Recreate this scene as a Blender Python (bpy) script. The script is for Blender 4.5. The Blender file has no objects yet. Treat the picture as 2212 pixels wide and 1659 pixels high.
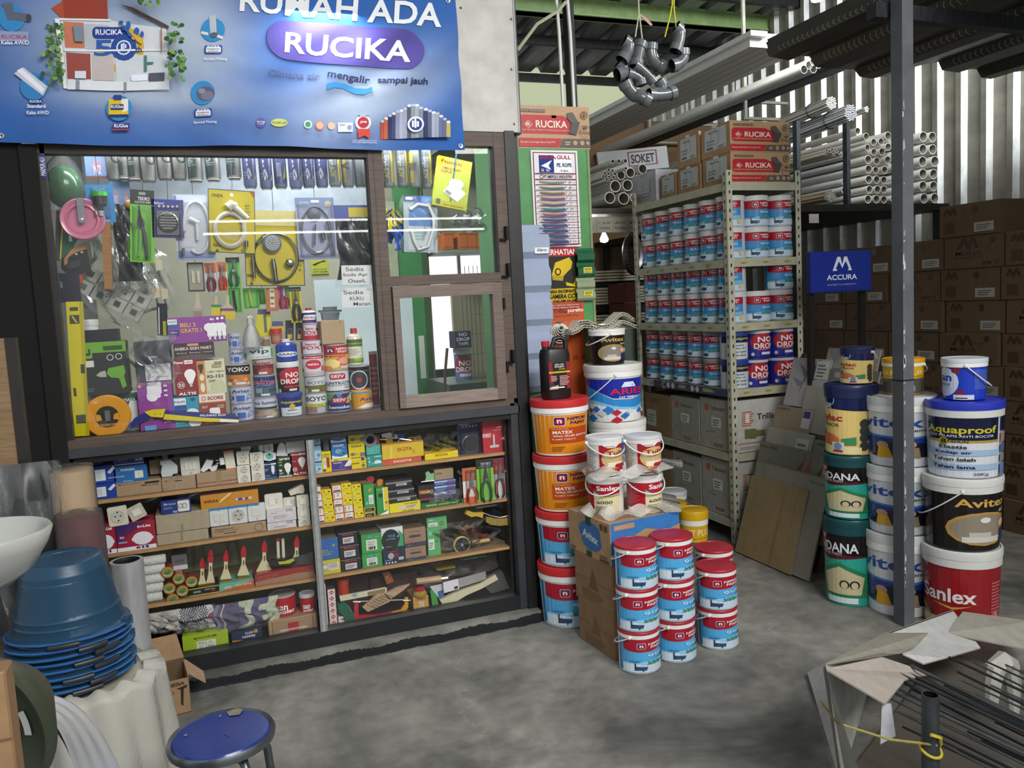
import bpy,math,random
from mathutils import Matrix,Vector,geometry
import numpy as np
S=bpy.context.scene
COL=S.collection
PI=math.pi
sin,cos=math.sin,math.cos
FP,CX,CY,EYE=1760.3,1106.0,829.5,1.45
MR=[[0.93409228,-0.35326505,-0.05172441],[-0.08351047,-0.0753265,-0.99365584],[0.34712766,0.93248578,-0.09986323]]
cam_data=bpy.data.cameras.new('camera');cam=bpy.data.objects.new('camera',cam_data);COL.objects.link(cam)
cam_data.sensor_width=36;cam_data.lens=36*FP/2212;cam_data.clip_start=.05;cam_data.clip_end=100
Rm=Matrix([[MR[0][i],-MR[1][i],-MR[2][i]]for i in range(3)]).to_4x4()
cam.matrix_world=Matrix.Translation((0,0,EYE))@Rm
S.camera=cam
S.view_settings.view_transform='Standard';S.view_settings.look='None';S.view_settings.gamma=1
S.view_settings.use_curve_mapping=False
S.view_settings.exposure=0.0
W=bpy.data.worlds.new('world');S.world=W;W.use_nodes=True
bg=W.node_tree.nodes['Background'];bg.inputs[0].default_value=(.90,.95,.97,1);bg.inputs[1].default_value=.55
def area(name,loc,target,sx,sy,power,color=(1,1,1)):
 l=bpy.data.lights.new(name,'AREA');l.shape='RECTANGLE';l.size=sx;l.size_y=sy;l.energy=power;l.color=color
 o=bpy.data.objects.new(name,l);COL.objects.link(o);o.location=loc
 o.rotation_euler=(Vector(target)-Vector(loc)).to_track_quat('-Z','Y').to_euler();return o
def point(name,loc,power,r=.04,color=(1,1,1)):
 l=bpy.data.lights.new(name,'POINT');l.energy=power;l.shadow_soft_size=r;l.color=color
 o=bpy.data.objects.new(name,l);COL.objects.link(o);o.location=loc;return o
area('daylight_from_open_front',(1.7,-1.2,3.7),(1.3,3.1,.8),2.6,1.6,80,(1,.98,.94)).data.spread=1.75
area('upper_side_fill',(4.1,2.2,3.75),(5.1,4.4,2.7),1.4,.7,135,(.95,.98,1))  # added fill brightening the upper wall and pipes, no known source there
area('display_room_tube_light',(.55,4.0,2.62),(.5,4.0,0),1.6,.25,36,(.92,.97,1))
area('display_front_fill',(.38,3.475,2.16),(.38,3.56,0),1.6,.04,9,(.92,.97,1))  # added fill in front of the hanging packs, stands for no real tube
point('aisle_bulb_light',(3.55,4.5,3.3),16,.05,(1,.98,.9))
point('rear_bulb_light',(2.95,5.95,1.88),5,.03,(.95,.98,1))
def ray(x,y):
 a,b=(x-CX)/FP,(y-CY)/FP
 return[MR[0][i]*a+MR[1][i]*b+MR[2][i]for i in range(3)]
def onY(x,y,Y):d=ray(x,y);t=Y/d[1];return d[0]*t,EYE+d[2]*t
def onX(x,y,X):d=ray(x,y);t=X/d[0];return d[1]*t,EYE+d[2]*t
def onZ(x,y,Z=0):d=ray(x,y);t=(Z-EYE)/d[2];return d[0]*t,d[1]*t
def lin(c):return c/12.92 if c<=.04045 else((c+.055)/1.055)**2.4
_cc={}
def hx(s):
 if not isinstance(s,str):return s
 if s not in _cc:
  t=s if len(s)==6 else ''.join(ch*2 for ch in s)
  _cc[s]=tuple(lin(int(t[i:i+2],16)/255)for i in(0,2,4))+(1.0,)
 return _cc[s]
_mats={}
def mat(kind):
 if kind in _mats:return _mats[kind]
 P={'paper':(.55,0,60,.06,.02),'card':(.85,0,25,.12,.10),'plastic':(.38,0,20,.05,.0),'gloss':(.18,0,15,.04,.0),'metal':(.32,.85,30,.15,.05),'chrome':(.14,1,10,.03,0),'paint':(.45,0,12,.18,.05),'wood':(.6,0,9,.25,.08),'steel':(.5,.7,18,.35,.1),'cloth':(.95,0,90,.2,.2),'zinc':(.42,.55,8,.25,.05),'print':(.42,0,40,.04,0),'tile':(.3,0,14,.10,0),'plaster':(.9,0,5,.12,.05),'banner':(.78,0,30,.03,.02)}[kind]
 m=bpy.data.materials.new(kind);m.use_nodes=True;nt=m.node_tree;N=nt.nodes;L=nt.links
 b=N['Principled BSDF'];b.inputs['Roughness'].default_value=P[0];b.inputs['Metallic'].default_value=P[1]
 at=N.new('ShaderNodeAttribute');at.attribute_name='Col'
 no=N.new('ShaderNodeTexNoise');no.inputs['Scale'].default_value=P[2];no.inputs['Detail'].default_value=4
 tc=N.new('ShaderNodeTexCoord');mp=N.new('ShaderNodeMapping');L.new(tc.outputs['Object'],mp.inputs[0]);L.new(mp.outputs[0],no.inputs['Vector'])
 if kind=='wood':mp.inputs['Scale'].default_value=(1,8,12)
 if kind in('zinc','steel'):mp.inputs['Scale'].default_value=(4,.6,1)
 mr=N.new('ShaderNodeMapRange');mr.inputs[1].default_value=.3;mr.inputs[2].default_value=.7;mr.inputs[3].default_value=1-P[3];mr.inputs[4].default_value=1+P[3]*.6
 L.new(no.outputs[0],mr.inputs[0])
 mx=N.new('ShaderNodeMix');mx.data_type='RGBA';mx.blend_type='MULTIPLY';mx.inputs[0].default_value=1
 L.new(at.outputs['Color'],mx.inputs[6]);L.new(mr.outputs[0],mx.inputs[7]);L.new(mx.outputs[2],b.inputs['Base Color'])
 if P[4]:
  bp=N.new('ShaderNodeBump');bp.inputs['Strength'].default_value=P[4]*3;bp.inputs['Distance'].default_value=.004
  L.new(no.outputs[0],bp.inputs['Height']);L.new(bp.outputs[0],b.inputs['Normal'])
 _mats[kind]=m;return m
def film_mat(name,col,alpha,rough=.08,bump=.4):
 if name in _mats:return _mats[name]
 m=bpy.data.materials.new(name);m.use_nodes=True;nt=m.node_tree;N=nt.nodes;L=nt.links;N.remove(N['Principled BSDF'])
 out=N['Material Output'];tr=N.new('ShaderNodeBsdfTransparent');gl=N.new('ShaderNodeBsdfGlossy');df=N.new('ShaderNodeBsdfDiffuse')
 gl.inputs['Roughness'].default_value=rough;gl.inputs['Color'].default_value=(.9,.9,.9,1)if name=='glass' else(.55,.56,.57,1);df.inputs['Color'].default_value=hx(col)
 m1=N.new('ShaderNodeMixShader');m1.inputs[0].default_value=alpha;L.new(tr.outputs[0],m1.inputs[1]);L.new(df.outputs[0],m1.inputs[2])
 fr=N.new('ShaderNodeFresnel');fr.inputs['IOR'].default_value=1.4 if name=='glass' else 1.22;m2=N.new('ShaderNodeMixShader');L.new(fr.outputs[0],m2.inputs[0]);L.new(m1.outputs[0],m2.inputs[1]);L.new(gl.outputs[0],m2.inputs[2])
 if bump:
  no=N.new('ShaderNodeTexNoise');no.inputs['Scale'].default_value=28;no.inputs['Detail'].default_value=3;bp=N.new('ShaderNodeBump');bp.inputs['Strength'].default_value=bump;bp.inputs['Distance'].default_value=.02
  L.new(no.outputs[0],bp.inputs['Height']);L.new(bp.outputs[0],gl.inputs['Normal']);L.new(bp.outputs[0],fr.inputs['Normal'])
 L.new(m2.outputs[0],out.inputs[0]);_mats[name]=m;return m
film_mat('film','dde2e4',.05,.1,.3);film_mat('film_milky','d6d5cc',.62,.25);film_mat('glass','ffffff',.0,.0,0);film_mat('film_bag','d8dcdc',.07,.14,.25);film_mat('bottle','cfd8d8',.35)
def emit_mat(name,col,s):
 m=bpy.data.materials.new(name);m.use_nodes=True;N=m.node_tree.nodes;N.remove(N['Principled BSDF']);e=N.new('ShaderNodeEmission')
 e.inputs[0].default_value=hx(col);e.inputs[1].default_value=s;m.node_tree.links.new(e.outputs[0],N['Material Output'].inputs[0]);_mats[name]=m;return m
emit_mat('lamp','fffdf2',14);emit_mat('tube','ffffff',16);emit_mat('daylight_window','f6fbff',1.15);emit_mat('roof_sheet_glow','dfe8c0',.7)
_tc=bpy.data.curves.new('t','FONT');_to=bpy.data.objects.new('t',_tc);COL.objects.link(_to);_tc.resolution_u=3
_txt={}
def text_tris(s,bold=.018):
 k=(s,bold)
 if k not in _txt:
  _tc.body=s;_tc.offset=bold;me=_to.to_mesh()
  v=[(p.co.x,p.co.y)for p in me.vertices];f=[tuple(p.vertices)for p in me.polygons];_to.to_mesh_clear()
  if not v:_txt[k]=([],[]);return _txt[k]
  x0=min(a[0]for a in v);x1=max(a[0]for a in v);y0=min(a[1]for a in v);y1=max(a[1]for a in v)
  _txt[k]=([((a-x0)/(x1-x0)-.5,(b-y0)/(y1-y0)-.5)for a,b in v],f)
 return _txt[k]
def clip(poly,ax,val,keep_less):
 out=[];n=len(poly)
 for i in range(n):
  p,q=poly[i],poly[(i+1)%n];a=(p[ax]-val)*(1 if keep_less else-1);b=(q[ax]-val)*(1 if keep_less else-1)
  if a<=0:out.append(p)
  if(a<0<b)or(b<0<a):
   t=a/(a-b);out.append((p[0]+(q[0]-p[0])*t,p[1]+(q[1]-p[1])*t))
 return out
def slices(poly,ax,step):
 lo=min(p[ax]for p in poly);hi=max(p[ax]for p in poly);k0=math.floor(lo/step+1e-6);k1=math.ceil(hi/step-1e-6)
 if k1-k0<=1:return[poly]
 res=[]
 for k in range(k0,k1):
  q=clip(clip(poly,ax,(k+1)*step,True),ax,k*step,False)
  if len(q)>2:res.append(q)
 return res
def ell(cx,cy,rx,ry,n=20,a0=0,a1=360):
 m=n if a1-a0>=360 else n+1
 return[(cx+rx*cos(math.radians(a0+(a1-a0)*i/n)),cy+ry*sin(math.radians(a0+(a1-a0)*i/n)))for i in range(m)]
def parse(s,W,H):
 """art string -> list of (colour, [convex polys in metres])"""
 out=[];kx,ky=W/100,H/100
 for e in s.split(';'):
  e=e.strip()
  if not e:continue
  t=e.split();o=t[0]
  if o=='r':
   x0,y0,x1,y1=map(float,t[1:5]);ps=[[(x0,y0),(x1,y0),(x1,y1),(x0,y1)]];c=t[5]
  elif o=='o':
   cx,cy,rx,ry=map(float,t[1:5]);ps=[ell(cx,cy,rx,ry,16)];c=t[5]
  elif o=='c':
   cx,cy,r=map(float,t[1:4]);ps=[ell(cx,cy,r,r*kx/ky,16)];c=t[4]
  elif o=='g':
   cx,cy,r,w=map(float,t[1:5]);c=t[5];A=ell(cx,cy,r,r*kx/ky,20);B=ell(cx,cy,r-w,(r-w)*kx/ky,20)
   ps=[[A[i],A[(i+1)%20],B[(i+1)%20],B[i]]for i in range(20)]
  elif o=='q':
   x0,y0,x1,y1,r=map(float,t[1:6]);c=t[6];ry=r*kx/ky
   ps=[ell(x1-r,y1-ry,r,ry,4,0,90)+ell(x0+r,y1-ry,r,ry,4,90,180)+ell(x0+r,y0+ry,r,ry,4,180,270)+ell(x1-r,y0+ry,r,ry,4,270,360)]
  elif o=='p':
   c=t[1];z=list(map(float,t[2:]));pt=list(zip(z[::2],z[1::2]))
   tr=geometry.tessellate_polygon([[Vector((a,b,0))for a,b in pt]]);ps=[[pt[i]for i in q]for q in tr]
  elif o=='l':
   x0,y0,x1,y1,w=map(float,t[1:6]);c=t[6];dx,dy=(x1-x0)*kx,(y1-y0)*ky;n=math.hypot(dx,dy)or 1;ax,ay=-dy/n*w*.5/kx*kx,dx/n*w*.5*kx/ky
   ps=[[(x0+ax,y0+ay),(x0-ax,y0-ay),(x1-ax,y1-ay),(x1+ax,y1+ay)]]
  elif o=='x':
   x0,y0,x1,y1=map(float,t[1:5]);n=int(t[5]);c=t[6];dy=(y1-y0)/n;ps=[]
   for i in range(n):
    e1=x0+(x1-x0)*(.72+.28*(((i*37)%11)/10));ps.append([(x0,y0+dy*i),(e1,y0+dy*i),(e1,y0+dy*(i+.5)),(x0,y0+dy*(i+.5))])
  else:
   ang=0;z=t[1:]
   if o=='a':ang=float(z[0]);z=z[1:]
   if o=='u':ang=90
   if o=='d':ang=-90
   cx,cy,w,h=map(float,z[:4]);c=z[4];v,f=text_tris(' '.join(z[5:]).replace('_',' '),.004 if o=='n' else .022)
   if not v:continue
   w,h=w*kx,h*ky
   if abs(ang)==90:w,h=h,w
   ca,sa=cos(math.radians(ang)),sin(math.radians(ang))
   vv=[((cx*kx+(a*w*ca-b*h*sa)),(cy*ky+(a*w*sa+b*h*ca)))for a,b in v]
   out.append((c,[[vv[i]for i in q]for q in f]));continue
  out.append((c,[[(a*kx,b*ky)for a,b in q]for q in ps]))
 return out
class G:
 def __init__(s):s.v=[];s.f=[];s.c=[]
 def add(s,vs,fs,col='ccc'):
  n=len(s.v);s.v+=[tuple(p)for p in vs];s.f+=[tuple(i+n for i in f)for f in fs]
  s.c+=[hx(c)for c in col]if isinstance(col,list)else[hx(col)]*len(fs);return s
 def box(s,x0,x1,y0,y1,z0,z1,col='ccc',m=None,side=None,top=None):
  v=[(x,y,z)for z in(z0,z1)for y in(y0,y1)for x in(x0,x1)]
  if m:v=[tuple(m@Vector(p))for p in v]
  sd=side or col
  return s.add(v,[(0,1,5,4),(1,3,7,5),(3,2,6,7),(2,0,4,6),(4,5,7,6),(2,3,1,0)],[col,sd,sd,sd,top or col,sd])
 def lathe(s,prof,col='ccc',n=24,c=(0,0,0),m=None,a0=0,a1=2*PI):
  full=abs(a1-a0-2*PI)<1e-6;k=n if full else n+1;v=[];f=[];cs=[]
  for p in prof:
   for i in range(k):
    a=a0+(a1-a0)*i/n;v.append((p[0]*cos(a),p[0]*sin(a),p[1]))
  for j in range(len(prof)-1):
   cc=prof[j+1][2]if len(prof[j+1])>2 else col
   for i in range(n):
    i2=(i+1)%k
    f.append((j*k+i,j*k+i2,(j+1)*k+i2,(j+1)*k+i));cs.append(cc)
  if m is None:v=[(a+c[0],b+c[1],d+c[2])for a,b,d in v]
  else:v=[tuple(m@Vector(p))for p in v]
  return s.add(v,f,cs)
 def tube(s,pts,r,col='ccc',n=8,closed=False,cap=True,flat=None):
  P=[Vector(p)for p in pts];v=[];f=[];k=len(P);up=None;R=r if isinstance(r,(list,tuple))else[r]*k
  for i in range(k):
   t=(P[(i+1)%k]-P[i-1])if closed else(P[min(i+1,k-1)]-P[max(i-1,0)])
   t.normalize()
   if up is None:up=t.orthogonal().normalized()
   up=(up-t*up.dot(t)).normalized();bi=t.cross(up)
   for j in range(n):
    a=2*PI*j/n;v.append(P[i]+up*R[i]*cos(a)+bi*R[i]*(flat or 1)*sin(a))
  for i in range(k if closed else k-1):
   for j in range(n):
    a,b=i*n,((i+1)%k)*n;f.append((a+j,a+(j+1)%n,b+(j+1)%n,b+j))
  if cap and not closed:f+=[tuple(range(n))[::-1],tuple(range((k-1)*n,k*n))]
  return s.add(v,f,col)
 def grid(s,fn,nu,nv,col='ccc',cf=None,closed=False):
  v=[fn(i/nu,j/nv)for j in range(nv+1)for i in range(nu+1)];f=[];cs=[]
  for j in range(nv):
   for i in range(nu):
    a=j*(nu+1)+i;f.append((a,a+1,a+nu+2,a+nu+1));cs.append(cf((i+.5)/nu,(j+.5)/nv)if cf else col)
  return s.add(v,f,cs)
 def prism(s,poly,d,fr,col='ccc'):
  """poly in 2D; fr(u,v,w)->3D ; w 0..d"""
  n=len(poly);v=[fr(a,b,0)for a,b in poly]+[fr(a,b,d)for a,b in poly]
  tr=geometry.tessellate_polygon([[Vector((a,b,0))for a,b in poly]]);f=[tuple(t)for t in tr]+[tuple(i+n for i in t)for t in tr]
  f+=[(i,(i+1)%n,(i+1)%n+n,i+n)for i in range(n)]
  return s.add(v,f,col)
 def art(s,st,W,H,fn,du=None,dv=None,off=.0004,base=0):
  for k,(c,ps)in enumerate(parse(st,W,H)):
   o=off*(k+1+base)
   for p in ps:
    q=slices(p,0,du)if du else[p]
    if dv:q=[z for y in q for z in slices(y,1,dv)]
    for y in q:s.add([fn(a,b,o)for a,b in y],[tuple(range(len(y)))],c)
  return s
 def mesh(s,name,m,smooth=None):
  me=bpy.data.meshes.new(name);me.from_pydata(s.v,[],s.f);me.update()
  at=me.color_attributes.new('Col','FLOAT_COLOR','CORNER');n=np.fromiter((len(f)for f in s.f),int,len(s.f))
  if len(n):at.data.foreach_set('color',np.repeat(np.array(s.c,dtype=np.float32),n,axis=0).ravel())
  me.materials.append(mat(m)if isinstance(m,str)else m)
  if smooth:
   me.polygons.foreach_set('use_smooth',[True]*len(me.polygons));me.set_sharp_from_angle(angle=smooth)
  return me
def O(name,g,m='plastic',parent=None,smooth=None,loc=None):
 me=g.mesh(name,m,smooth)if isinstance(g,G)else g
 o=bpy.data.objects.new(name,me);COL.objects.link(o)
 if parent:o.parent=parent
 if loc:o.location=loc
 return o
def tag(o,label,cat,group=None,kind=None):
 o['label']=label;o['category']=cat
 if group:o['group']=group
 if kind:o['kind']=kind
 return o
def E(name,label,cat,loc=(0,0,0),rz=0,group=None):
 o=bpy.data.objects.new(name,None);COL.objects.link(o);o.location=loc;o.rotation_euler=(0,0,rz);o.empty_display_size=.05
 return tag(o,label,cat,group)
def dup(root,loc,label,rz=None,group=None):
 r=root.copy();COL.objects.link(r);r.location=loc
 if rz is not None:r.rotation_euler=(0,0,rz)
 if label:r['label']=label
 if group:r['group']=group
 for ch in list(root.children):
  c=ch.copy();COL.objects.link(c);c.parent=r
  for gc in list(ch.children):
   d=gc.copy();COL.objects.link(d);d.parent=c
 return r
def st(name,g,m='paint',smooth=None,parent=None):
 o=O(name,g,m,parent,smooth)
 if not parent:o['kind']='structure'
 return o
def fl(X0,Y,Z0):
 return lambda a,b,o:(X0+a,Y-o,Z0+b)
def sl(X,Y0,Z0):
 return lambda a,b,o:(X-o,Y0-a,Z0+b)
def cylmap(R0,R1,z0,H,ang,W,da=15):
 def fn(a,b,o):
  t=b/H;r=R0+(R1-R0)*t+o;th=ang+(a-W/2)/((R0+R1)/2)
  return(r*cos(th),r*sin(th),z0+b)
 return fn
# ================================================================ SETTING
def concrete():
 m=bpy.data.materials.new('concrete');m.use_nodes=True;nt=m.node_tree;N=nt.nodes;L=nt.links;b=N['Principled BSDF']
 tc=N.new('ShaderNodeTexCoord');n1=N.new('ShaderNodeTexNoise');n1.inputs['Scale'].default_value=1.6;n1.inputs['Detail'].default_value=8;n1.inputs['Roughness'].default_value=.62;n1.inputs['Distortion'].default_value=.6
 n2=N.new('ShaderNodeTexNoise');n2.inputs['Scale'].default_value=14;n2.inputs['Detail'].default_value=6
 vo=N.new('ShaderNodeTexVoronoi');vo.feature='DISTANCE_TO_EDGE';vo.inputs['Scale'].default_value=1.1;n3=N.new('ShaderNodeTexNoise');n3.inputs['Scale'].default_value=3;n3.inputs['Detail'].default_value=5
 L.new(tc.outputs['Object'],n3.inputs[0]);ad=N.new('ShaderNodeMix');ad.data_type='RGBA';ad.inputs[0].default_value=.35;L.new(tc.outputs['Object'],ad.inputs[6]);L.new(n3.outputs['Color'],ad.inputs[7]);L.new(ad.outputs[2],vo.inputs['Vector'])
 for n in(n1,n2):L.new(tc.outputs['Object'],n.inputs['Vector'])
 r1=N.new('ShaderNodeValToRGB');r1.color_ramp.elements[0].position=.34;r1.color_ramp.elements[0].color=hx('595a56');r1.color_ramp.elements[1].position=.68;r1.color_ramp.elements[1].color=hx('a09e97')
 L.new(n1.outputs[0],r1.inputs[0]);r2=N.new('ShaderNodeValToRGB');r2.color_ramp.elements[0].position=.3;r2.color_ramp.elements[0].color=(.72,.72,.72,1);r2.color_ramp.elements[1].position=.65;r2.color_ramp.elements[1].color=(1.05,1.05,1.05,1);L.new(n2.outputs[0],r2.inputs[0])
 cr=N.new('ShaderNodeMapRange');cr.inputs[1].default_value=0;cr.inputs[2].default_value=.006;cr.inputs[3].default_value=1.22;cr.inputs[4].default_value=1;L.new(vo.outputs[0],cr.inputs[0])
 a=N.new('ShaderNodeMix');a.data_type='RGBA';a.blend_type='MULTIPLY';a.inputs[0].default_value=1;L.new(r1.outputs[0],a.inputs[6]);L.new(r2.outputs[0],a.inputs[7])
 a2=N.new('ShaderNodeMix');a2.data_type='RGBA';a2.blend_type='MULTIPLY';a2.inputs[0].default_value=1;L.new(a.outputs[2],a2.inputs[6]);L.new(cr.outputs[0],a2.inputs[7]);L.new(a2.outputs[2],b.inputs['Base Color'])
 rr=N.new('ShaderNodeMapRange');rr.inputs[3].default_value=.38;rr.inputs[4].default_value=.72;L.new(n1.outputs[0],rr.inputs[0]);L.new(rr.outputs[0],b.inputs['Roughness'])
 bp=N.new('ShaderNodeBump');bp.inputs['Strength'].default_value=.35;bp.inputs['Distance'].default_value=.01;L.new(n2.outputs[0],bp.inputs['Height']);L.new(bp.outputs[0],b.inputs['Normal']);_mats['concrete']=m
concrete()
g=G();g.box(-4,5.3,-3,9.6,-.1,0,'aaa');st('floor',g,'concrete')
g=G();rnd=random.Random(4)
g.box(-1.6,1.33,3.345,3.62,0,.045,'8a8a86');st('trim_1',g,'concrete')
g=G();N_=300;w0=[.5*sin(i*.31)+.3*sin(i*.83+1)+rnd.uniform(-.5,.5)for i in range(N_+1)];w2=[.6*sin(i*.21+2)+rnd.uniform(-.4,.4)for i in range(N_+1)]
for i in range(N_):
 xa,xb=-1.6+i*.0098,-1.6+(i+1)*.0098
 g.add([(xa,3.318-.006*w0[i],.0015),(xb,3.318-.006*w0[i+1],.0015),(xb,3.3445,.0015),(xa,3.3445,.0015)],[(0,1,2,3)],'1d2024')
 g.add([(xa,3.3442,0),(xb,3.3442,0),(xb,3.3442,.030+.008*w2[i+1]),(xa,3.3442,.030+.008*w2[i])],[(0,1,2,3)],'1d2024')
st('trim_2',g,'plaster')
def roofz(y):return 4.2-.06*(y-3)
def ribs(x0,x1,pitch,dep,fn,y0,y1,g,c1,c2):
 x=x0
 prof=[]
 while x<x1:
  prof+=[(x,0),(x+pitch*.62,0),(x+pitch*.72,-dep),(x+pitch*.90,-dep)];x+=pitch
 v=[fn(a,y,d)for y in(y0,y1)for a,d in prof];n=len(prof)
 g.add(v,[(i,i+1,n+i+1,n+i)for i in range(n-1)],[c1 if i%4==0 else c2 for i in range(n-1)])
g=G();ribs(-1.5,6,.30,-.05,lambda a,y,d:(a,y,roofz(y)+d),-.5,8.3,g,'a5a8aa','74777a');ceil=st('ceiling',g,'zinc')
g=G();ribs(-1.5,6,.30,-.05,lambda a,y,d:(a,y,roofz(y)+d),8.3,9.6,g,'cfd8b0','b8c49a');O('translucent_sheet',g,'roof_sheet_glow',ceil)  # sheet emits by itself, in place of sky light passing through
for y in(3.6,4.9,6.1,7.3,8.3):
 g=G();g.box(-1.5,5.3,y,y+.06,roofz(y)-.09,roofz(y)-.01,'3a3d3c');O('purlin',g,'steel',ceil)
g=G();g.box(1.4,5.25,6.55,6.65,3.86,4.0,'7f9a62');g.box(1.4,5.25,6.53,6.67,3.86,3.875,'8aa36c');g.box(1.4,5.25,6.53,6.67,3.985,4.0,'8aa36c');st('beam',g,'paint')
g=G();g.box(3.2,5.19,7.4,7.43,0,3.2,'6f5840');g.box(1.96,3.2,7.4,7.43,0,3.2,'9c917a');g.box(1.96,3.2,7.39,7.4,2.55,2.62,'6a5238');g.box(3.18,3.22,7.38,7.4,0,3.2,'4a3828');st('wall_back_inner',g,'plaster')
g=G();g.box(1.3,5.2,9.25,9.3,0,3.25,'a39a86')
for x in(2.1,3.0,3.9,4.8):g.box(x,x+.03,9.22,9.25,0,3.25,'5f4c38')
g.box(1.3,5.2,9.2,9.25,2.75,2.83,'6a5238');st('wall_back',g,'plaster')
wr=None;y=-.5;k=0
while y<9.2:
 g=G()
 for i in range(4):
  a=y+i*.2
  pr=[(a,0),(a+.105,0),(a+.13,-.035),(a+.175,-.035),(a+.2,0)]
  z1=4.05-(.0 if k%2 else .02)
  g.add([(5.2+d+(.002 if k%2 else 0),b,z)for z in(0,z1)for b,d in pr],[(j,j+1,j+6,j+5)for j in range(4)],['a5a296','c9cccb','97948a','a9a69c'])  # front-facing flanks coloured paler, their bright reflection is part of the colour
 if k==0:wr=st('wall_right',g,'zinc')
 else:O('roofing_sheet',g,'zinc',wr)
 y+=.8;k+=1
g=G();g.box(-1.75,-.56,3.40,3.43,0,2.9,'0c0d10');g.box(-.565,-.51,3.385,3.44,.0,2.1,'131211');st('wall_left',g,'plaster')
g=G();g.box(-.60,-.56,3.43,5.3,0,2.75,'55564f');st('wall_room_left',g,'plaster')
g=G();g.box(1.93,1.95,3.97,5.24,0,2.36,'a9b39a');g.box(1.345,1.95,3.965,3.985,0,2.36,'4c7a4c');g.box(1.345,1.36,3.46,3.965,0,2.2,'4c7a4c');st('wall_room_right',g,'plaster')
g=G();g.box(-.60,1.345,3.44,5.3,2.72,2.76,'9a9a94');g.box(1.345,1.95,3.965,5.3,2.34,2.36,'9a9a94');st('ceiling_2',g,'plaster')
xa,za=onY(925,540,5.2);xb,_=onY(1060,540,5.2);_,zs=onY(935,800,5.2)
g=G();g.box(-.6,xa,5.2,5.24,0,2.75,'b5b39c');g.box(xa,1.94,5.2,5.24,za,2.34,'a9b39a');xm=onY(985,540,5.2)[0];xn=onY(980,700,5.2)[0]
zt=onY(985,600,5.2)[1];g.box(xn,1.94,5.2,5.24,0,zt,'b3ab8e');g.box(xa,xn,5.2,5.24,0,zs,'5d6a55');wb=st('wall_room_back',g,'plaster')
g=G();z1=onY(600,500,5.15)[1];g.box(-.58,1.1,5.17,5.19,2.0,2.72,'b9c4cf');g.box(.95,1.1,5.16,5.19,.4,2.0,'4f8a55');O('pale_board',g,'paint',wb)
g=G();g.box(xa,xb,5.25,5.26,zs,za,'fff');o=st('window_3',g,'daylight_window')
g=G();g.box(xm,xm+.02,5.18,5.2,zt,za,'c9c9c0');g.box(xa-.02,xb,5.17,5.2,za,za+.015,'dcdcd4');O('window_frame',g,'paint',o)
g=G()
for i in range(7):x=onY(1000+9*i,700,5.15)[0];g.box(x,x+.003,5.14,5.143,.3,1.7,'77776c')
for i in range(8):g.box(xn+.1,1.92,5.14,5.143,.6+i*.13,.603+i*.13,'77776c')
O('wire_mesh',g,'metal',wb)
g=G();x0=onY(868,700,5.0)[0];x1=onY(926,700,5.0)[0];g.box(x0,x1,5.0,5.04,.3,2.2,'3f8a4d');g.box(x1-.02,x1+.01,4.98,5.05,.3,2.2,'3a5a35');g.box(x0-.06,x0,4.99,5.05,.3,2.1,'a9b08e');d=st('door_1',g,'paint')
g=G();g.art('q 0 0 30 60 3 dfe6dc;q 45 20 70 100 3 dfe6dc;q 50 0 75 16 3 dfe6dc',.12,.45,fl(x0+.1,4.999,1.0));O('paper_slip',g,'print',d)
g=G();x0,z0=onY(697,870,4.6);x1,z1=onY(812,600,4.6);g.box(x0,x1+.2,4.6,4.62,z0,z1,'cfdfe2');g.box(x0+.1,x1,4.62,4.64,0,z0+.1,'77776c');tag(O('whiteboard',g,'gloss'),'pale blue-white board standing in the room behind the hanging paper notes','board')
bk,br='141517','594a42'
g=G();g.box(-.51,1.29,3.385,3.45,.955,.99,'3b3e44');g.box(-.51,1.29,3.40,3.60,.93,.955,'111');w1=st('window_1',g,'paint')
g=G();g.box(-.51,1.27,3.395,3.445,.99,1.022,br);O('sill_rail',g,'wood',w1)
g=G();g.box(-.51,-.49,3.40,3.445,1.022,2.2,'2b2725');O('side_frame',g,'paint',w1)
g=G();g.box(.684,.745,3.393,3.447,1.022,2.2,br);g.box(.678,.684,3.397,3.445,1.022,2.2,'0f0f0f');g.box(.705,.709,3.391,3.394,1.022,2.2,'4e423c');O('mullion',g,'wood',w1)
g=G();g.box(-.51,1.27,3.395,3.445,2.125,2.2,br);g.box(-.51,.684,3.396,3.445,2.07,2.125,'3a332e');O('head_rail',g,'wood',w1)
g=G();g.box(-.49,.678,3.424,3.427,1.022,2.07,'fff');O('pane',g,_mats['glass'],w1)
g=G();g.box(1.235,1.285,3.393,3.447,1.022,2.2,br);g.box(1.228,1.235,3.397,3.445,1.58,2.125,'141414');w2=st('window_2',g,'wood')
g=G();g.box(.745,1.235,3.393,3.447,1.543,1.583,br);O('transom',g,'wood',w2)
g=G();g.box(.745,1.235,3.424,3.427,1.583,2.125,'fff');O('pane',g,_mats['glass'],w2)
g=G();A=(.748,1.232,1.026,1.54);B=(.775,1.188,1.075,1.49);y0,y1=3.375,3.42
g.box(A[0],B[0],y0,y1,A[2],A[3],'75665e');g.box(B[1],A[1],y0,y1,A[2],A[3],'6d5e56');g.box(B[0],B[1],y0,y1,A[2],B[2],'8a7b72');g.box(B[0],B[1],y0,y1,B[3],A[3],'75665e')
cs=O('casement',g,'wood',w2);g=G();g.box(B[0],B[1],3.40,3.403,B[2],B[3],'fff');O('casement_pane',g,_mats['glass'],cs)
g=G()
for z in(1.14,1.42):g.box(1.233,1.243,3.368,3.392,z,z+.05,'1a1a1a')
for z in(1.18,1.56,1.72):g.box(1.262,1.272,3.365,3.392,z,z+.06,'111');g.box(1.24,1.262,3.375,3.392,z,z+.008,'111')
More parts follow.
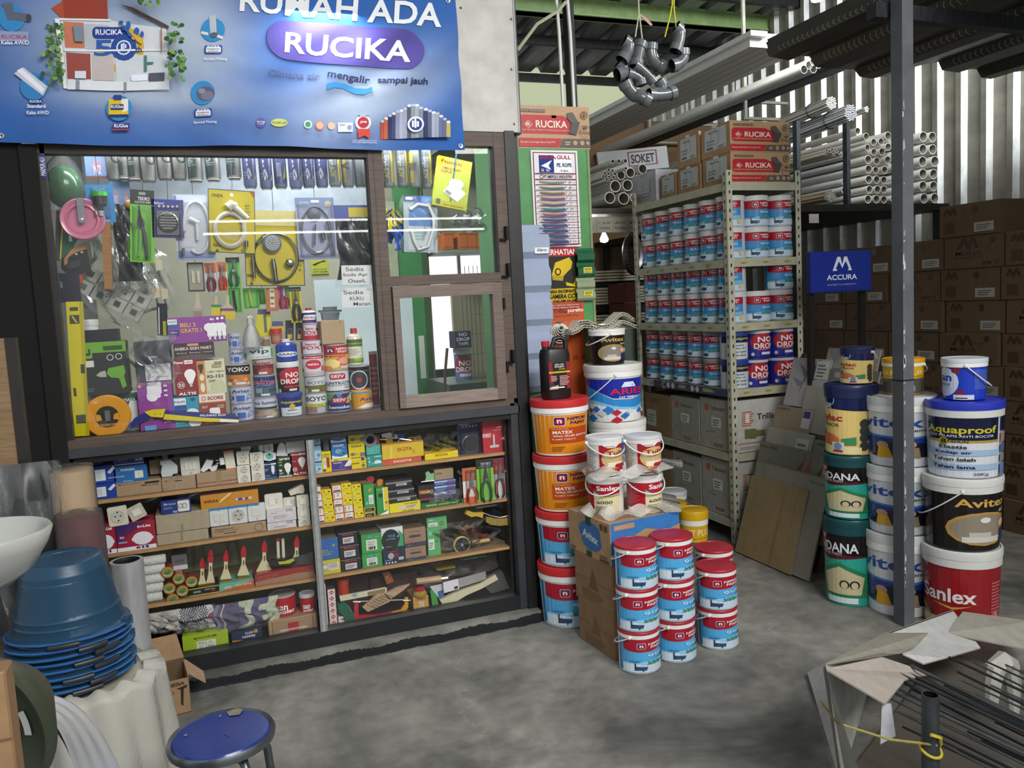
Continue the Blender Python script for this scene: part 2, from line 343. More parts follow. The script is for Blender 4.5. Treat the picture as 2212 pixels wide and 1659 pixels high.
O('hinge',g,'steel',w2)
g=G();g.box(1.285,1.33,3.385,3.46,0,2.19,bk);g.box(1.33,1.362,3.43,3.46,0,2.19,'0c0c0d');g.box(1.25,1.29,3.395,3.45,.05,1.0,'33363b');st('post',g,'paint')
g=G();g.box(-1.9,1.355,3.39,3.42,2.185,2.95,'b7b5af');g.box(1.355,1.36,3.385,3.425,2.185,2.95,'a9a9a6');pn=st('trim_3',g,'paint')
for x,z in((1.335,2.22),(1.335,2.45),(1.345,2.66),(1.12,2.69)):
 g=G();g.lathe([(0,.004),(.005,.002),(.006,0)],'8a8a88',8,m=Matrix.Translation((x,3.39,z))@Matrix.Rotation(PI/2,4,'X'));O('screw',g,'metal',pn)
g=G();g.box(1.345,1.38,3.42,3.46,2.185,2.95,'2b2f33');st('trim_4',g,'paint')
g=G();g.box(-.9,1.25,3.40,3.47,.047,.112,'191b1f');g.box(-.9,1.25,3.41,3.85,.047,.10,'141414');g.box(-.56,-.50,3.40,3.46,.112,.955,'141414')
g.box(-.9,1.25,3.84,3.86,.1,.955,'9aa08a');g.box(-.9,1.25,3.45,3.85,.955,.985,'2a2826');g.box(1.236,1.25,3.46,3.85,.1,.955,'202020');cab=E('display_cabinet','black-framed display cabinet with plywood shelves below the shop window','cabinet');O('carcass',g,'paint',cab)
for x0,x1 in((-.88,.358),(.372,1.236)):
 for z in(.757,.541,.314):
  g=G();g.box(x0,x1,3.465,3.84,z,z+.014,'b98f5e',top='9a845f');O('shelf',g,'wood',cab)
g=G();g.box(.352,.382,3.405,3.42,.06,.955,'b4b8bb');g.box(.36,.374,3.402,3.405,.06,.955,'d5d8da');O('divider',g,'metal',cab)
g=G();g.box(-.50,.36,3.437,3.439,.112,.95,'fff');g.box(.372,1.236,3.443,3.445,.112,.95,'fff');O('glass_pane',g,_mats['glass'],cab)
g=G();X0,Z0=onY(98,386,3.399);X1,Z1=onY(78,320,3.399)
g.box(X1+.01,X0+.006,3.396,3.3995,Z0,Z1+.05,'1c2c7c');g.art('u 45 40 90 60 d8dcea MAKMUR_ALU',X0-X1,Z1-Z0,fl(X1+.006,3.396,Z0));tag(O('name_strip',g,'print'),'narrow blue vertical strip with white letters on the black boarding','sign')
# ================================================================ ITEM BUILDERS
YF=3.485
def bx(name,label,cat,x0,x1,yt,yb,art='',col='ccc',d=.12,Y=YF,z=None,group=None,m='paper',side=None,top=None,seam=0):
 """a carton standing with its front on plane Y; x0 x1 yt yb are where its front shows"""
 yc=(yt+yb)/2;xc=(x0+x1)/2;X0=onY(x0,yc,Y)[0];X1=onY(x1,yc,Y)[0];Z0=onY(xc,yb,Y)[1];Z1=onY(xc,yt,Y)[1]
 if z is not None:Z0=z
 w,h=X1-X0,Z1-Z0;root=tag(O(name,boxg(w,h,d,col,side,top),m,loc=(X0,Y,Z0)),label,cat,group)
 if art:O('printed_front',G().art(art,w,h,fl(0,0,0)),'print',root)
 if seam:g=G();g.box(w*.5-.012,w*.5+.012,-.0006,d+.0006,h,h+.0006,'b59a6e');g.box(w*.5-.012,w*.5+.012,-.0008,0,h*.72,h,'b59a6e');O('tape',g,'gloss',root)
 root['box']=(X0,X1,Z0,Z1);return root
def boxg(w,h,d,col,side=None,top=None):
 g=G();e=min(.0025,w*.08,h*.08)
 v=[]
 for z in(0,e,h-e,h):
  k=e if z in(0,h)else 0
  v+=[(k+e*(k==0)*0,0,z)]*0
  v+=[(k+0,e,z),(e+k*.4,k*.6,z),(w-e-k*.4,k*.6,z),(w-k,e,z),(w-k,d-e,z),(w-e,d-k*.6,z),(e,d-k*.6,z),(k,d-e,z)]
 f=[];c=[]
 for j in range(3):
  for i in range(8):
   f.append((j*8+i,j*8+(i+1)%8,(j+1)*8+(i+1)%8,(j+1)*8+i));c.append(col if i in(1,)else(side or col))
 f+=[tuple(range(7,-1,-1)),tuple(range(24,32))];c+=[side or col,top or side or col]
 return g.add(v,f,c)
def can_dims(x0,x1,yt,yb,Y,z=None):
 yc=(yt+yb)/2;xc=(x0+x1)/2;Xa=onY(x0,yc,Y)[0];Xb=onY(x1,yc,Y)[0];X=(Xa+Xb)/2
 r=(Xb-Xa)/2/math.sqrt(1+(X/Y)**2);Yn=Y-r*.95
 Z0=onY(xc,yb,Yn)[1]if z is None else z;Z1=onY(xc,yt,Yn)[1];return X,r,Z0,Z1
def tin(name,label,cat,x0,x1,yt,yb,art='',col='ccc',Y=3.56,z=None,group=None,kind='tin',lid='b9bcbe',arc=170,face=None,m='gloss'):
 """round tin, jar, tub or bottle: front print wraps arc degrees"""
 X,r,Z0,Z1=can_dims(x0,x1,yt,yb,Y,z);h=Z1-Z0;ang=-PI/2-math.atan2(X,Y)*.5 if face is None else face
 root=E(name,label,cat,(X,Y,Z0),0,group);e=r*.06
 if kind=='tin':
  O('body',G().lathe([(0,0),(r,0),(r,h*.015,'aaa'),(r*.975,h*.03,'aaa'),(r*.975,h*.95),(r,h*.965,lid),(r,h,lid),(r*.93,h,lid),(r*.92,h*.97,lid),(0,h*.97,lid)],col,24),m,root,.5);R=r*.976;b0,b1=h*.03,h*.95
 elif kind=='tub':
  O('body',G().lathe([(0,0),(r*.88,0),(r*.95,h*.86),(0,h*.86)],col,24),m,root,.5);O('lid',G().lathe([(r*.95,h*.82),(r,h*.82),(r,h*.97),(r*.96,h),(r*.90,h),(r*.88,h*.97),(0,h*.97)],lid,24),'plastic',root,.5);R=(r*.885,r*.95);b0,b1=0,h*.82
 elif kind=='bottle':
  O('body',G().lathe([(0,0),(r*.9,0),(r,h*.02),(r,h*.72),(r*.8,h*.80),(r*.36,h*.86),(r*.36,h*.9),(0,h*.9)],col,20),m,root,.5);O('cap',G().lathe([(r*.40,h*.86),(r*.44,h*.86),(r*.42,h),(0,h)],lid,16),'plastic',root,.5);R=r*1.003;b0,b1=h*.06,h*.70
 elif kind=='jar':
  O('body',G().lathe([(0,0),(r*.9,0),(r*.95,h*.1),(r*.85,h*.75),(0,h*.75)],col,20),m,root,.5);O('lid',G().lathe([(r*.9,h*.7),(r,h*.7),(r,h),(0,h)],lid,20),'plastic',root,.5);R=r*.95;b0,b1=h*.05,h*.68
 if art:
  Ra,Rb=R if isinstance(R,tuple)else(R,R);w=math.radians(arc)*(Ra+Rb)/2
  O('printed_label',G().art(art,w,b1-b0,cylmap(Ra,Rb,b0,b1-b0,ang,w),du=w/max(4,round(arc/15)),off=.0003),'gloss',root)
 root['top']=Z1;return root
def bail(g,r,z,sag,a,col,wire=.0028,n=14,tilt=.35):
 """handle wire hanging from two ears, swung to the side of direction a"""
 pts=[]
 for i in range(n+1):
  t=PI*i/n;x=(r+.006)*cos(t);out=sin(t)*(r+.012);pts.append((x,out,z-sag*sin(t)))
 M=Matrix.Rotation(a-PI/2,4,'Z');g.tube([tuple(M@Vector(p))for p in pts],wire,col,6)
 for sx in(-1,1):g.lathe([(0,.012),(.006,.010),(.008,0)],col,8,m=M@Matrix.Translation((sx*r,0,z))@Matrix.Rotation(sx*PI/2,4,'Y'))
def pail(name,label,x,y,z,r,h,art,col='eee',lidc='eee',collar=None,face=None,arc=170,group=None,hand=None,sag=.08,handc='e4e4e0',taper=.90,b=(.03,.80),cat='paint pail',lidh=.08,rx=0,proto=None,recess=.93,m='plastic'):
 """plastic pail with domed rim lid, collar ring, ears and bail; art wraps the front"""
 ang=-PI/2-math.atan2(x,y)*.8 if face is None else face;root=E(name,label,cat,(x,y,z),0,group);rb=r*taper;ri=r*.955
 O('body',G().lathe([(0,0),(rb*.97,0),(rb,h*.012),(ri,h*.86),(0,h*.86)],col,32),m,root,.5)
 cc=collar or 'e9e9e6';O('collar',G().lathe([(ri*.98,h*(.97-lidh)-h*.09),(r*.985,h*(.97-lidh)-h*.08),(r*.99,h*(1-lidh)),(ri,h*(1-lidh))],cc,32),m,root,.5)
 O('lid',G().lathe([(ri,h*(.985-lidh)),(r,h*(.985-lidh)),(r*1.01,h*(1-lidh*.5)),(r,h*.992),(r*.985,h),(r*(recess+.02),h),(r*recess,h*.985),(r*recess*.9,h*.985),(r*recess*.86,h*.99),(0,h*.99)],lidc,32),m,root,.5)
 if art:
  w=math.radians(arc)*(rb+ri)/2;H=h*(b[1]-b[0]);q=lambda t:rb+(ri-rb)*t/.86
  O('printed_label',G().art(art,w,H,cylmap(q(b[0]),q(b[1]),h*b[0],H,ang,w),du=w/max(6,round(arc/11.25)),off=.0004),'gloss',root)
 if hand is not None:g=G();bail(g,r*.99,h*(.93-lidh),sag,hand,handc);O('handle',g,'plastic',root,.6)
 return root
def pillow(w,h,d,nu=10,nv=10,wr=0,seed=1,col='ccc',cf=None):
 """a soft flat bag outline centred in x, hanging from z=0 down to -h"""
 r=random.Random(seed);ph=[r.uniform(0,6)for _ in range(4)]
 def fn(s):
  def f(u,v):
   e=(sin(PI*u)**.5)*(sin(PI*v)**.6)if 0<u<1 and 0<v<1 else 0
   return((u-.5)*w+wr*w*.1*sin(v*9+ph[0]),s*d/2*e*(1+wr*.5*sin(u*11+v*7+ph[1]))+wr*.3*d*sin(u*17-v*13+ph[2])*e,-v*h)
  return f
 g=G();g.grid(fn(-1),nu,nv,col,cf);g.grid(fn(1),nu,nv,col,cf);return g
def hang(name,label,cat,x0,x1,yt,yb,art='',col='ccc',Y=3.5,rot=0,group=None,film=True,depth=.0,m='paper',hole=True,wire=True):
 """flat carded pack hanging on a wire in the window; returns root, W, H ; local frame: x right, z up, origin lower left"""
 yc=(yt+yb)/2;xc=(x0+x1)/2;X0=onY(x0,yc,Y)[0];X1=onY(x1,yc,Y)[0];Z0=onY(xc,yb,Y)[1];Z1=onY(xc,yt,Y)[1];w,h=X1-X0,Z1-Z0
 root=E(name,label,cat,((X0+X1)/2,Y,(Z0+Z1)/2),0,group);root.rotation_euler=(0,math.radians(-rot),0)
 g=G();g.box(-w/2,w/2,0,.002,-h/2,h/2,col)
 if art:g.art(art,w,h,fl(-w/2,0,-h/2))
 O('backing_card',g,m,root)
 if wire:g=G();g.tube([(0,.002,h*.45),(.002,.004,h/2+.02),(0,.006,min(h/2+.12,2.1-(Z0+Z1)/2))],.0012,'555',5);O('hanging_wire',g,'metal',root)
 return root,w,h
def blister(root,w,h,x0,y0,x1,y1,d=.02,m='film'):
 g=G();a,b,c,e=(x0/100-.5)*w,(x1/100-.5)*w,(y0/100-.5)*h,(y1/100-.5)*h;k=d*.5
 g.add([(a,0,c),(b,0,c),(b,0,e),(a,0,e),(a+k,-d,c+k),(b-k,-d,c+k),(b-k,-d,e-k),(a+k,-d,e-k)],[(0,1,5,4),(1,2,6,5),(2,3,7,6),(3,0,4,7),(4,5,6,7)],'fff');O('blister',g,_mats[m],root)
def L3(w,h,d=.01):
 """percent coords on a card -> local 3D at distance d in front"""
 return lambda x,y,k=0:((x/100-.5)*w,-d-k,(y/100-.5)*h)
# ================================================================ LOWER DISPLAY CABINET
def tool(name,label,cat,parts,Y=3.50,group=None,m='plastic'):
 """parts: (part name, colour, thickness, 'x y x y ..' outline in photo pixels laid on plane Y, [dy], [material])"""
 pts0=list(map(float,parts[0][3].split()));cx=sum(pts0[::2])/len(pts0[::2]);cy=sum(pts0[1::2])/len(pts0[1::2]);ox,oz=onY(cx,cy,Y);root=E(name,label,cat,(ox,Y,oz),0,group)
 for p in parts:
  z=list(map(float,p[3].split()));dy=p[4]if len(p)>4 else 0;mm=p[5]if len(p)>5 else m
  pl=[onY(a,b,Y)for a,b in zip(z[::2],z[1::2])]
  if p[0].startswith('~'):
   g=G().tube([(a-ox,dy,b-oz)for a,b in pl],p[2],p[1],8);O(p[0][1:],g,mm,root,.6)
  else:g=G().prism([(a-ox,b-oz)for a,b in pl],p[2],lambda u,v,w,dy=dy:(u,w+dy,v),p[1]);O(p[0],g,mm,root)
 return root
S1,S2,S3,S4=.7715,.5555,.3285,.101
CB='a78e70'
A='r 0 0 100 100 1d3f9c;r 8 15 70 80 dfe6ee;r 20 25 58 70 c9d2da;p dfe6ee 75 60 95 95 100 80 84 50'
bx('switch_box','blue switch box at the shelf left end, lower one behind the wrapped rolls','box',178,252,1046,1086,A,'1d3f9c',z=S1)
bx('switch_box','blue switch box at the shelf left end, upper one behind the wrapped rolls','box',176,250,1007,1045,A,'1d3f9c')
bx('switch_box','flat blue box with white dashes topping the stack at the cabinet left end','box',158,222,989,1006,'r 0 0 100 100 2348a8;r 5 70 80 90 d5dcf0;n 30 40 45 20 dde WEJ78029','2348a8',Y=3.5)
bx('carton','brown carton marked 15 000 in black pen under the blue socket box','box',251,350,1038,1086,'r 64 72 96 86 1c1a18;r 55 60 68 66 2a2622;n 82 60 22 10 3a342c 15_000;n 30 85 50 12 8f7759 MORGEN',CB,z=S1)
bx('switch_box','bright blue socket box printed with a cream socket, on the brown carton','box',246,318,1006,1041,'r 0 0 100 100 2a6cb0;t 42 78 42 14 e8eef5 MORGEN;q 62 20 88 66 3 e0e2d4;r 74 25 75 60 999;n 40 8 30 7 cde www;u 6 40 50 6 cde DESIGNS','2a6cb0',d=.1)
bx('switch_box','flat dark blue box topped with white stripe lying on the socket box','box',244,310,985,1005,'r 0 0 100 100 1f3f98;r 0 8 100 20 e6e9f0;n 28 70 45 26 dde WEJ78029;r 72 40 82 75 8aa0d8;r 86 40 96 75 8aa0d8','1f3f98',Y=3.5)
bx('carton','brown carton with a black pen bar standing next to the 15 000 carton','box',350,424,1029,1076,'n 30 75 40 14 8f7759 MORGEN;n 45 92 40 7 2a2622 Scr_15-014;r 40 66 60 72 1c1a18;r 3 15 20 30 8b9079',CB,z=S1)
bx('carton','long brown carton with a red stripe low on its front','box',425,515,1018,1067,'r 0 22 100 29 9c4a3c;r 48 0 60 100 9c8262;r 72 60 92 62 7d6a50',CB,z=S1)
bx('carton','brown carton lying at the back of the top shelf behind the grey relay','box',322,425,989,1028,'r 50 78 80 86 2a2622;n 60 62 40 10 8a7458 MORGEN','94806a',Y=3.54,z=.835)
tool('relay_case','pale grey notched relay case leaning on the back carton','electrical case',[('case','c3cdcd',.016,'346 996 368 993 383 1006 384 1022 374 1024 371 1029 350 1031 348 1022 350 1005 346 1004')],3.49)
def plate(name,label,x0,x1,yt,yb,kind,col='dcdacb',Y=3.49,rot=0,z=None,d=.008,film=False,cat='wall socket'):
 yc=(yt+yb)/2;xc=(x0+x1)/2;X0=onY(x0,yc,Y)[0];X1=onY(x1,yc,Y)[0];Z0=onY(xc,yb,Y)[1]if z is None else z;Z1=onY(xc,yt,Y)[1];w,h=X1-X0,Z1-Z0
 root=E(name,label,cat,((X0+X1)/2,Y,(Z0+Z1)/2));root.rotation_euler=(0,math.radians(rot),0)
 g=G().prism(ell(0,0,1,1,1)and[(a-w/2,b-h/2)for c,ps in parse('q 0 0 100 100 9 fff',w,h)for a,b in ps[0]],d,lambda u,v,k:(u,k,v),col);O('cover_plate',g,'plastic',root,.5)
 O('back_box',G().box(-w*.4,w*.4,d,d+.02,-h*.4,h*.4,'b9b8ae'),'plastic',root)
 def sock(cx,cy,r,n='socket_recess'):
  M=Matrix.Translation((cx,-.0005,cy))@Matrix.Rotation(PI/2,4,'X');g=G().lathe([(r,0),(r,.003),(r*.88,.003),(r*.85,.0006,'a9a898'),(0,.0006,'c9c8ba')],col,20,m=M)
  for a,b in((-.38,0),(.38,0),(0,-.7),(0,.62)):g.lathe([(0,.0012),(r*.12,.0012)],'222',8,m=M@Matrix.Translation((a*r,b*r,0)))
  O(n,g,'plastic',root)
 if kind[0]=='s':n=int(kind[1]);[sock(0,h*((n-1)/2-i)/n,min(w*.36,h/n*.40))for i in range(n)]
 elif kind[0]=='k':
  n=int(kind[1]);ww=w*.56/n
  for i in range(n):X=(i-(n-1)/2)*ww*1.06;O('rocker',G().box(X-ww*.46,X+ww*.46,-.0035,0,-h*.22,h*.22,'e6e5db'),'plastic',root)
  O('screw',G().box(-.002,.002,-.001,0,h*.36,h*.40,'444').box(-.002,.002,-.001,0,-h*.40,-h*.36,'444'),'metal',root)
 elif kind[0]=='m':
  O('rocker',G().box(-w*.28,0,-.0035,0,-h*.22,h*.22,'e6e5db'),'plastic',root);O('socket_holes',G().box(w*.12,w*.16,-.0008,0,h*.05,h*.12,'222').box(w*.12,w*.16,-.0008,0,-h*.12,-h*.05,'222'),'plastic',root)
 if film:blister(root,w*1.06,h*1.06,0,0,100,100,.006)
 return root
plate('switch_plate','cream plate with three narrow switches in clear film on the top shelf',390,432,987,1026,'k3',film=True,cat='wall switch')
tool('lamp_holder','small white angled lamp holder left of the orange-ended plug adapter','lamp holder',[('holder','dfe2e2',.03,'433 1017 446 993 461 995 456 1010 471 1003 468 1014 459 1021 452 1012 440 1020')],3.5)
tool('plug_adapter','cream block plug adapter with orange ends and printed letter S','plug',[('body','e3dfd0',.035,'483 980 504 977 510 1011 489 1014'),('end_cap','e0702c',.037,'482 975 503 972 504 977 483 980',-.001),('end_cap','e0702c',.037,'489 1013 510 1010 511 1015 489 1018',-.001),('plug','eee',.03,'474 990 483 989 486 1003 476 1005'),('~prong','aaa',.002,'466 995 475 994'),('~prong','aaa',.002,'467 1001 476 1000')],3.49)
plate('extension_socket','cream single round socket standing on the two-gang extension socket',511,540,974,1004,'s1',Y=3.475,d=.02)
plate('extension_socket','cream two-gang extension socket under the single socket',513,544,1005,1053,'s2',Y=3.475,d=.02,z=S1)
plate('extension_socket','cream three-gang extension socket standing upright beside the dark blue bulb box',540,571,977,1050,'s3',Y=3.475,d=.02,z=S1)
LED='p {b} 48 30 56 22 70 22 78 30 78 30;c 66 62 21 f4f4f4;p f4f4f4 50 52 82 52 74 34 58 34;r 60 24 72 34 d5d5d5;r 63 18 69 24 999;'
bx('bulb_box','dark blue LED bulb box, first of the three bulb boxes from the left','bulb box',570,599,998,1047,'r 0 0 100 100 16305c;q 58 40 82 78 5 e9eef2;r 63 28 77 40 dfe4e8;t 30 88 45 6 fff Pana;r 55 84 95 91 fff;n 28 20 30 7 cde T10;t 50 6 90 8 5aa0d8 PREMIUM;x 8 50 40 64 3 9ab','16305c',z=S1,d=.05)
bx('bulb_box','dark green LED bulb box in the middle of the three bulb boxes','bulb box',600,632,986,1042,'r 0 0 100 100 1f3a22;t 50 88 72 10 fff SMD;c 68 52 24 f4f4f4;p f4f4f4 48 40 88 40 78 22 58 22;r 62 12 74 22 ddd;t 18 34 22 12 fff 9;t 20 74 24 7 c9b060 MS;t 50 5 90 7 fff PREMIERE;o 22 60 12 5 6cb04a;x 8 16 40 26 3 bcb','1f3a22',z=S1,d=.05)
bx('bulb_box','dark red LED bulb box at the right end of the left bay top shelf','bulb box',628,663,977,1037,'r 0 0 100 100 8f1c28;t 30 92 40 6 fff Pana;q 54 88 96 96 2 fff;t 75 92 36 5 8f1c28 LED;c 70 64 23 f6f3f0;p f6f3f0 50 54 90 54 78 36 62 36;r 66 28 74 36 ccc;g 25 28 14 2 fff;t 24 28 16 8 fff 15;t 52 9 82 9 fff ALTIS;n 22 64 26 4 ecc hemat','8f1c28',z=S1,d=.05)
plate('switch_plate','white double switch in clear wrap lying on the red bulb box',617,658,941,978,'k2','e9eae8',film=True,cat='wall switch',Y=3.50)
tool('sensor_lamp','small white cone-shaped lamp standing on the green bulb box','lamp',[('shade','eef0f2',.05,'597 985 600 967 604 958 610 956 615 960 619 972 622 985')],3.5)
tool('travel_plug','white travel plug lying on top of the cream sockets','plug',[('body','e6e8e8',.03,'519 958 540 954 542 972 521 973'),('~prong','999',.002,'511 966 520 965'),('~prong','999',.002,'542 965 550 966'),('cover','d4d8da',.028,'529 947 550 945 556 950 552 954 532 955')],3.50)
tool('travel_plug','white plug with a black face standing right of the travel plug','plug',[('body','eceeee',.03,'557 945 565 946 569 960 571 974 560 976 558 960'),('face','1c1c1e',.02,'546 957 557 956 559 974 547 975')],3.51)
plate('universal_socket','small white universal socket with black slots above the teal plug pack',571,590,957,976,'s1','eee',Y=3.5)
tool('plug_pack','teal and white plug pack on top of the dark blue bulb box','plug',[('pack','e4e8e6',.03,'569 979 585 976 596 979 596 992 582 996 570 994'),('disc','6fc0ae',.002,'574 982 582 978 589 981 590 989 582 993 575 990',-.0015),('slots','1b2a28',.001,'580 980 584 980 583 984 581 984',-.003)],3.49)
plate('wall_socket','cream wall socket propped at the left end of the second shelf',233,276,1094,1136,'s1','d9d6c2',Y=3.47,rot=-3)
plate('wall_switch','grey-cream wall switch leaning back at an angle beside the cream wall socket',277,313,1091,1122,'k1','c5c3b2',rot=-22,cat='wall switch',Y=3.49)
IL='r 0 0 100 100 a01c38;p 3a2468 0 60 0 100 60 100;p 5a2058 0 30 0 60 60 100 80 100;t 72 84 34 10 fff in-Lite;o 66 40 26 24 e8e8ee;r 38 34 44 44 e8e8ee;r 88 34 94 44 e8e8ee;n 14 50 12 9 fff 9W;r 4 30 26 35 7bc0e8;r 0 0 100 14 eceaf0;r 48 4 58 12 b02030;r 62 4 68 13 2c3c90;r 72 4 80 13 2c3c90'
bx('downlight_box','crimson and white downlight box with round lamp picture on the second shelf','lamp box',252,337,1128,1198,IL,'a01c38',Y=3.475,z=S2)
bx('downlight_box','crimson downlight box half hidden at the far left of the second shelf','lamp box',190,251,1133,1204,IL,'a01c38',Y=3.475,z=S2)
bx('carton','plain tan carton, lower one of two stacked beside the crimson downlight box','box',339,452,1149,1192,'r 46 20 50 100 8d8169','a89c83',z=S2,d=.2)
bx('carton','plain tan carton, upper one of two stacked beside the crimson downlight box','box',336,453,1107,1148,'r 46 0 50 40 8d8169','a89c83',d=.2)
bx('switch_box','small dark blue switch box numbered 702 on the tan cartons','box',348,412,1080,1109,'r 0 0 100 100 22387c;q 56 10 96 92 5 dfe2da;n 30 76 40 16 dde Broco;n 46 14 16 14 fff 702;g 66 52 9 1.5 333;g 78 52 9 1.5 333;n 22 46 30 16 8aa0d8 SERI','22387c',d=.07)
bx('screwdriver_box','long orange box with blue base and a screwdriver printed on it','box',433,559,1064,1099,'r 0 0 100 100 c98a24;r 0 0 100 16 2f86c4;t 18 60 24 16 2c2016 SHISUKA;p e8d6a0 30 40 48 80 55 98 50 98 34 60;l 42 42 62 50 .003 8a4a20;r 60 46 88 60 cfd4e0;r 64 46 72 60 3a4a9c;r 76 46 82 60 b03030;l 86 52 92 60 .003 8a2020','c98a24',Y=3.49)
for i,(x0,x1,yt,yb,k,nm,lb)in enumerate(((453,494,1099,1136,'k2','wall_switch','white double switch in clear wrap, left one of three on the brown socket carton'),(494,535,1094,1131,'s1','wall_socket','white round socket in clear wrap in the middle of three on the brown socket carton'),(535,574,1087,1125,'k1','wall_switch','white single switch in clear wrap, right one of three on the brown socket carton'))):plate(nm,lb,x0,x1,yt,yb,k,'e8ebec',film=True,cat='wall '+nm[5:])
bx('carton','brown carton with black printed name and outline of a socket','box',457,577,1133,1176,'t 24 76 34 14 2f2720 Panasonic;n 27 52 44 15 2f2720 WEJP_1121-7;r 22 28 44 34 2a2420;n 10 10 14 7 2f2720 20pcs;g 86 50 8 1 7b6850;n 88 88 8 6 7b6850 (CP)','a98d6e',z=S2)
WB='r 0 0 100 100 d3d0d2;q 12 14 92 80 3 c5c2c6;r 14 17 90 77 d8d5d8;n 26 68 20 8 9a4a4a Broco;g 70 82 5 1.5 777;g 82 82 5 1.5 777;x 20 25 80 55 4 b9b6ba'
bx('switch_box','pale marbled box in film, lower one of two at the right of the second shelf','box',578,641,1127,1158,WB,'d3d0d2',z=S2);bx('switch_box','pale marbled box in film, upper one of two at the right of the second shelf','box',576,640,1098,1126,WB,'d3d0d2')
plate('wall_socket','white switch and socket plate standing on the pale marbled boxes',572,611,1066,1100,'m','dedccf',Y=3.50)
plate('wall_socket','pale grey switch and socket plate half behind the marbled boxes',612,639,1074,1097,'m','d5d4c8',Y=3.51)
for x0,x1,yt,yb,k,lb in((641,667,1070,1096,'k1','cream surface switch topping the stack of three by the metal divider'),(643,669,1096,1121,'k2','cream double surface switch in the middle of the stack of three by the metal divider'),(645,671,1121,1149,'s1','cream surface socket at the bottom of the stack of three by the metal divider')):plate('surface_switch',lb,x0,x1,yt,yb,k,'d9d8cc',d=.02,z=S2 if k=='s1' else None,cat='wall switch',Y=3.475)
tool('lamp_holder','cream flared lamp holder lying on the surface switches','lamp holder',[('holder','d9d2c4',.03,'623 1062 636 1055 652 1047 656 1049 658 1062 654 1066 643 1066 628 1071')],3.50)
for i in range(5):
 g=G();x0,z0=onY(296+i*2,1300-i*17,3.48);x1,_=onY(352+i*2,1300-i*17,3.48);zc=S3+.019+i*.0375
 g.lathe([(0,0),(.016,0),(.019,.006),(.019,x1-x0-.006),(.016,x1-x0),(0,x1-x0)],'d3d8d2',16,m=Matrix.Rotation(PI/2,4,'Y'));o=O('roller_sleeve',g,'cloth',None,.8,(x0,3.50,zc));tag(o,['bottom','second from bottom','middle','second from top','topmost'][i]+' white paint roller sleeve in the pile at the shelf left end','roller sleeve','white roller sleeves')
JL=['upper left','upper middle','right','left middle','centre','bottom']
for i,(x,y)in enumerate(((362,1236),(386,1250),(414,1256),(366,1271),(394,1276),(373,1294))):
 X,Z=onY(x,y,3.48);M=Matrix.Rotation(PI/2,4,'X');r=.0235;root=E('putty_jar','orange-rimmed jar on its side with green lid print, '+JL[i]+' one of six','jar',(X,3.48,Z),0,'jars with round green lids')
 O('jar_body',G().lathe([(0,-.06),(r*.9,-.06),(r*.93,0),(0,0)],'9a3a20',18,m=M),'gloss',root,.5);O('lid',G().lathe([(r*.95,-.006),(r,-.004),(r,.004),(r*.9,.006),(0,.006,'b39a5c')],'b4552a',18,m=M).art('o 50 50 40 40 8f9a52;o 50 36 34 20 b9b98c;n 50 66 50 10 6a3a1a LEM;p 4f7a3c 20 44 50 30 80 44 70 56 30 56',2*r,2*r,lambda a,b,o:(a-r,-.0065-o,b-r)),'gloss',root,.5)
bx('small_carton','grey and white printed box standing behind the round lidded jars','box',372,405,1198,1238,'r 0 0 100 100 6c6c72;r 0 0 100 30 cfd0d4;n 50 60 60 20 333 HOLE','6c6c72',Y=3.54,z=.43)
for i,(x,yt,yb,w,rd)in enumerate(((437,1205,1269,9,0),(455,1187,1266,9,1),(488,1188,1258,12,0),(526,1178,1250,13,2),(571,1166,1242,17,0),(641,1158,1226,14,1))):
 h=yb-yt
 tool('paint_brush',['slim','narrow','medium','wide','widest','rearmost'][i]+' cream-handled paint brush with red dipped tip, number of its size in the row of standing brushes'.replace('number of its size ',''),'paint brush',[('handle','d9cfa8',.012,f'{x-4} {yt+h*.34} {x+4} {yt+h*.34} {x+3.5} {yt+h*.55} {x+w*.6} {yt+h*.7} {x+w} {yb-h*.12} {x+w} {yb-6} {x-w} {yb-2} {x-w} {yb-h*.12} {x-w*.6} {yt+h*.7} {x-4} {yt+h*.55}'),('red_tip','b3202a',.0135,f'{x-5} {yt+h*.36} {x-6} {yt+h*.2} {x-1} {yt} {x+2} {yt+1} {x+6} {yt+h*.18} {x+5.5} {yt+h*.36}',-.0008),('ferrule','a8823a',.015,f'{x-w} {yb-6} {x+w} {yb-8} {x+w} {yb+1} {x-w} {yb+3}',-.001,'metal'),('lettering','4a4030',.0006,f'{x-1} {yt+h*.45} {x+1.4} {yt+h*.45} {x+1.4} {yt+h*.6} {x-1} {yt+h*.6}',-.0008)],3.505+.004*i,'cream paint brushes with red tips')
for x in(600,611):tool('paint_brush',('left' if x==600 else 'right')+' of two thin flat cream brush handles behind the black scraper','brush',[('handle','d4cdb4',.008,f'{x-3} 1164 {x+3} 1163 {x+5} 1208 {x-1} 1209')]+([('red_tip','b3202a',.009,'596 1163 603 1162 603 1169 597 1170',-.0005)]if x==600 else[]),3.53)
bx('scraper_box','black and yellow box with upside-down white lettering below the slim brushes','box',409,474,1268,1300,'r 0 0 100 100 17181a;r 0 90 100 100 d8c62a;r 0 0 100 9 d8c62a;a 180 70 64 36 14 c9c9c9 SCRAPER;q 12 30 40 68 2 2a4a5a;a 180 26 50 24 20 bcd SNC;r 76 32 86 48 a83040','17181a',z=S3)
bx('brush_box','mint and orange box with upside-down lettering holding the wide brushes','box',474,550,1257,1290,'r 0 0 100 100 6fb59c;p c2602e 100 0 100 96 0 0;a 180 68 54 48 24 e8e4da KUAS_CAT;r 14 28 34 62 a9cfc2','6fb59c',z=S3)
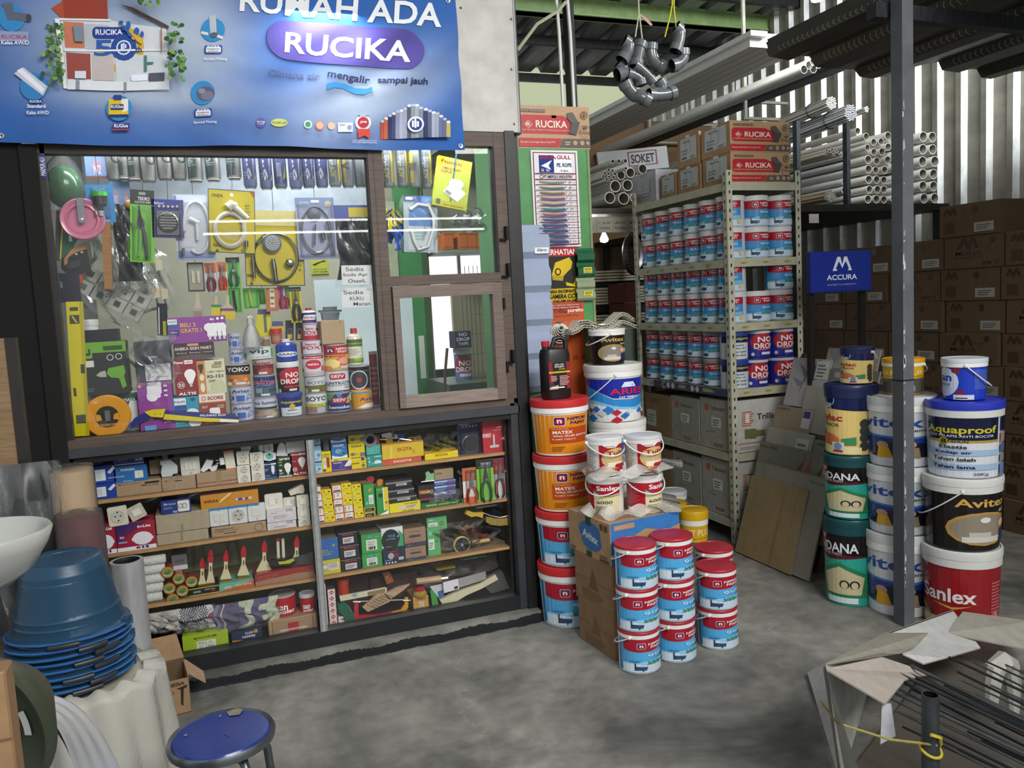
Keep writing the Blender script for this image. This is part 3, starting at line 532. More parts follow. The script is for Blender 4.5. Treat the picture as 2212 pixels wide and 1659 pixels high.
bx('spray_box','long dark red and brown carton in film under the black scraper','box',551,680,1231,1273,'r 0 0 100 100 96302f;p a07a62 0 0 100 0 100 50 70 56 0 34;n 22 72 36 11 d88070 n.6_PYLOX;n 18 52 26 8 d88070 12_x_300ml;l 66 18 72 52 .001 5a3028','8f3036',z=S3,m='gloss')
tool('putty_knife','black putty knife with green-yellow handle inlay lying on the dark red carton','scraper',[('handle','1f2122',.02,'582 1216 588 1209 610 1208 632 1204 640 1212 636 1222 610 1222 588 1224'),('inlay','b9bd3c',.002,'600 1214 615 1212 633 1206 637 1210 626 1217 604 1219',-.0015),('blade','5a5b58',.003,'636 1206 676 1192 680 1222 640 1220',.008,'steel')],3.49)
bx('carton','lime green carton with a small size and quantity table on its front','box',394,494,1367,1405,'r 0 0 100 100 a4c22a;t 50 76 50 13 2a3010 MONOCHROME;r 30 12 72 56 e9ecdc;r 50 12 51 56 777;r 30 34 72 35 777;n 40 45 14 9 333 SIZE;n 61 45 8 9 333 10";n 40 22 12 9 333 QTY;n 61 22 14 9 333 6PCS','a4c22a',z=S4,Y=3.475)
bx('hammer_box','dark blue box with orange corner lettered for a claw hammer','box',501,567,1360,1397,'r 0 0 100 100 1d2c52;p c9942e 0 0 46 0 28 24 0 30;t 58 72 28 20 dfe3ea CLAW;t 56 44 44 20 dfe3ea HAMMER;c 80 78 7 c9942e;t 15 8 24 10 222 VEM','1d2c52',z=S4,Y=3.475)
bx('carton','brown carton with vertical red label under the filler tins','box',580,686,1334,1385,'r 8 14 92 15 4a3a28;r 8 14 9 90 4a3a28;r 91 14 92 90 4a3a28;r 40 0 62 72 ad2a2c;u 51 30 60 12 eed ORSON','a58867',z=S4,Y=3.475)
tin('filler_tin','large red filler tin with white letters on the brown carton, partly behind the gloves','tin',582,641,1290,1338,'r 0 0 100 78 b31d28;r 0 0 100 12 2a1416;t 46 52 30 22 fff san;t 58 30 44 24 fff polac','b31d28',Y=3.56,lid='c9ccce')
tin('filler_tin','small red filler tin with a clear cap beside the metal divider','tin',647,681,1284,1330,'r 0 0 100 70 b31d28;t 44 50 34 22 fff san;t 52 28 50 22 fff polac','b31d28',Y=3.53,kind='tub',lid='c5c8c9')
for nm,lb,x0,x1,yt,yb,cl,cf,sd in(('cloth_roll','plain whitish cloth roll wrapped in film at the left of the bottom row',308,392,1322,1368,'c9c6c0',None,1),('patterned_cloth','black and white checked cloth in film between cloth roll and gloves',376,462,1312,1364,'cfd0d6',lambda u,v:hx('b02a4a')if u>.88 and v>.3 and v<.5 else hx('20242c' if(abs(v-.5)<.03 or((int(u*30)+int(v*22))%2 and .12<u<.85))else 'd2d4da'),2)):
 xc=(x0+x1)/2;Xa,_=onY(x0,1340,3.50);Xb,_=onY(x1,1340,3.50);Z1=onY(xc,yt,3.5)[1];Z0=onY(xc,yb,3.5)[1]
 root=E(nm,lb,'cloth',((Xa+Xb)/2,3.505,Z1));O('cloth',pillow(Xb-Xa,Z1-Z0,.05,30,22,.4,sd,cl,cf),'cloth',root,1.2);O('film_wrap',pillow((Xb-Xa)*1.05,(Z1-Z0)*1.05,.062,14,10,1,sd+5),_mats['film'],root,1.2)
root=E('work_gloves','purple and pale green striped work gloves packed in clear film','gloves',(*(lambda p:(p[0],3.49,p[1]))(onY(530,1297,3.49)),));Xa=onY(462,1330,3.49)[0];Xb=onY(600,1330,3.49)[0];hh=onY(530,1297,3.49)[1]-onY(530,1357,3.49)[1]
def gl(u,v):
 if u<.06:return hx('8d87a0')
 if .12<u<.14:return hx('cfd0c6')
 if u<.34:return hx('635c7c')
 if u<.37:return hx('4d4866')
 if u<.50:return hx('5c5578' if abs(v-.5)<.38-(u-.37)else 'b9c0a8')
 if u<.60:return hx('c3cab2')
 if u<.84-.12*(int(v*5)%2):return hx('5c5578')
 return hx('bfc8ae')
O('glove',pillow(Xb-Xa,hh,.04,50,20,.3,3,'ccc',gl),'cloth',root,1.2);O('film_wrap',pillow((Xb-Xa)*1.03,hh*1.06,.055,16,10,1,9),_mats['film'],root,1.2)
LB='r 0 0 100 100 a9cfe6;r 0 70 100 100 86b4d4;o 70 40 16 12 5f8aa0;c 45 42 6 c9d44a;x 20 12 80 26 2 8fb0c4'
for yt,yb,x0,z,lb in((1000,1033,676,S1,'bottom'),(963,997,674,None,'middle'),(939,961,672,None,'top')):bx('valve_box',f'pale sky-blue box, {lb} of three stacked against the metal divider','box',x0,x0+20,yt,yb,LB,'a9cfe6',z=z)
tool('pipe_coupler','grey plastic pipe coupler standing on the yellow lamp box','pipe fitting',[('socket','6b7174',.03,'693 938 711 936 714 952 695 954'),('~body','5f6568',.014,'703 950 705 972')],3.50)
bx('lamp_box','narrow yellow lamp box with spiral lamp and red figure on the front','bulb box',695,716,975,1030,'r 0 0 100 100 dccb22;q 18 18 50 66 8 e8e8d8;r 50 22 80 70 a33a1c;q 25 34 46 60 6 c8cba8;q 8 4 40 16 3 8a4a10;n 50 85 80 6 7a6a10 LAMPU;n 50 75 70 4 7a6a10 HEMAT','dccb22',z=S1,d=.06)
SG='r 0 0 100 100 2b76bd;t 46 84 66 14 fff SOLIGEN;o 46 46 24 16 6fa0b8;o 64 36 20 10 5c8ba4;c 40 48 10 c3d5dc;c 40 48 6 3a6a88;p e8edf0 0 0 100 0 100 22 60 10 20 16 0 24;n 78 70 20 6 cfe4f4 Class;o 74 34 8 4 234'
bx('faucet_box','blue box with valve picture, lower of the two matching blue ones','box',716,750,957,990,SG,'2b76bd');bx('faucet_box','blue box with valve picture, upper of the two matching blue ones','box',713,746,924,956,SG,'2b76bd')
bx('tape_box','yellow and violet box with slanted stripes under the blue valve boxes','box',717,760,990,1028,'r 0 0 100 100 4a3a8c;r 0 80 100 100 e3d43c;p e6e6f0 60 30 85 80 100 80 100 55 82 30;p e3d43c 80 30 96 54 100 54 100 40 92 30;t 24 90 22 10 222 GOLD;t 30 66 44 9 fff MAGNET;t 55 36 20 7 d83a4a 1004;x 6 6 90 14 2 aab;p 3a6ab0 30 20 50 60 60 60 45 20','4a3a8c',z=S1)
ON='r 0 0 100 100 e0c81e;t 50 78 66 14 2c2a18 ONDA;o 24 24 14 11 6c6c60;o 38 26 10 8 9a9a8c;r 70 8 98 30 2c4c9c;n 84 19 18 10 dde 1/2";n 55 20 20 5 554 500_AB'
bx('faucet_box','yellow box with brass fitting picture topping the yellow stack of three','box',752,789,925,956,ON,'e0c81e');bx('faucet_box','yellow box with brass fitting picture in the middle of the yellow stack','box',753,788,957,988,ON,'e0c81e')
bx('faucet_box','yellow box turned on its side at the foot of the yellow stack, lettering upright','box',760,792,989,1023,'r 0 0 100 100 e0c81e;u 22 50 60 14 2c2a18 ONDA;r 66 72 88 100 2c4c9c;o 78 24 12 16 6c6c60;u 80 52 20 6 554 500','e0c81e',z=S1)
tool('pipe_union','grey ring-shaped pipe union with teal cap on the teal boxes','pipe fitting',[('cap','2f8f94',.03,'790 924 795 923 800 938 796 946 791 944')],3.52)
X,Z=onY(799,950,3.49);g=G().lathe([(.018,0),(.030,0),(.032,.01),(.030,.03),(.018,.03),(.018,0)],'7d8487',20,m=Matrix.Rotation(PI/2,4,'X'));tag(O('pipe_ring',g,'plastic',None,.5,(X,3.51,Z)),'round grey threaded pipe ring facing out above the teal boxes','pipe fitting')
bx('hinge_box','teal box with white capital letters and hinge outline, lower of the two teal ones','box',793,826,983,1020,'r 0 0 100 100 2f938c;t 72 86 46 14 e4f0ee UNNU;r 8 10 22 90 4aaba4;q 46 24 94 44 6 e4f0ee;q 54 36 88 54 4 cfe4e2;u 12 78 18 8 e4f0ee STR;c 15 46 5 e4f0ee;t 34 28 12 14 e4f0ee X','2f938c',z=S1)
bx('hinge_box','teal patterned box turned sideways, upper of the two teal ones','box',791,822,961,982,'r 0 0 100 100 3fa39a;x 6 8 94 96 7 6fc0b8;r 20 0 24 100 3fa39a;r 60 0 64 100 3fa39a','3fa39a')
bx('tap_box','coral red shallow box with white letters on the right bay top shelf','box',826,911,990,1017,'r 0 0 100 100 c95a44;t 52 50 46 44 fbeee8 DCOTA','c95a44',z=S1)
bx('tap_box','yellow shallow box with red letters on the coral box, filled with loose taps','box',825,915,955,989,'r 0 0 100 100 d8b838;r 0 92 100 100 b9742a;t 54 56 34 22 a3301c DCOTA;r 18 10 24 80 e4cc60;r 72 20 80 50 c9a830','d8b838')
bx('tap_box','small yellow box with red letters right of the coral box under bagged black fittings','box',918,990,975,1005,'r 0 0 100 100 e4cf14;r 0 88 100 100 c9661c;t 50 52 38 34 9a2a14 DCOTA;r 3 66 20 72 f6f0a0;r 86 70 98 84 f6f0a0','e4cf14',z=S1)
tool('gate_valve','brass gate valve with red star handle lying in the yellow box','valve',[('hand_wheel','ab1e2c',.02,'812 941 819 939 820 958 816 960 811 957'),('~stem','b99a50',.004,'820 949 835 950',0,'metal'),('valve_body','a98c4a',.03,'833 946 846 944 849 954 842 960 834 957',0,'metal')],3.49)
tool('chrome_tap','chrome tap with cross head standing in the yellow box beside the brass valve','tap',[('body','c3c6c8',.02,'824 938 842 934 860 940 862 948 842 948 826 946',0,'chrome'),('~spindle','d0d2d4',.006,'848 922 850 944',0,'chrome'),('~cross_head','d0d2d4',.005,'838 924 860 925',0,'chrome'),('~spout','c0c3c5',.004,'858 957 864 948 888 951',0,'chrome'),('blue_tag','2c4c9c',.012,'857 937 872 936 874 946 860 947',-.002)],3.51)
tool('lever_tap','long-armed tap with black lever lying at the back of the yellow box','tap',[('~arm','222',.004,'888 938 896 932 905 925 918 921',0),('knob','1a1a1a',.02,'887 934 896 934 897 942 888 941'),('~outlet','c0b080',.005,'880 947 894 944 908 945',0,'metal'),('collar','b0b2b0',.02,'890 944 908 940 912 948 896 950',0,'chrome')],3.53)
bx('leaflet_box','white box with blue upside-down letters lying behind the taps','box',830,930,921,945,'r 0 0 100 100 d0cccd;a 180 84 60 22 36 2c3a6c GHT;n 40 50 16 12 a33 lux','d0cccd',Y=3.62,z=.90)
root,w,h=hang('strainer_bag','clear bag of black and chrome fittings piled on the small yellow box','bag',914,990,934,978,'','2a2d2f',Y=3.52,wire=False)
for o in list(root.children):bpy.data.objects.remove(o)
g=G();rr=random.Random(3)
for i in range(9):a=rr.uniform(-.4,.4)*w;g.tube([(a,rr.uniform(-.01,.02),rr.uniform(-.4,.1)*h),(a+rr.uniform(-.03,.03),.01,rr.uniform(-.1,.4)*h)],rr.uniform(.005,.012),rr.choice(['1d1f22','3a3f42','8b9093']),8)
O('fittings',g,'chrome',root,.6)['kind']='stuff';O('bag_film',pillow(w,h,.07,14,10,1,4),_mats['film_bag'],root,1.2).location=(0,0,h/2)
root,w,h=hang('floor_drain','dark blue carded round floor drain standing at the right of the top shelf','floor drain',988,1040,906,990,'r 0 0 100 100 2c2c50;r 0 78 100 100 2f3a8c;n 30 90 40 7 dde Bellucci;c 24 83 4 c3b090;c 38 83 4 c3b090;c 52 83 4 c3b090;c 66 83 4 c3b090;c 80 84 4 c3b090;n 55 3 24 2 ccd stainless','2c2c50',Y=3.52,wire=False)
g=G().lathe([(.034,0),(.040,.004),(.040,.008),(.036,.010),(.034,.006),(0,.006,'4a444c')],'b0acb0',28,m=Matrix.Translation((0,-.002,-.02))@Matrix.Rotation(PI/2,4,'X'));O('drain_ring',g,'chrome',root,.4);blister(root,w,h,8,8,92,72,.03)
bx('shower_box','tall red box with a chrome tee printed on it, top shelf right end','box',1043,1085,905,985,'r 0 0 100 100 b5323c;u 20 52 44 12 f3e4e2 ALPHARD;r 52 20 60 54 c9ccd0;q 34 14 80 22 3 c3c6ca;u 84 74 34 5 eccc Size;u 70 66 50 2 ebb text','b5323c',z=S1)
WH='r 0 0 100 100 c8622c;r 8 8 92 94 e4e2dc;r 14 12 86 30 3a3a3c;x 20 50 70 80 3 aaa';WH2='r 0 0 100 100 c8622c;r 8 8 92 94 e4e2dc;c 55 50 6 333;x 40 70 80 84 2 888;r 14 20 20 80 555';YE='r 0 0 100 100 e2cf1a;t 26 66 22 26 3a3610 SR;o 72 62 7 10 222;o 82 62 7 10 222;x 30 20 90 36 2 b9a810';YF2='r 0 0 100 100 e2cf1a;c 18 30 15 e9e6d8;c 18 30 7 222;n 65 60 44 26 8a7c10 Samt'
cols=((681,21,1050,1143,'wywyw','white and orange',0),(701,22,1056,1143,'YyYyY','yellow',1),(722,22,1047,1139,'wywyw','white and orange',0),(743,22,1043,1136,'YyYww','yellow',1),(765,21,1045,1133,'YyYyY','yellow',1))
nm5=['top','second','middle','fourth','bottom']
for ci,(x,w,yt,yb,pat,cn,kk)in enumerate(cols):
 hh=(yb-yt)/5;zt,zb=onY(x+10,yt,YF)[1],S2
 for i in range(5):
  wh=pat[i]=='w' or(kk==0);za=zb+(zt-zb)*(4-i)/5;zc=zb+(zt-zb)*(5-i)/5-.0006
  sx=(4-i)*-1.0*(1 if ci<2 else .5);X0=onY(x+sx,1100,YF)[0];X1=onY(x+w-1+sx,1100,YF)[0];W_,H_=X1-X0,zc-za
  o=O('nail_box',boxg(W_,H_,.06,'c8622c' if wh else 'e2cf1a',top='b9a04a'),'paper',loc=(X0,YF,za));tag(o,f"small {'white and orange' if wh else 'yellow'} box, {nm5[i]} of five in the {['first','second','third','fourth','fifth'][ci]} stack from the metal divider",'box','small boxes in stacks of five')
  O('printed_front',G().art((WH if i%2==0 else WH2)if wh else(YE if pat[i]=='Y' else YF2),W_,H_,fl(0,0,0)),'print',o)
for i,(yt,yb)in enumerate(((1118,1131),(1107,1118),(1096,1106))):bx('drill_bit_box',f"tiny black and yellow box, {['bottom','middle','top'][i]} one under the tall green box",'box',787,811,yt,yb,'r 0 0 100 100 c9bc50;r 8 14 92 86 24261c;x 20 34 80 66 2 998','c9bc50',z=S2 if i==0 else None,d=.05)
bx('green_box','upright green box with a white barcode sticker beside the stacks of yellow boxes','box',786,809,1046,1095,'r 0 0 100 100 3f9a50;q 44 12 86 52 2 dfe8e4;x 50 18 80 44 4 899;p b3a83c 40 72 56 66 80 76 60 86;r 14 12 36 24 6fb8c4','3f9a50',d=.05)
bx('drill_box','tall green box with yellow side and gripping tool picture','box',814,840,1053,1126,'r 0 0 100 100 2f9448;r 62 14 100 100 e2c83a;p f0f0e8 56 14 62 14 62 100 56 100;o 36 72 18 8 333;l 30 78 66 58 .006 666;l 40 60 70 60 .004 999;p f0f0e8 10 0 100 14 94 0;n 30 94 50 4 cec YUM;u 84 44 30 8 7a6a10 HOJOM','2f9448',z=S2,d=.06)
for nm,x0,y0,c1 in(('red',790,1045,'b3303a'),('orange',812,1052,'c98a3c')):tool('egg_bulb',f'{nm} round-headed door stop lying on the green boxes','door stop',[('head',c1,.022,f'{x0+3} {y0-13} {x0+9} {y0-17} {x0+17} {y0-15} {x0+19} {y0-8} {x0+15} {y0-2} {x0+6} {y0-1} {x0+1} {y0-6}'),('neck','8a4a3c',.012,f'{x0-14} {y0-5} {x0+3} {y0-8} {x0+4} {y0-3} {x0-13} {y0-1}')],3.53)
bx('lock_box','yellow box with handwritten 10.000 and a picture sticker','box',842,909,1085,1121,'r 0 0 100 100 e4d71a;r 26 26 92 68 d9c9b4;l 30 34 48 60 .006 555;t 70 56 30 12 a3302c HAISER;n 66 40 24 8 555 ENGSEL;n 70 84 42 14 222 10.000;n 60 12 36 12 222 10_000','e4d71a',z=S2)
for i,(yt,yb,w0)in enumerate(((1070,1084,830),(1054,1069,833),(1036,1053,832))):bx('lock_box',f"flat black box with grey stripe, {['bottom','middle','top'][i]} of three on the handwritten yellow box",'box',w0,900-i*5,yt,yb,'r 0 0 100 100 232326;r 0 55 100 74 8a8a90;r 40 20 80 50 b9b9c0;x 44 26 76 44 2 444','232326',Y=3.49)
bx('lock_box','black box with red band and gold letters','box',904,938,1048,1081,'r 0 0 100 100 2a2426;r 0 44 60 72 8c1c28;t 50 56 88 22 e0c070 VANIRO;r 4 4 80 14 a33040','2a2426',Y=3.5)
tool('barrel_bolt','light green bolt latch lying on the black box with gold letters','latch',[('latch','86b890',.012,'918 1040 921 1030 919 1022 926 1018 931 1024 937 1022 938 1038'),('~bar','d5d8d4',.002,'910 1041 938 1038',0,'metal')],3.49)
bx('small_carton','small brown carton marked with one black word at the back of the second shelf','box',938,980,1013,1037,'t 24 66 32 16 2a2420 Onat','a38e70',Y=3.52)
for i,(yt,yb)in enumerate(((1060,1078),(1048,1059),(1037,1047))):bx('blade_box',f"slim blue and silver box, {['bottom','middle','top'][i]} of three below the small brown carton",'box',938,984,yt,yb,'r 0 0 100 100 3c5c9c;r 0 60 100 92 b9c3dc;r 60 66 96 84 a33a4a;x 6 16 60 44 2 8ca0cc','3c5c9c',Y=3.5)
bx('hook_box','long dark green box with upside-down pale green capital letters','box',911,1003,1083,1115,'r 0 0 100 100 1f6a42;a 180 52 50 84 34 c9d44a DOW_HOOK_SERIES','1f6a42',z=S2)
root,w,h=hang('key_bag','clear bag full of silver keys lying on the dark green box','bag',932,998,1058,1086,'','aaa',Y=3.49,wire=False)
for o in list(root.children):bpy.data.objects.remove(o)
g=G();rr=random.Random(8)
for i in range(16):a,b=rr.uniform(-.42,.42)*w,rr.uniform(-.4,.1)*h;t=rr.uniform(0,3);g.box(-.012,.012,0,.002,-.003,.003,'b9bcc0',m=Matrix.Translation((a,rr.uniform(-.01,.01),b))@Matrix.Rotation(t,4,'Y')).lathe([(0,.002),(.006,.002),(.006,0)],'c3c6ca',8,m=Matrix.Translation((a+.012*cos(t),0,b-.012*sin(t)))@Matrix.Rotation(PI/2,4,'X'))
O('keys',g,'chrome',root)['kind']='stuff';O('bag_film',pillow(w,h,.03,12,8,1,6),_mats['film_bag'],root,1.2).location=(0,0,h/2)
tool('wrench','chrome combination wrench hanging down in front of the dark green box','wrench',[('~shank','b5bcc0',.004,'994 1030 996 1060 995 1085',0,'chrome'),('ring','a8b0b4',.008,'986 1088 991 1083 998 1083 1003 1090 999 1098 992 1099 987 1095',0,'chrome'),('jaw','a8b0b4',.008,'988 1020 993 1026 1000 1026 1005 1018 1002 1014 996 1020 991 1014',0,'chrome')],3.48)
def pliers(label,x0,x1,yt,yb,card,hc,hc2,jaw,Y=3.48,art='',snip=False,group='carded pliers'):
 root,w,h=hang('pliers',label,'pliers',x0,x1,yt,yb,art,card,Y=Y,wire=False,group=group)
 q=lambda x,z:((x/100-.5)*w,(z/100-.5)*h)
 for s in(-1,1):
  pts=[q(50+s*a,b)for a,b in((3,54),(18,46),(28,32),(26,16),(16,5))]
  g=G().tube([(a,-.012,b)for a,b in pts],[.004,.0065,.007,.0065,.005],hc,8).tube([(a+s*.002,-.0165,b)for a,b in pts[1:-1]],.0035,hc2,6);O('handle',g,'plastic',root,.8)
 P=[q(*p)for p in((40,52),(38,60),(44,72),(49,92 if not snip else 84),(51,92 if not snip else 84),(56,72),(62,60),(60,52))];O('jaw',G().prism(P,.01,lambda u,v,k:(u,k-.017,v),jaw).lathe([(0,.003),(.006,.003),(.006,0)],'888',10,m=Matrix.Translation((*(lambda t:(t[0],-.017,t[1]))(q(50,56)),))@Matrix.Rotation(PI/2,4,'X')),'steel',root)
 blister(root,w,h,16,4,84,94,.024);return root
pliers('orange-handled cutting pliers on an orange and white card in the cabinet',1000,1036,1010,1093,'e6e4e0','d8562a','2a2020','8a8f92',art='r 0 0 100 100 e4e2de;r 0 66 100 100 c9673a;r 0 0 100 24 d8662c;t 50 90 60 8 3a1c14 HOBAI')
pliers('green long-nose pliers on a bright green card in the cabinet',1030,1067,992,1088,'7bc23a','1f4a2c','3a8a4a','4a4f50',art='r 0 0 100 100 7cc03a;r 0 80 100 100 26282a;t 55 90 60 6 dde TEKIRO;n 50 84 70 3 ccc LONGNOSE',Y=3.475)
pliers('red and black pliers on a red-white card at the shelf right end',1062,1094,990,1078,'dcdada','3a2a2e','c05048','7b8083',art='r 0 0 100 100 d9d8da;r 0 62 100 100 b53a3c;r 0 86 100 100 8c2038;n 50 76 60 6 e88 NANKAI',Y=3.48)
bx('screw_box','yellow box with large white size label on the third shelf','box',692,736,1209,1252,'r 0 0 100 100 c9bc2a;r 8 26 92 80 d9d8d0;g 26 54 14 2 444;r 45 36 86 70 c3c2bc;n 50 74 70 8 333 KUNCI_BAJA;n 66 54 30 12 555 114_X_10;n 30 31 30 7 333 Drillis','c9bc2a',z=S3)
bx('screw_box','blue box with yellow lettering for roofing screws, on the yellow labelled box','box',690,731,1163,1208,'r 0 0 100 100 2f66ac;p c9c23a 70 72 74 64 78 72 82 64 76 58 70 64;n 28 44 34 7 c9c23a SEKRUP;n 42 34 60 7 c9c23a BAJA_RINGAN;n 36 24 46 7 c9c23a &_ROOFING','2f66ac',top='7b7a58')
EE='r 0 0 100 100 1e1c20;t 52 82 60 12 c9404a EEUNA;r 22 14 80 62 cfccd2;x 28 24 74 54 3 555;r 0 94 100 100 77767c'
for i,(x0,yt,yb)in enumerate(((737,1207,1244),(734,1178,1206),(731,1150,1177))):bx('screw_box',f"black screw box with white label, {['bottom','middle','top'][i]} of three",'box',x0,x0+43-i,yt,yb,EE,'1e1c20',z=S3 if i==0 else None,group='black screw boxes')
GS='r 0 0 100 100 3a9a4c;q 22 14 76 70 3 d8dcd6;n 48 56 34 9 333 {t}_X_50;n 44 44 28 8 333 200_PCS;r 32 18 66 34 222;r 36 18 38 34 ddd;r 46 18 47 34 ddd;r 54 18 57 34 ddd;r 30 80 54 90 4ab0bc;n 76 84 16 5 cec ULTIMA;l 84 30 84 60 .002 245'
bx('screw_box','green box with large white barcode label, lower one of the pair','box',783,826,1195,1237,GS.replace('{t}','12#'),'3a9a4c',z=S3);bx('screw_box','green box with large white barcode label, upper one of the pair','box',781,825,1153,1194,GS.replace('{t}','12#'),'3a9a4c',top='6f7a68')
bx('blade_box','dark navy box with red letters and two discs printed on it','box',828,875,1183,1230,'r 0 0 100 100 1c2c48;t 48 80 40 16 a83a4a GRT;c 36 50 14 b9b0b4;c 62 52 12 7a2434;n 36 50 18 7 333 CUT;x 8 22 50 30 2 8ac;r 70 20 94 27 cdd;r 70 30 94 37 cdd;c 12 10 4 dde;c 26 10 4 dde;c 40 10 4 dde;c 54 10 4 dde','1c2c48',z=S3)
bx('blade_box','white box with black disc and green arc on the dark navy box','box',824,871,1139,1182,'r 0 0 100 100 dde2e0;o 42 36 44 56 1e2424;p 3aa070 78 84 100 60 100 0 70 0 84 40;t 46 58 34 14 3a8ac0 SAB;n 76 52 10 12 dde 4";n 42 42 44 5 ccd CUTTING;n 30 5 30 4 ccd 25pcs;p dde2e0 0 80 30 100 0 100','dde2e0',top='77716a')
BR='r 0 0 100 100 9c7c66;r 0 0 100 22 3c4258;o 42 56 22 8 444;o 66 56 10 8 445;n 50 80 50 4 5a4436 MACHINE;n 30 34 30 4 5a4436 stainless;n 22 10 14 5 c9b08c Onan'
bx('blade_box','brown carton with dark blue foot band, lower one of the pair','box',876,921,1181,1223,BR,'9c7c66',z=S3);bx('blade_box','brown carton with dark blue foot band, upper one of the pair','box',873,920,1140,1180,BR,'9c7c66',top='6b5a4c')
for x0,x1,yt,yb,y,lb in((922,965,1117,1145,3.53,'upper wide'),(924,951,1140,1206,3.51,'lower tall')):bx('hook_pack',f'{lb} green plastic pack with white label and small hook','pack',x0,x1,yt,yb,'r 0 0 100 100 5fae6a;r 8 22 52 60 e0e6e0;x 12 28 46 52 3 778;g 74 50 10 3 3a5a40;r 10 74 34 88 8fc4cc','5fae6a',Y=y,d=.02,z=S3 if yt>1130 else None,m='gloss')
root=E('caster_wheel','small caster wheel with cream tyre lying in film on the third shelf','wheel',(*(lambda p:(p[0],3.51,p[1]))(onY(997,1176,3.51)),));M=Matrix.Rotation(PI/2,4,'X')
O('tyre',G().lathe([(.034,-.01),(.040,-.006),(.041,.006),(.036,.01),(.034,.01)],'b5a468',28,m=M),'plastic',root,.7);O('hub',G().lathe([(0,.012),(.006,.012),(.008,.006,'888'),(.034,.006,'2a2a2e'),(.034,-.008,'2a2a2e')],'999',24,m=M),'plastic',root,.5)
for i in range(5):a=i*1.257;O('spoke',G().box(.008,.033,-.011,-.006,-.003,.003,'4a4a50',m=Matrix.Rotation(a,4,'Y')),'plastic',root)
tool('wooden_stick','short light wooden handle lying behind the caster wheel','handle',[('~stick','c09a6c',.012,'980 1162 1000 1145 1012 1137',0,'wood')],3.54);tool('wooden_stick','round wooden dowel lying right of the caster wheel','handle',[('~stick','c3a06c',.010,'1020 1172 1057 1166',0,'wood')],3.50)
tool('soldering_iron','thin metal iron with red plastic grip on the third shelf','tool',[('~grip','cc4a44',.009,'1019 1147 1030 1151 1048 1156'),('~rod','7b8a84',.003,'1048 1156 1070 1164 1090 1169',0,'metal')],3.49)
root=tool('wire_brush','curved wire brush with yellow handle and brass bristles at the right end','brush',[('grip','c9a83a',.018,'1005 1110 1010 1103 1025 1108 1045 1107 1043 1119 1030 1115 1018 1117'),('~spine','cfd0cc',.003,'1044 1108 1060 1114 1080 1118 1098 1114',0,'metal'),('bristles','9a8240',.014,'1050 1116 1064 1119 1082 1121 1098 1118 1098 1134 1080 1136 1062 1134 1050 1128',0,'cloth')],3.47)
bx('white_carton','plain white carton standing behind the wire brush','box',1030,1074,1092,1115,'','d3d5dc',Y=3.6,z=.49)
root=E('tool_bag','heap of tools in crumpled clear film at the right of the third shelf','bag',(*(lambda p:(p[0],3.53,p[1]))(onY(1000,1125,3.53)),));O('bag_film',pillow(.28,.13,.07,20,14,1.6,12),_mats['film_bag'],root,1.2)
g=G();rr=random.Random(31)
for i in range(14):a=rr.uniform(-.12,.12);b=rr.uniform(-.11,-.03);g.tube([(a,.02,b),(a+rr.uniform(-.05,.05),.025,b+rr.uniform(-.03,.03))],.005,rr.choice(['8a6a54','5a5458','a98a70','77666a']),6)
O('tool_heap',g,'plastic',root)['kind']='stuff'
bx('sanding_disc_pack','dark grey disc pack with green segment behind the red grip','pack',1056,1098,1132,1160,'r 0 0 100 100 4a5054;p 8fc0ac 20 100 90 100 80 55 40 50;o 24 60 12 40 a83040','4a5054',Y=3.6,z=.40,d=.02)
for c_,(x0,x1,yt,yb,n)in enumerate(((697,707,1262,1356,7),(709,727,1274,1356,6))):
 z0=S4;z1=onY(x0,yt,3.475)[1]
 for i in range(n):
  a=z0+(z1-z0)*i/n;b=z0+(z1-z0)*(i+1)/n-.0005;X0,X1=onY(x0,1310,3.475)[0],onY(x1,1310,3.475)[0]
  o=O('bulb_carton',boxg(X1-X0,b-a,.05,'dcd4d0','5a3c38','5a3c38'),'paper',loc=(X0,3.475,a));tag(o,f"tiny red diamond box, {['lowest','second','third','fourth','fifth','sixth','seventh'][i]} from below, {['left','right'][c_]} column by the divider",'box','tiny boxes with red diamonds');O('printed_front',G().art('p b52a34 50 86 84 50 50 14 16 50;t 50 50 44 16 fff OK',X1-X0,b-a,fl(0,0,0)),'print',o)
bx('valve_carton','white carton with red triangle at the bottom left of the right bay','box',731,766,1330,1352,'r 0 0 100 100 dcd8d4;p b52a34 8 70 40 30 60 70;n 70 40 40 20 a33 FORCE','dcd8d4',z=S4)
tool('hacksaw','hacksaw frame, red with yellow front end and dark green pistol grip','saw',[('frame','b0262c',.012,'766 1297 774 1297 775 1330 820 1328 846 1322 850 1330 826 1334 764 1341'),('front_frame','d59a24',.012,'845 1323 866 1318 874 1306 875 1291 882 1291 882 1312 872 1326 848 1331',0),('grip','1d5c44',.03,'728 1305 742 1299 752 1306 758 1322 766 1330 765 1340 746 1343 742 1330 732 1322',-.006),('~blade_pin','ccc',.003,'762 1299 778 1300',-.004,'metal'),('~wing_nut','ccc',.003,'870 1297 886 1296',-.004,'metal'),('~blade','9a9a94',.0025,'770 1300 876 1296',.004,'metal')],3.482)
root=tool('rasp','cream flat rasp with a brown toothed patch lying aslant','tool',[('blade','d3ccb0',.008,'733 1288 832 1269 836 1271 835 1280 736 1299'),('toothed_patch','8a7850',.002,'794 1279 832 1271 832 1279 795 1287',-.0015),('emblem','7ab0a0',.001,'758 1287 764 1282 772 1283 770 1290',-.001)],3.48)
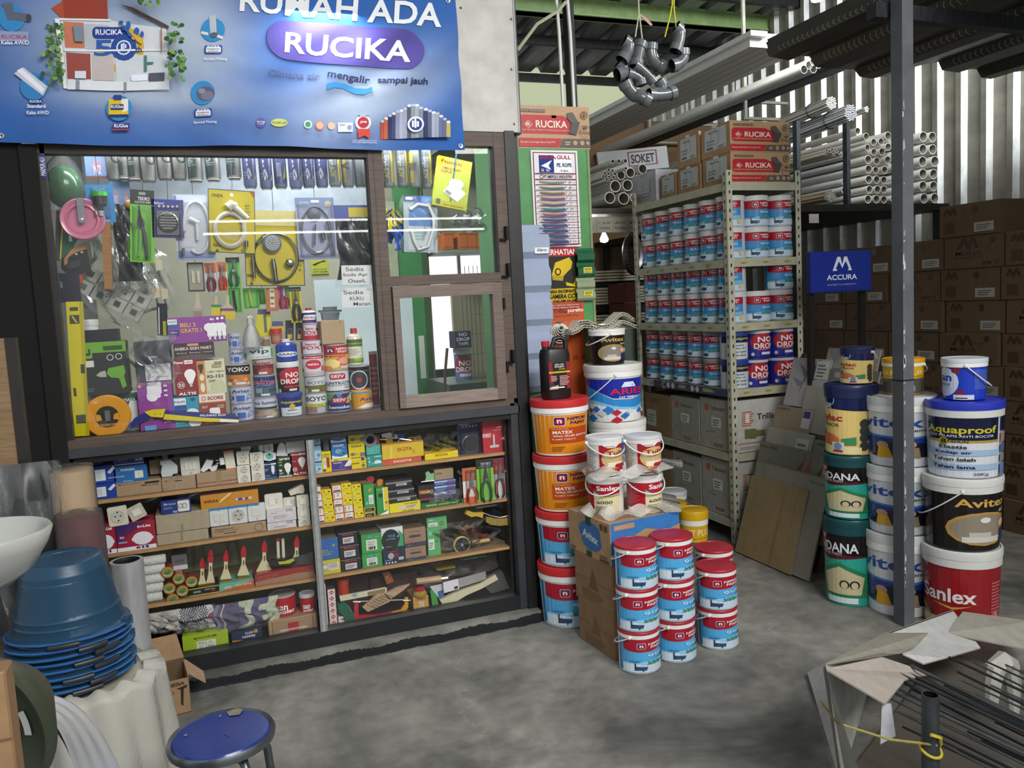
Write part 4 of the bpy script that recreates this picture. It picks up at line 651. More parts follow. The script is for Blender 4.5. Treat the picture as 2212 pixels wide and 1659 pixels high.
root=tool('wooden_float','wooden toothed float with tapered handle lying aslant over the rasp','tool',[('blade','b5977a',.012,'783 1312 815 1283 830 1282 845 1294 842 1300 795 1322'),('handle','b99c80',.014,'830 1284 856 1270 886 1262 872 1275 850 1290 843 1296')],3.468,m='wood')
g=G();ox,oz=root.location.x,root.location.z
for i in range(7):
 for j in range(5):a,b=onY(794+i*6.2+j*4,1311-i*3.8+j*1.6-5,3.468);g.box(a-ox-.002,a-ox+.002,-.003,0,b-oz-.002,b-oz+.002,'4a3828')
O('teeth',g,'wood',root)['kind']='stuff'
tin('round_bottle','red round-headed bottle standing at the back left of the right bay floor','bottle',727,755,1253,1290,'','c03a24',Y=3.56,kind='jar',lid='c84026')
tool('leather_case','orange-brown leather case leaning at the back of the right bay floor','case',[('case','a85a2c',.02,'826 1238 842 1235 851 1256 836 1262'),('snap','ccc',.003,'834 1244 838 1244 838 1248 834 1248',-.003,'metal')],3.56)
bx('dark_carton','long dark brown carton lying at the rear of the right bay floor','box',800,905,1240,1300,'x 10 20 90 80 5 4a302c','3c2624',Y=3.62,z=S4);bx('dark_carton','dark maroon carton behind the red-headed bottle','box',708,800,1246,1300,'','34201f',Y=3.64,z=S4)
bx('cup_brush_box','small orange-tan box of a wire cup brush, lettered on the front','box',893,926,1288,1320,'r 0 0 100 100 c99a4c;t 50 78 76 12 6a4418 CUP_BRUSH;r 38 24 66 58 dcd6c8;x 42 30 62 52 3 876','c99a4c',z=S4,Y=3.478)
root=E('cup_brush','brass wire cup brush with red top resting on its orange-tan box','brush',(*(lambda p:(p[0],3.495,p[1]))(onY(907,1288,3.49)),));O('bristles',G().lathe([(0,0),(.03,0),(.034,.012),(.026,.026),(0,.028)],'a08338',20),'cloth',root,.8);O('red_top',G().lathe([(.022,.027),(.024,.034),(.024,.044),(0,.046)],'b3202a',20),'plastic',root,.6)
tool('file_handle','turned pale wooden handle lying on the cup brush','handle',[('~handle','c3a684',.014,'899 1256 915 1254 940 1251 952 1250',0,'wood'),('~ferrule','c9b5a0',.010,'952 1250 967 1248',0,'metal')],3.47)
tool('hand_saw','saw with bright steel blade and white price sticker, seen edge-on at the right','saw',[('blade','d8dadc',.003,'956 1259 1049 1234 1050 1251 958 1281',0,'chrome'),('sticker','dfdfe8',.0008,'957 1258 989 1250 992 1272 960 1281',-.001),('barcode','333',.0005,'981 1267 989 1265 989 1271 981 1273',-.002)],3.475)
tool('saw_card','white and green card of the hand saw standing at the right bay floor','card',[('card','c3ccd0',.003,'928 1267 955 1261 960 1283 948 1292'),('green_strip','3f9a46',.004,'929 1272 943 1284 948 1310 934 1312',-.001),('blue_patch','3a6a9c',.004,'945 1278 957 1274 959 1288 948 1294',-.001)],3.49,m='paper')
tool('packed_hammer','cream curved hammer handle packed in film, lying at the right end','hammer',[('handle','d6cfae',.02,'950 1296 958 1293 980 1282 1005 1272 1035 1262 1070 1241 1076 1252 1040 1272 1008 1286 985 1300 957 1307'),('film_end','cfd2cc',.03,'1035 1258 1084 1232 1100 1270 1062 1282',-.004,_mats['film'])],3.48)
bx('hook_pack','green pack with white label lying at the rear of the right bay floor','pack',999,1051,1204,1226,'r 0 0 100 100 4ca070;r 8 10 60 50 e0e6e0;x 12 16 54 44 3 778','4ca070',Y=3.55,z=.27);bx('blade_box','yellow slim box lying behind the pale wooden handle','box',945,985,1229,1246,'r 0 0 100 100 cdb820;x 30 40 80 60 2 776','cdb820',Y=3.56,z=.24)
root=E('film_heap','crumpled clear film and dark packs heaped at the rear right of the floor level','bag',(*(lambda p:(p[0],3.66,p[1]))(onY(985,1215,3.62)),));O('bag_film',pillow(.42,.155,.08,20,14,1.6,22,'6a625c'),_mats['film_bag'],root,1.2);O('pack',pillow(.40,.145,.05,12,8,1,23,'4a403c'),'plastic',root,1.2)
# ================================================================ WINDOW DISPLAY
S0=1.0225
g=G();g.box(-.56,1.34,3.447,3.84,.986,1.0222,'3a2f2a');O('counter_board',g,'wood',w1)
tool('spirit_level','long yellow spirit level standing upright at the left window edge','spirit level',[('beam','cfc21c',.022,'142 652 178 651 193 941 160 943'),('slot','4a4a3a',.001,'150 664 168 663 169 671 151 672',-.001),('vial_window','45472a',.0015,'150 681 171 680 172 699 151 700',-.001),('vial','b9c04a',.002,'154 683 158 683 168 697 164 697',-.003),('vial_window','3a4a2c',.001,'174 787 183 787 184 806 175 807',-.001),('slot','4a4a34',.001,'164 897 185 895 186 914 165 915',-.001),('lettering','4a4a20',.0005,'158 838 164 838 166 856 160 856',-.001),('edge_strip','b5a818',.001,'171 652 178 651 193 941 186 942',-.0008)],3.462,m='gloss')
X,Z=onY(232,900,3.47);root=E('tape_reel','round yellow measuring tape reel with black hub in clear wrap','measuring tape',(X,3.475,Z));M=Matrix.Rotation(PI/2,4,'X')
O('case',G().lathe([(0,0),(.079,0),(.083,.005),(.083,.020),(.079,.025),(0,.025)],'d8941c',36,m=Matrix.Translation((0,.025,0))@M),'plastic',root,.5);O('hub',G().lathe([(.041,0),(.041,.004),(0,.004)],'2c2a26',24,m=M),'plastic',root,.5);O('crank',G().box(-.008,.010,-.010,-.003,-.018,.024,'8f8f86'),'metal',root)
O('lettering',G().art('t 50 10 70 12 d8941c MEASURING_TAPE;p d8941c 0 30 26 36 20 60 0 66;p d8941c 100 30 74 36 80 60 100 66',.08,.08,fl(-.04,-.004,-.04)),'print',root)
bx('green_carton','dark green and white carton behind the yellow tape reel','box',196,298,853,915,'r 0 0 100 100 c3c6c0;p 1e5a44 50 40 100 40 100 100 50 100;p e4e6e4 56 0 84 80 100 80 100 0;t 84 84 26 10 e4e6e4 MASA;p 7a4a3c 10 78 50 78 50 96 10 96','c3c6c0',Y=3.53,z=S0)
bx('drill_box','black and lime carton showing a lime electric drill','box',181,276,738,853,'r 0 0 100 100 1f2624;r 0 80 100 100 6aa52a;q 0 70 22 92 3 6aa52a;r 4 76 18 88 1f2624;r 8 80 14 88 6aa52a;r 48 84 92 92 2c4a24;g 62 70 8 2 bcc;g 82 71 8 2 bcc;p 6aa52a 50 40 56 50 92 54 94 40 90 34 94 14 84 10 78 30 60 32;p aab0a8 26 38 36 44 48 46 50 34 36 34;r 0 54 24 66 cfd4d2;n 12 34 16 3 9aa;x 2 8 24 16 2 566;l 84 8 92 26 .003 8ac04a','1f2624',Y=3.49)
tin('paint_tub','small white and blue paint tub behind the yellow spirit level','paint tub',174,214,690,716,'r 0 0 100 60 3f78b0;o 60 26 40 34 a02a34','ddd',Y=3.62,kind='tub',lid='cfd2d4',z=1.33)
bx('dark_tray','dark tray box with white letters behind the lime drill carton','box',178,254,712,738,'r 0 0 100 100 14161c;r 0 10 46 56 2c3f66;t 24 32 40 30 d8dce4 DROP','14161c',Y=3.55,z=1.255)
root=bx('tool_box','dark navy box with a white handwritten note, wrapped in clear film','box',291,370,737,823,'r 0 0 100 100 1b2233;r 0 0 100 20 1b2028;t 50 60 26 5 dde PRESTO;n 50 52 40 2 9ab TOOL_BOX;r 26 0 96 42 dcdde0;n 54 34 18 6 aaa FOX;n 54 22 18 5 aaa PCA;n 64 10 44 5 999 4_lubang','1b2233',Y=3.48)
b=root['box'];O('film_wrap',pillow((b[1]-b[0])*1.2,(b[3]-b[2])*1.25,.05,16,12,1.2,3),_mats['film_bag'],root,1.2).location=((b[1]-b[0])/2,-.004,(b[3]-b[2])*1.14)
BB='r 0 0 100 100 8a3f96;'
bx('bulb_pack','purple four-bulb carton standing on end with sideways lettering','bulb box',299,375,824,930,BB+'q 26 66 66 76 4 e9e9ee;q 28 74 70 84 4 e9e9ee;q 28 82 70 92 4 e9e9ee;q 30 90 70 99 4 e9e9ee;o 42 68 16 9 e9e9ee;o 42 78 14 8 e9e9ee;o 42 88 14 8 e9e9ee;r 76 68 86 72 ddd;r 76 78 86 82 ddd;r 76 88 86 92 ddd;u 22 26 32 10 e0b060 Beli_3;u 40 30 44 9 e0b060 Gratis_1;u 78 16 18 7 e8d8ee Dus;u 88 20 24 6 e8d8ee Brightness;c 8 92 5 e0b060;q 12 0 46 10 3 6a9ad0','8a3f96',z=S0)
bx('bulb_pack','purple four-bulb carton lying lengthwise across the box row','bulb box',363,489,684,740,BB+'r 0 60 18 92 3c5a9c;r 0 74 16 94 e4e6ee;n 8 84 13 8 345 PHILIPS;r 0 30 18 52 3a2c80;n 9 44 12 7 dde 100w;t 34 70 26 16 e0b060 BELI_3;t 39 48 36 16 e0b060 GRATIS_1;t 76 88 8 10 fff 4x;c 86 89 2.4 fff;c 94 90 2.4 fff;o 70 56 9 17 ececf0;o 78 56 9 17 ececf0;o 86 56 9 17 ececf0;o 93 56 7 17 ececf0;q 66 18 75 56 3 ececf0;q 75 18 83 56 3 ececf0;q 84 18 91 56 3 ececf0;q 92 18 99 56 3 ececf0;r 68 8 72 24 ccc;r 77 8 81 24 ccc;r 85 8 89 24 ccc;r 93 8 97 24 ccc','8a3f96',Y=3.50)
bx('brown_box','dark brown glossy box with white sign lettering under the long purple carton','box',375,463,741,774,'r 0 0 100 100 3c2a28;t 48 66 92 20 e4d8d4 ANEKA_SIGN_MART;q 34 82 62 98 2 c99a78;n 20 38 24 8 ddd kaca;n 54 38 30 8 ddd bor;n 84 38 22 8 ddd kayu;o 50 6 50 20 5a5250','3c2a28',Y=3.50)
bx('bulb_box','dark red LED bulb box numbered 23 on the window counter','bulb box',377,427,776,855,'r 0 0 100 100 8a1c26;t 22 92 38 7 fff Pana;q 46 87 84 97 2 fff;t 65 92 34 5 8a1c26 LED;c 68 58 25 f6f4f2;p f6f4f2 46 52 90 52 76 32 60 32;r 63 24 74 34 c9c9c9;g 26 30 16 1.5 fff;t 25 30 22 9 fff 23;n 50 14 70 2 c88 NEW_GENERATION;t 50 6 76 8 fff ALTIS;n 22 64 26 3 ecc hemat','8a1c26',Y=3.49)
bx('lamp_holder_box','cream and orange box with lamp holder drawing, marked KI-121','box',426,487,778,850,'r 0 0 100 100 d5d6b8;r 0 0 30 100 c98a44;q 6 74 24 90 4 3a3430;r 10 64 20 76 3a3430;o 16 50 8 10 e6e2cc;o 16 20 8 14 e6e2cc;r 34 0 100 12 c9cca8;o 72 22 26 18 c3c89c;t 78 92 30 6 7a3a28 XX;q 56 78 88 88 3 8a7a3a;t 72 83 26 6 e8e0b8 Kido;n 68 66 60 4 6a6a50 LAMPU_TEMBAK;t 64 52 56 9 5a2c20 KI-121;x 40 36 70 44 2 998','d5d6b8',Y=3.495)
bx('bulb_box','teal and white bulb box at the foot of the red LED box','bulb box',376,431,857,926,'r 0 0 100 100 2d93ac;r 4 74 50 96 e9edf0;t 26 84 42 8 2c4a8c PHILIPS;r 4 60 50 72 2c4a8c;o 78 90 10 6 1f4a8c;r 4 40 50 58 25356c;t 30 48 34 12 fff 105w;o 72 44 26 16 e9edf0;o 80 14 26 18 e9edf0;n 24 14 36 5 dff Energy;n 22 24 30 5 dff saving','2d93ac',z=S0)
bx('bulb_box','white, orange and rust-red bulb box marked E27','bulb box',432,489,850,920,'r 0 0 100 100 8f3c28;r 0 72 100 100 e6dcd0;r 0 70 100 74 c9702c;r 10 80 24 92 8a2620;r 12 82 22 90 e6dcd0;l 13 86 16 83 .002 222;l 16 83 21 91 .002 222;t 62 86 60 11 9a241c SCORE;n 20 58 20 7 eed E27;n 80 60 26 4 eed POWER;n 80 54 26 4 eed 6500K;q 36 30 76 54 8 efeeea;r 40 20 72 32 efeeea;n 30 6 30 4 dbb LED','8f3c28',z=S0)
tool('folding_saw_card','narrow black card with yellow lettering behind the dark navy box','card',[('card','16181a',.004,'338 655 361 656 363 726 341 726'),('lettering','c9c92c',.001,'352 694 359 694 360 724 353 724',-.001),('line','ddd',.001,'342 664 344 664 345 722 343 722',-.001)],3.54,m='gloss')
tool('pruning_saw','pruning saw with blue grip and yellow and blue sheath lying across the boxes','saw',[('grip','1f2c78',.02,'276 921 290 904 312 892 330 892 330 902 312 908 296 918 282 928'),('yellow_grip','d8c81c',.022,'312 890 330 885 357 884 352 902 326 900',-.003),('rivet','b59a1c',.002,'334 892 337 892 337 895 334 895',-.005),('rivet','b59a1c',.002,'345 892 348 892 348 895 345 895',-.005),('sheath_top','28307c',.012,'357 887 420 890 500 896 517 901 517 906 440 902 356 894',-.004),('sheath','d8c81c',.012,'356 894 440 902 517 906 515 911 450 911 353 906',-.004),('blade_gap','eceef0',.008,'475 905 515 908 515 912 475 911',-.0055)],3.462)
X,Z=onY(461,896,3.456);ps=[o for o in COL.objects if o.name=='pruning_saw'][0];o=O('lettering',G().art('a -4 50 50 100 100 eef PRUNING_SAW',.098,.0085,fl(-.05,0,-.006)),'print',ps);o.location=(X-ps.location.x,3.456-3.462-.0,Z-ps.location.z)
AV='r 0 0 100 100 b9c0d8;t 50 78 56 20 26304c Avian;n 50 64 50 4 445 KAYU_&_BESI;r 36 12 60 50 3a62b0;r 12 24 30 46 3a62b0;r 14 28 22 42 b9c0d8;g 76 40 8 3 7a8cc0;r 64 14 70 36 7a8cc0;r 40 4 58 8 778'
AK='b9c0d8'
tin('paint_tin','pale blue tin with blue block print at the very bottom of its column','tin',497,549,873,911,AV,AK,z=S0);tin('paint_tin','pale blue tin with blue block print directly under the black-topped orange tin','tin',494,546,836,872,AV,AK)
tin('paint_tin','tin with black top band and orange triangle pattern','tin',489,541,787,835,'r 0 0 100 100 c27a3c;p e0b070 10 5 20 20 30 5;p e0b070 30 20 40 35 50 20;p 9a4a1c 50 5 60 20 70 5;p e0b070 60 24 70 40 80 24;p 9a4a1c 16 24 26 40 36 24;p f0cc90 70 4 80 20 90 4;p 1c1814 0 58 100 52 100 100 0 100;t 50 80 70 22 e8e0d8 YOKO;l 8 60 88 66 .002 c90;r 40 6 70 18 d8d0c8;o 20 12 9 10 ddd','c27a3c')
tin('paint_tin','small pale blue tin on the black-topped orange tin','tin',495,528,755,786,AV,AK);tin('paint_tin','topmost small pale blue tin of the left column','tin',493,521,720,753,AV,AK)
tin('paint_tin','tin lettered in dark blue with brown pebble picture below, foot of second column','tin',549,599,860,904,'r 0 0 100 100 8f887c;r 0 56 100 100 c3c8d8;t 50 80 80 18 1e2c5c no_lumut;r 0 46 100 57 2c3a2c;o 30 20 16 14 b09070;o 60 26 18 16 a8a090;o 80 14 14 12 c0b090;o 14 30 12 10 706858;r 50 0 70 8 ddd','8f887c',z=S0)
tin('paint_tin','blue and grey tin with red outlined lettering','tin',547,597,811,859,'r 0 0 100 100 4f6270;p 22327c 0 52 40 52 50 44 60 52 100 52 100 96 0 96;t 50 74 84 22 e8dcdc belmas;t 50 74 80 18 b3303c belmas;n 50 57 60 4 dde ZINC_CHROMATE;r 20 20 40 44 8fa0a8;r 60 24 90 40 39505c;r 36 6 62 16 cdd','4f6270')
tin('paint_tin','maroon and pink-grey tin in the second column','tin',545,592,777,810,'r 0 0 100 100 77282c;r 0 70 100 100 c3aeb0;t 44 82 60 22 7a1c24 Avian;o 60 20 30 26 9a4a48;r 34 4 60 18 ddd','77282c')
tin('filler_tub','flat white tub with black lettering and green side patches','tub',527,590,749,776,'r 0 0 100 100 d3d8d8;t 50 60 50 46 2c5058 vip;c 58 90 3 4ab03a;r 0 10 16 50 6cb04a;r 84 10 100 90 6cb04a;n 50 16 50 8 566 cat_tembok','d3d8d8',Y=3.57,lid='c9cccc')
tin('glass_jar','small clear jar with metal lid on the flat white tub','jar',565,584,727,748,'','8a6a54',Y=3.57,kind='jar',lid='b5a88c')
tin('spice_bottle','small brown bottle with wide red top','jar',584,610,710,743,'r 0 0 100 100 9a5a44;x 20 20 80 80 5 c09080','9a5a44',Y=3.58,kind='jar',lid='bb2a22')
tin('filler_tub','blue-rimmed tub with yellow letters on dark blue, foot of the third column','tub',598,655,850,893,'r 0 0 100 100 2a3a6c;r 20 0 90 46 d3e0e8;r 20 46 90 100 22306a;t 54 74 66 18 d8cc3a Aquaproof;c 54 50 8 c9b040;n 54 32 26 10 223 Elastis;n 54 12 36 10 346 Waterproof','2a3a6c',Y=3.56,kind='tub',lid='2c3f9c',z=S0)
tin('paint_tub','black tub with red disc and large white lettering, white lid','tub',596,648,782,848,'r 0 0 100 100 141316;o 60 66 40 34 b82438;t 64 70 44 20 f2f0f0 NO;t 56 44 64 20 f2f0f0 DROP;r 34 18 90 28 a82034;r 50 6 76 14 ddd;c 18 8 6 ccc','141316',Y=3.55,kind='tub',lid='cfd2d2')
tin('glue_can','blue can with white oval on its side and white screw cap','can',595,642,733,781,'r 0 0 100 100 1f3fa0;o 50 42 40 18 dfe4ec;t 50 42 62 16 16202c ASAHI','1f3fa0',Y=3.56,lid='cfd4e0',kind='bottle')
tin('paint_tin','white tin with bold dark lettering and yellow band, foot of the fourth column','tin',659,706,850,892,'r 0 0 100 100 8f7064;r 0 48 100 100 d5dade;t 50 76 74 26 1c2a38 BOYO;r 0 34 100 50 c9c820;r 84 34 100 50 4a9a3a;n 46 42 50 8 665 POLITUR_VERNIS;r 50 0 80 30 a9b0b8','8f7064',z=S0)
tin('paint_tin','olive and white tin with thin dark lettering','tin',657,704,814,849,'r 0 0 100 100 6c6a28;r 0 48 100 100 d0d3da;n 54 66 60 22 333 BOYO;p aab 20 86 40 96 60 94 30 82;r 36 6 60 20 ddd;c 16 14 8 bbb','6c6a28');tin('paint_tin','white tin with big red disc and red stripes','tin',652,700,766,813,'r 0 0 100 100 d5d0d6;r 0 84 100 100 b3283c;t 50 91 60 9 f0e0e0 Propan;o 50 56 26 24 c22c40;t 50 56 36 10 f4e8e8 IMPRA;r 4 20 8 40 c22c40;r 10 20 14 36 c22c40;r 76 14 80 48 c22c40;r 84 14 88 48 c22c40;r 92 14 96 40 c22c40;r 20 6 90 20 bbb3bb','d5d0d6')
LF='r 0 0 100 100 d2d2d8;r 0 0 16 100 b3283c;r 84 0 100 100 b3283c;t 46 78 34 20 c02a70 lem;t 48 48 56 28 b8243c FOX;p 18181c 74 80 80 60 88 60 90 84 82 74;l 20 18 80 40 .001 555'
tin('glue_tin','red and white glue tin, larger and lower of the two with magenta letters','tin',649,697,736,765,LF,'b3283c');tin('glue_tin','red and white glue tin, smaller and upper of the two with magenta letters','tin',653,687,701,735,LF+';r 0 0 100 30 b3283c','b3283c')
tin('glue_bottle','white and blue glue jar with red screw cap on top of the fourth column','bottle',651,683,665,700,'r 0 0 100 100 27307c;p e4e4ec 14 30 80 30 90 80 24 80;t 50 54 56 24 b83a3c Vinku;x 24 8 80 20 2 b33','d5d4de',kind='bottle',lid='b3242c')
tin('paint_tin','dark blue tin with red badge and green and yellow fan pattern','tin',706,757,849,890,'r 0 0 100 100 22307a;p 4a9a4a 0 100 40 100 20 60 0 80;p c9b83a 70 60 84 90 100 80 90 60;o 80 50 14 8 c9b83a;p 3a8ac0 40 100 60 100 50 70;q 28 46 74 80 6 b02a34;t 51 64 38 18 f4e8e8 SEIV;t 44 22 84 18 e8e8f0 Chemolux','22307a',z=S0);tin('paint_tin','white tin with red badge above dark capital letters','tin',701,755,801,848,'r 0 0 100 100 d5d9de;q 26 62 74 92 6 b02a34;t 50 78 40 16 f4e8e8 SEIV;t 50 44 86 14 22303c FLINTKOTE;n 50 32 74 6 555 UNDERCOVER_AGENT;n 80 20 22 9 334 007;r 0 0 100 6 223','d5d9de')
tin('paint_tin','tin with red upper band and sliced orange fruit picture','tin',699,751,744,800,'r 0 0 100 100 d9a24c;r 0 62 100 100 bb2430;q 20 70 44 90 3 1c1c4c;t 32 80 16 12 f0d8d8 n;t 72 86 44 10 f4ecec NIPPON;t 72 74 36 10 f4ecec PAINT;n 50 56 80 7 6a3414 BEE_BRAND_1000;o 74 36 26 20 d86030;o 74 36 20 15 e8a090;o 34 24 24 20 ecd88a;o 90 52 14 10 e8a030;o 22 6 16 10 e8882c;r 60 4 84 14 ccc','d9a24c')
bx('small_carton','plain brown box on the tin with the fruit picture','box',694,745,692,743,'l 20 40 60 20 .001 7a5f40;l 60 20 80 70 .001 7a5f40;n 84 92 6 8 443 5','a88f6c',Y=3.51);g=None
root=tool('drain_cap','grey plastic drain fitting with flange on the plain brown box','pipe fitting',[('flange','4a5458',.05,'691 670 738 669 738 673 691 675'),('bowl','5c676b',.045,'695 675 734 674 732 691 698 692'),('top','59636a',.04,'700 663 728 662 728 669 700 670')],3.52)
tin('oil_bottle','cream bottle with green label and red cap','bottle',749,783,709,789,'r 0 0 100 100 dfe0cc;r 0 0 100 20 6a9a34;r 0 84 100 100 3f7a34;n 44 92 60 8 b33 PEMBERSIH;r 10 70 90 82 4a8a3c;r 10 30 80 66 dfe4d0;x 14 34 70 62 5 998;o 60 14 20 6 a0b040','d8d8c4',kind='bottle',lid='c0303a')
tin('paint_tin','black tin with a white compass rose','tin',752,800,790,848,'r 0 0 100 100 1c1a16;r 0 0 100 8 c9b03a;r 0 8 100 14 b02a2c;c 46 48 30 d5d8e0;c 46 48 26 3c3c44;l 24 48 68 48 .002 dde;l 46 26 46 70 .002 dde;l 30 32 62 64 .0015 dde;l 62 32 30 64 .0015 dde;c 46 48 8 a83a40;n 46 84 60 4 bba TRADAS','1c1a16');tin('paint_tin','orange-yellow tin with purple letters, cut off by the window mullion','tin',758,806,850,883,'r 0 0 100 100 d89c1c;t 70 66 60 26 5c2c8c Avian;n 74 44 40 10 a34 Zinc;p e8e8e8 30 6 100 6 100 34 60 34;l 30 10 100 26 .003 3a4a9c','d89c1c',z=S0)
tin('gas_canister','tall dark red canister behind the mullion','canister',800,818,759,882,'r 0 0 100 100 7c1c22;x 20 20 80 80 6 a66','7c1c22',kind='tin',lid='9a9a8c',Y=3.58,z=S0)
root=E('clear_bag','crumpled clear bag knotted at the top, standing on the pale blue tin','bag',(*(lambda p:(p[0],3.50,p[1]))(onY(540,688,3.50)),));O('film',G().lathe([(0,0),(.012,-.002),(.016,-.012),(.012,-.024),(.022,-.04),(.032,-.07),(.040,-.11),(.030,-.122),(0,-.124)],'ccc',14),_mats['bottle'],root,.9);O('knot',G().tube([(-.01,0,0),(0,.004,.006),(.012,0,.002)],.006,'ccd',6),_mats['film_milky'],root,.9)
rows=[(249,'w','TO'),(266,'g',''),(291,'g','Roll'),(323,'w','TO'),(358,'w','WO'),(389,'w','TO'),(424,'g','s Roll'),(462,'g','Roll'),(507,'g','ROLL'),(542,'b','9"'),(577,'b','9"'),(608,'c',''),(640,'b','9"'),(668,'b','9"'),(697,'b','9"'),(725,'a','oldfields'),(753,'y',''),(780,'n',''),(819,'a','oldfields'),(840,'a','oldfields'),(872,'a','oldfields'),(898,'y','oldfields'),(924,'a','oldfields')]
desc={'w':'white fluffy','g':'dark green printed','b':'blue printed','c':'blue barcoded','a':'grey and yellow printed','y':'yellow-striped grey','n':'plain grey'}
sl_art={'w':'r 0 0 100 100 a4a49e;d 74 62 60 60 1c2422 {t}','g':'r 0 0 100 100 9c9c98;r 0 8 62 100 1c3f3c;d 36 60 60 40 9ab0ac {t}','b':'r 0 12 100 100 2a3a8c;p b9b02c 80 12 100 12 100 30;u 50 40 26 60 e4e8f4 {t};x 10 14 40 36 3 8a9ad0;p b9b02c 60 100 100 100 80 74','c':'r 0 0 100 100 2c3c84;r 30 20 60 60 9aa6c8;p b9b02c 66 10 90 20 90 60','a':'r 20 0 70 100 5c646c;r 70 0 100 92 b5a41c;u 40 30 30 30 c9c434 ACE;u 40 66 50 34 c3c8cc {t}','y':'r 0 0 40 96 b5a41c;u 18 50 80 24 3a3a20 {t}','n':'r 10 20 90 30 7c8488'}
rnd=random.Random(7)
for i,(x,k,t)in enumerate(rows):
 yb={'w':392,'g':391,'b':408,'c':410,'a':407,'y':405,'n':404}[k]+rnd.randint(-3,3);X,Z=onY(x,yb,3.55);h=2.185-Z;r=.027 if k in 'wg' else .025
 pos=f'{["first","second","third","fourth","fifth","sixth","seventh","eighth","ninth","tenth","eleventh","twelfth","thirteenth","fourteenth","fifteenth","sixteenth","seventeenth","eighteenth"][i]} from the left' if i<18 else['first','second','third','fourth','fifth'][i-18]+' right of the window mullion'
 root=E('roller_pack',f'{desc[k]} roller sleeve hanging in clear film, {pos}','roller sleeve',(X,3.55+.004*(i%3),Z),0,'packed roller sleeves along the window top')
 c0={'w':'b0afa8','g':'a5a49e','b':'5c6c9c','c':'6c7896','a':'7c858c','y':'80888c','n':'7c868c'}[k]
 O('sleeve',G().lathe([(0,.004),(r*.8,.004),(r*.92,.014),(r*.92,h)],c0,16),'cloth' if k in 'wg' else 'plastic',root,.7)
 w=math.radians(150)*r*.96;O('printed_wrap',G().art(sl_art[k].replace('{t}',t or 'x').replace(' x;',' .;'),w,.14,cylmap(r*.96,r*.96,.018 if k not in 'g' else .004,.14,-PI/2-.15,w),du=w/8),'gloss',root)
 O('film_sleeve',G().lathe([(0,-.003),(r*.8,-.001),(r*1.05,.012),(r*1.05,h)],'fff',14),_mats['film'],root,.7)
def hose(root,w,h,cx,cy,rx,ry,turns,r,col,m='plastic',ends=((0,0),(0,0)),nm='hose',a0=-90,d=.012):
 q=L3(w,h,d);pts=[]
 n=int(28*turns)
 for i in range(n+1):
  a=math.radians(a0+360*turns*i/n);k=1-.10*(i/n)*turns*.6;pts.append(q(cx+rx*k*cos(a),cy+ry*k*sin(a),.002*i/n*3))
 O(nm,G().tube(pts,r,col,8),m,root,.7)
X,Z=onY(138,403,3.56);root=E('float_ball','round green plastic ball in clear film at the upper left of the window','ball',(X,3.57,Z));O('ball',G().lathe([(max(1e-4,.066*sin(PI*i/16)),-.09*cos(PI*i/16)if 0 else-.082*cos(PI*i/16))for i in range(17)],'1f5a2c',28),'gloss',root,1.5);O('film_bag',G().lathe([(.001,-.10),(.05,-.09),(.074,-.03),(.074,.03),(.05,.09),(.012,.13),(.012,.2)],'fff',20),_mats['film'],root,.9)
X,Z=onY(179,474,3.50);root=E('pink_pulley','pink dished plastic disc with grey bracket hanging at the window left','pulley',(X,3.50,Z));M=Matrix.Rotation(PI/2,4,'X')@Matrix.Scale(1,4)
O('disc',G().lathe([(0,.004),(.045,.004),(.052,.016),(.060,.014),(.066,.018),(.074,.020),(.078,.014),(.078,0),(0,0)],'c97a94',32,m=M),'gloss',root,.5);O('bracket',G().box(-.012,.012,-.03,-.024,-.005,.075,'8c8f98').lathe([(0,.004),(.012,.004),(.012,0)],'8c8f98',12,m=Matrix.Translation((0,-.028,-.005))@Matrix.Rotation(PI/2,4,'X')),'metal',root,.6);O('rivet',G().lathe([(0,.003),(.005,.002),(.005,0)],'ddd',10,m=Matrix.Translation((0,-.031,-.003))@Matrix.Rotation(PI/2,4,'X')),'chrome',root,.6)
for i,(x0,x1,yt,yb,rot)in enumerate(((183,235,322,385,0),(238,262,388,450,0),(262,282,392,450,0))):hang('blue_card',['large pale blue card with a white number hanging at the window upper left','pale blue card half hidden right of the tap filter','small pale blue card behind the green shears card'][i],'card',x0,x1,yt,yb,'r 0 0 100 100 7c9cc8;o 50 40 24 26 a890a8;n 50 30 30 30 dde N2;r 0 0 100 8 7a4a3a;l 30 90 60 30 .002 222','7c9cc8',Y=3.60,rot=rot,wire=i==0)
root,w,h=hang('tap_filter','bright blue card with a green-topped black tap filter','filter',187,247,399,481,'r 0 0 100 100 2a7cb8;n 50 5 60 4 cdf Air_Filter','2a7cb8',Y=3.50,rot=1)
q=Matrix.Translation((0,-.022,.0));O('filter_body',G().lathe([(0,-.03),(.010,-.03),(.014,-.012),(.024,-.008),(.026,.028)],'2a2c30',20,m=q),'plastic',root,.6);O('green_cap',G().lathe([(.027,.022),(.029,.024),(.029,.040),(0,.042)],'3fa03a',20,m=q),'plastic',root,.6);O('nozzle',G().lathe([(0,-.05),(.008,-.048),(.010,-.03)],'b9c0c6',14,m=q),'plastic',root,.6);blister(root,w,h,18,10,84,96,.045)
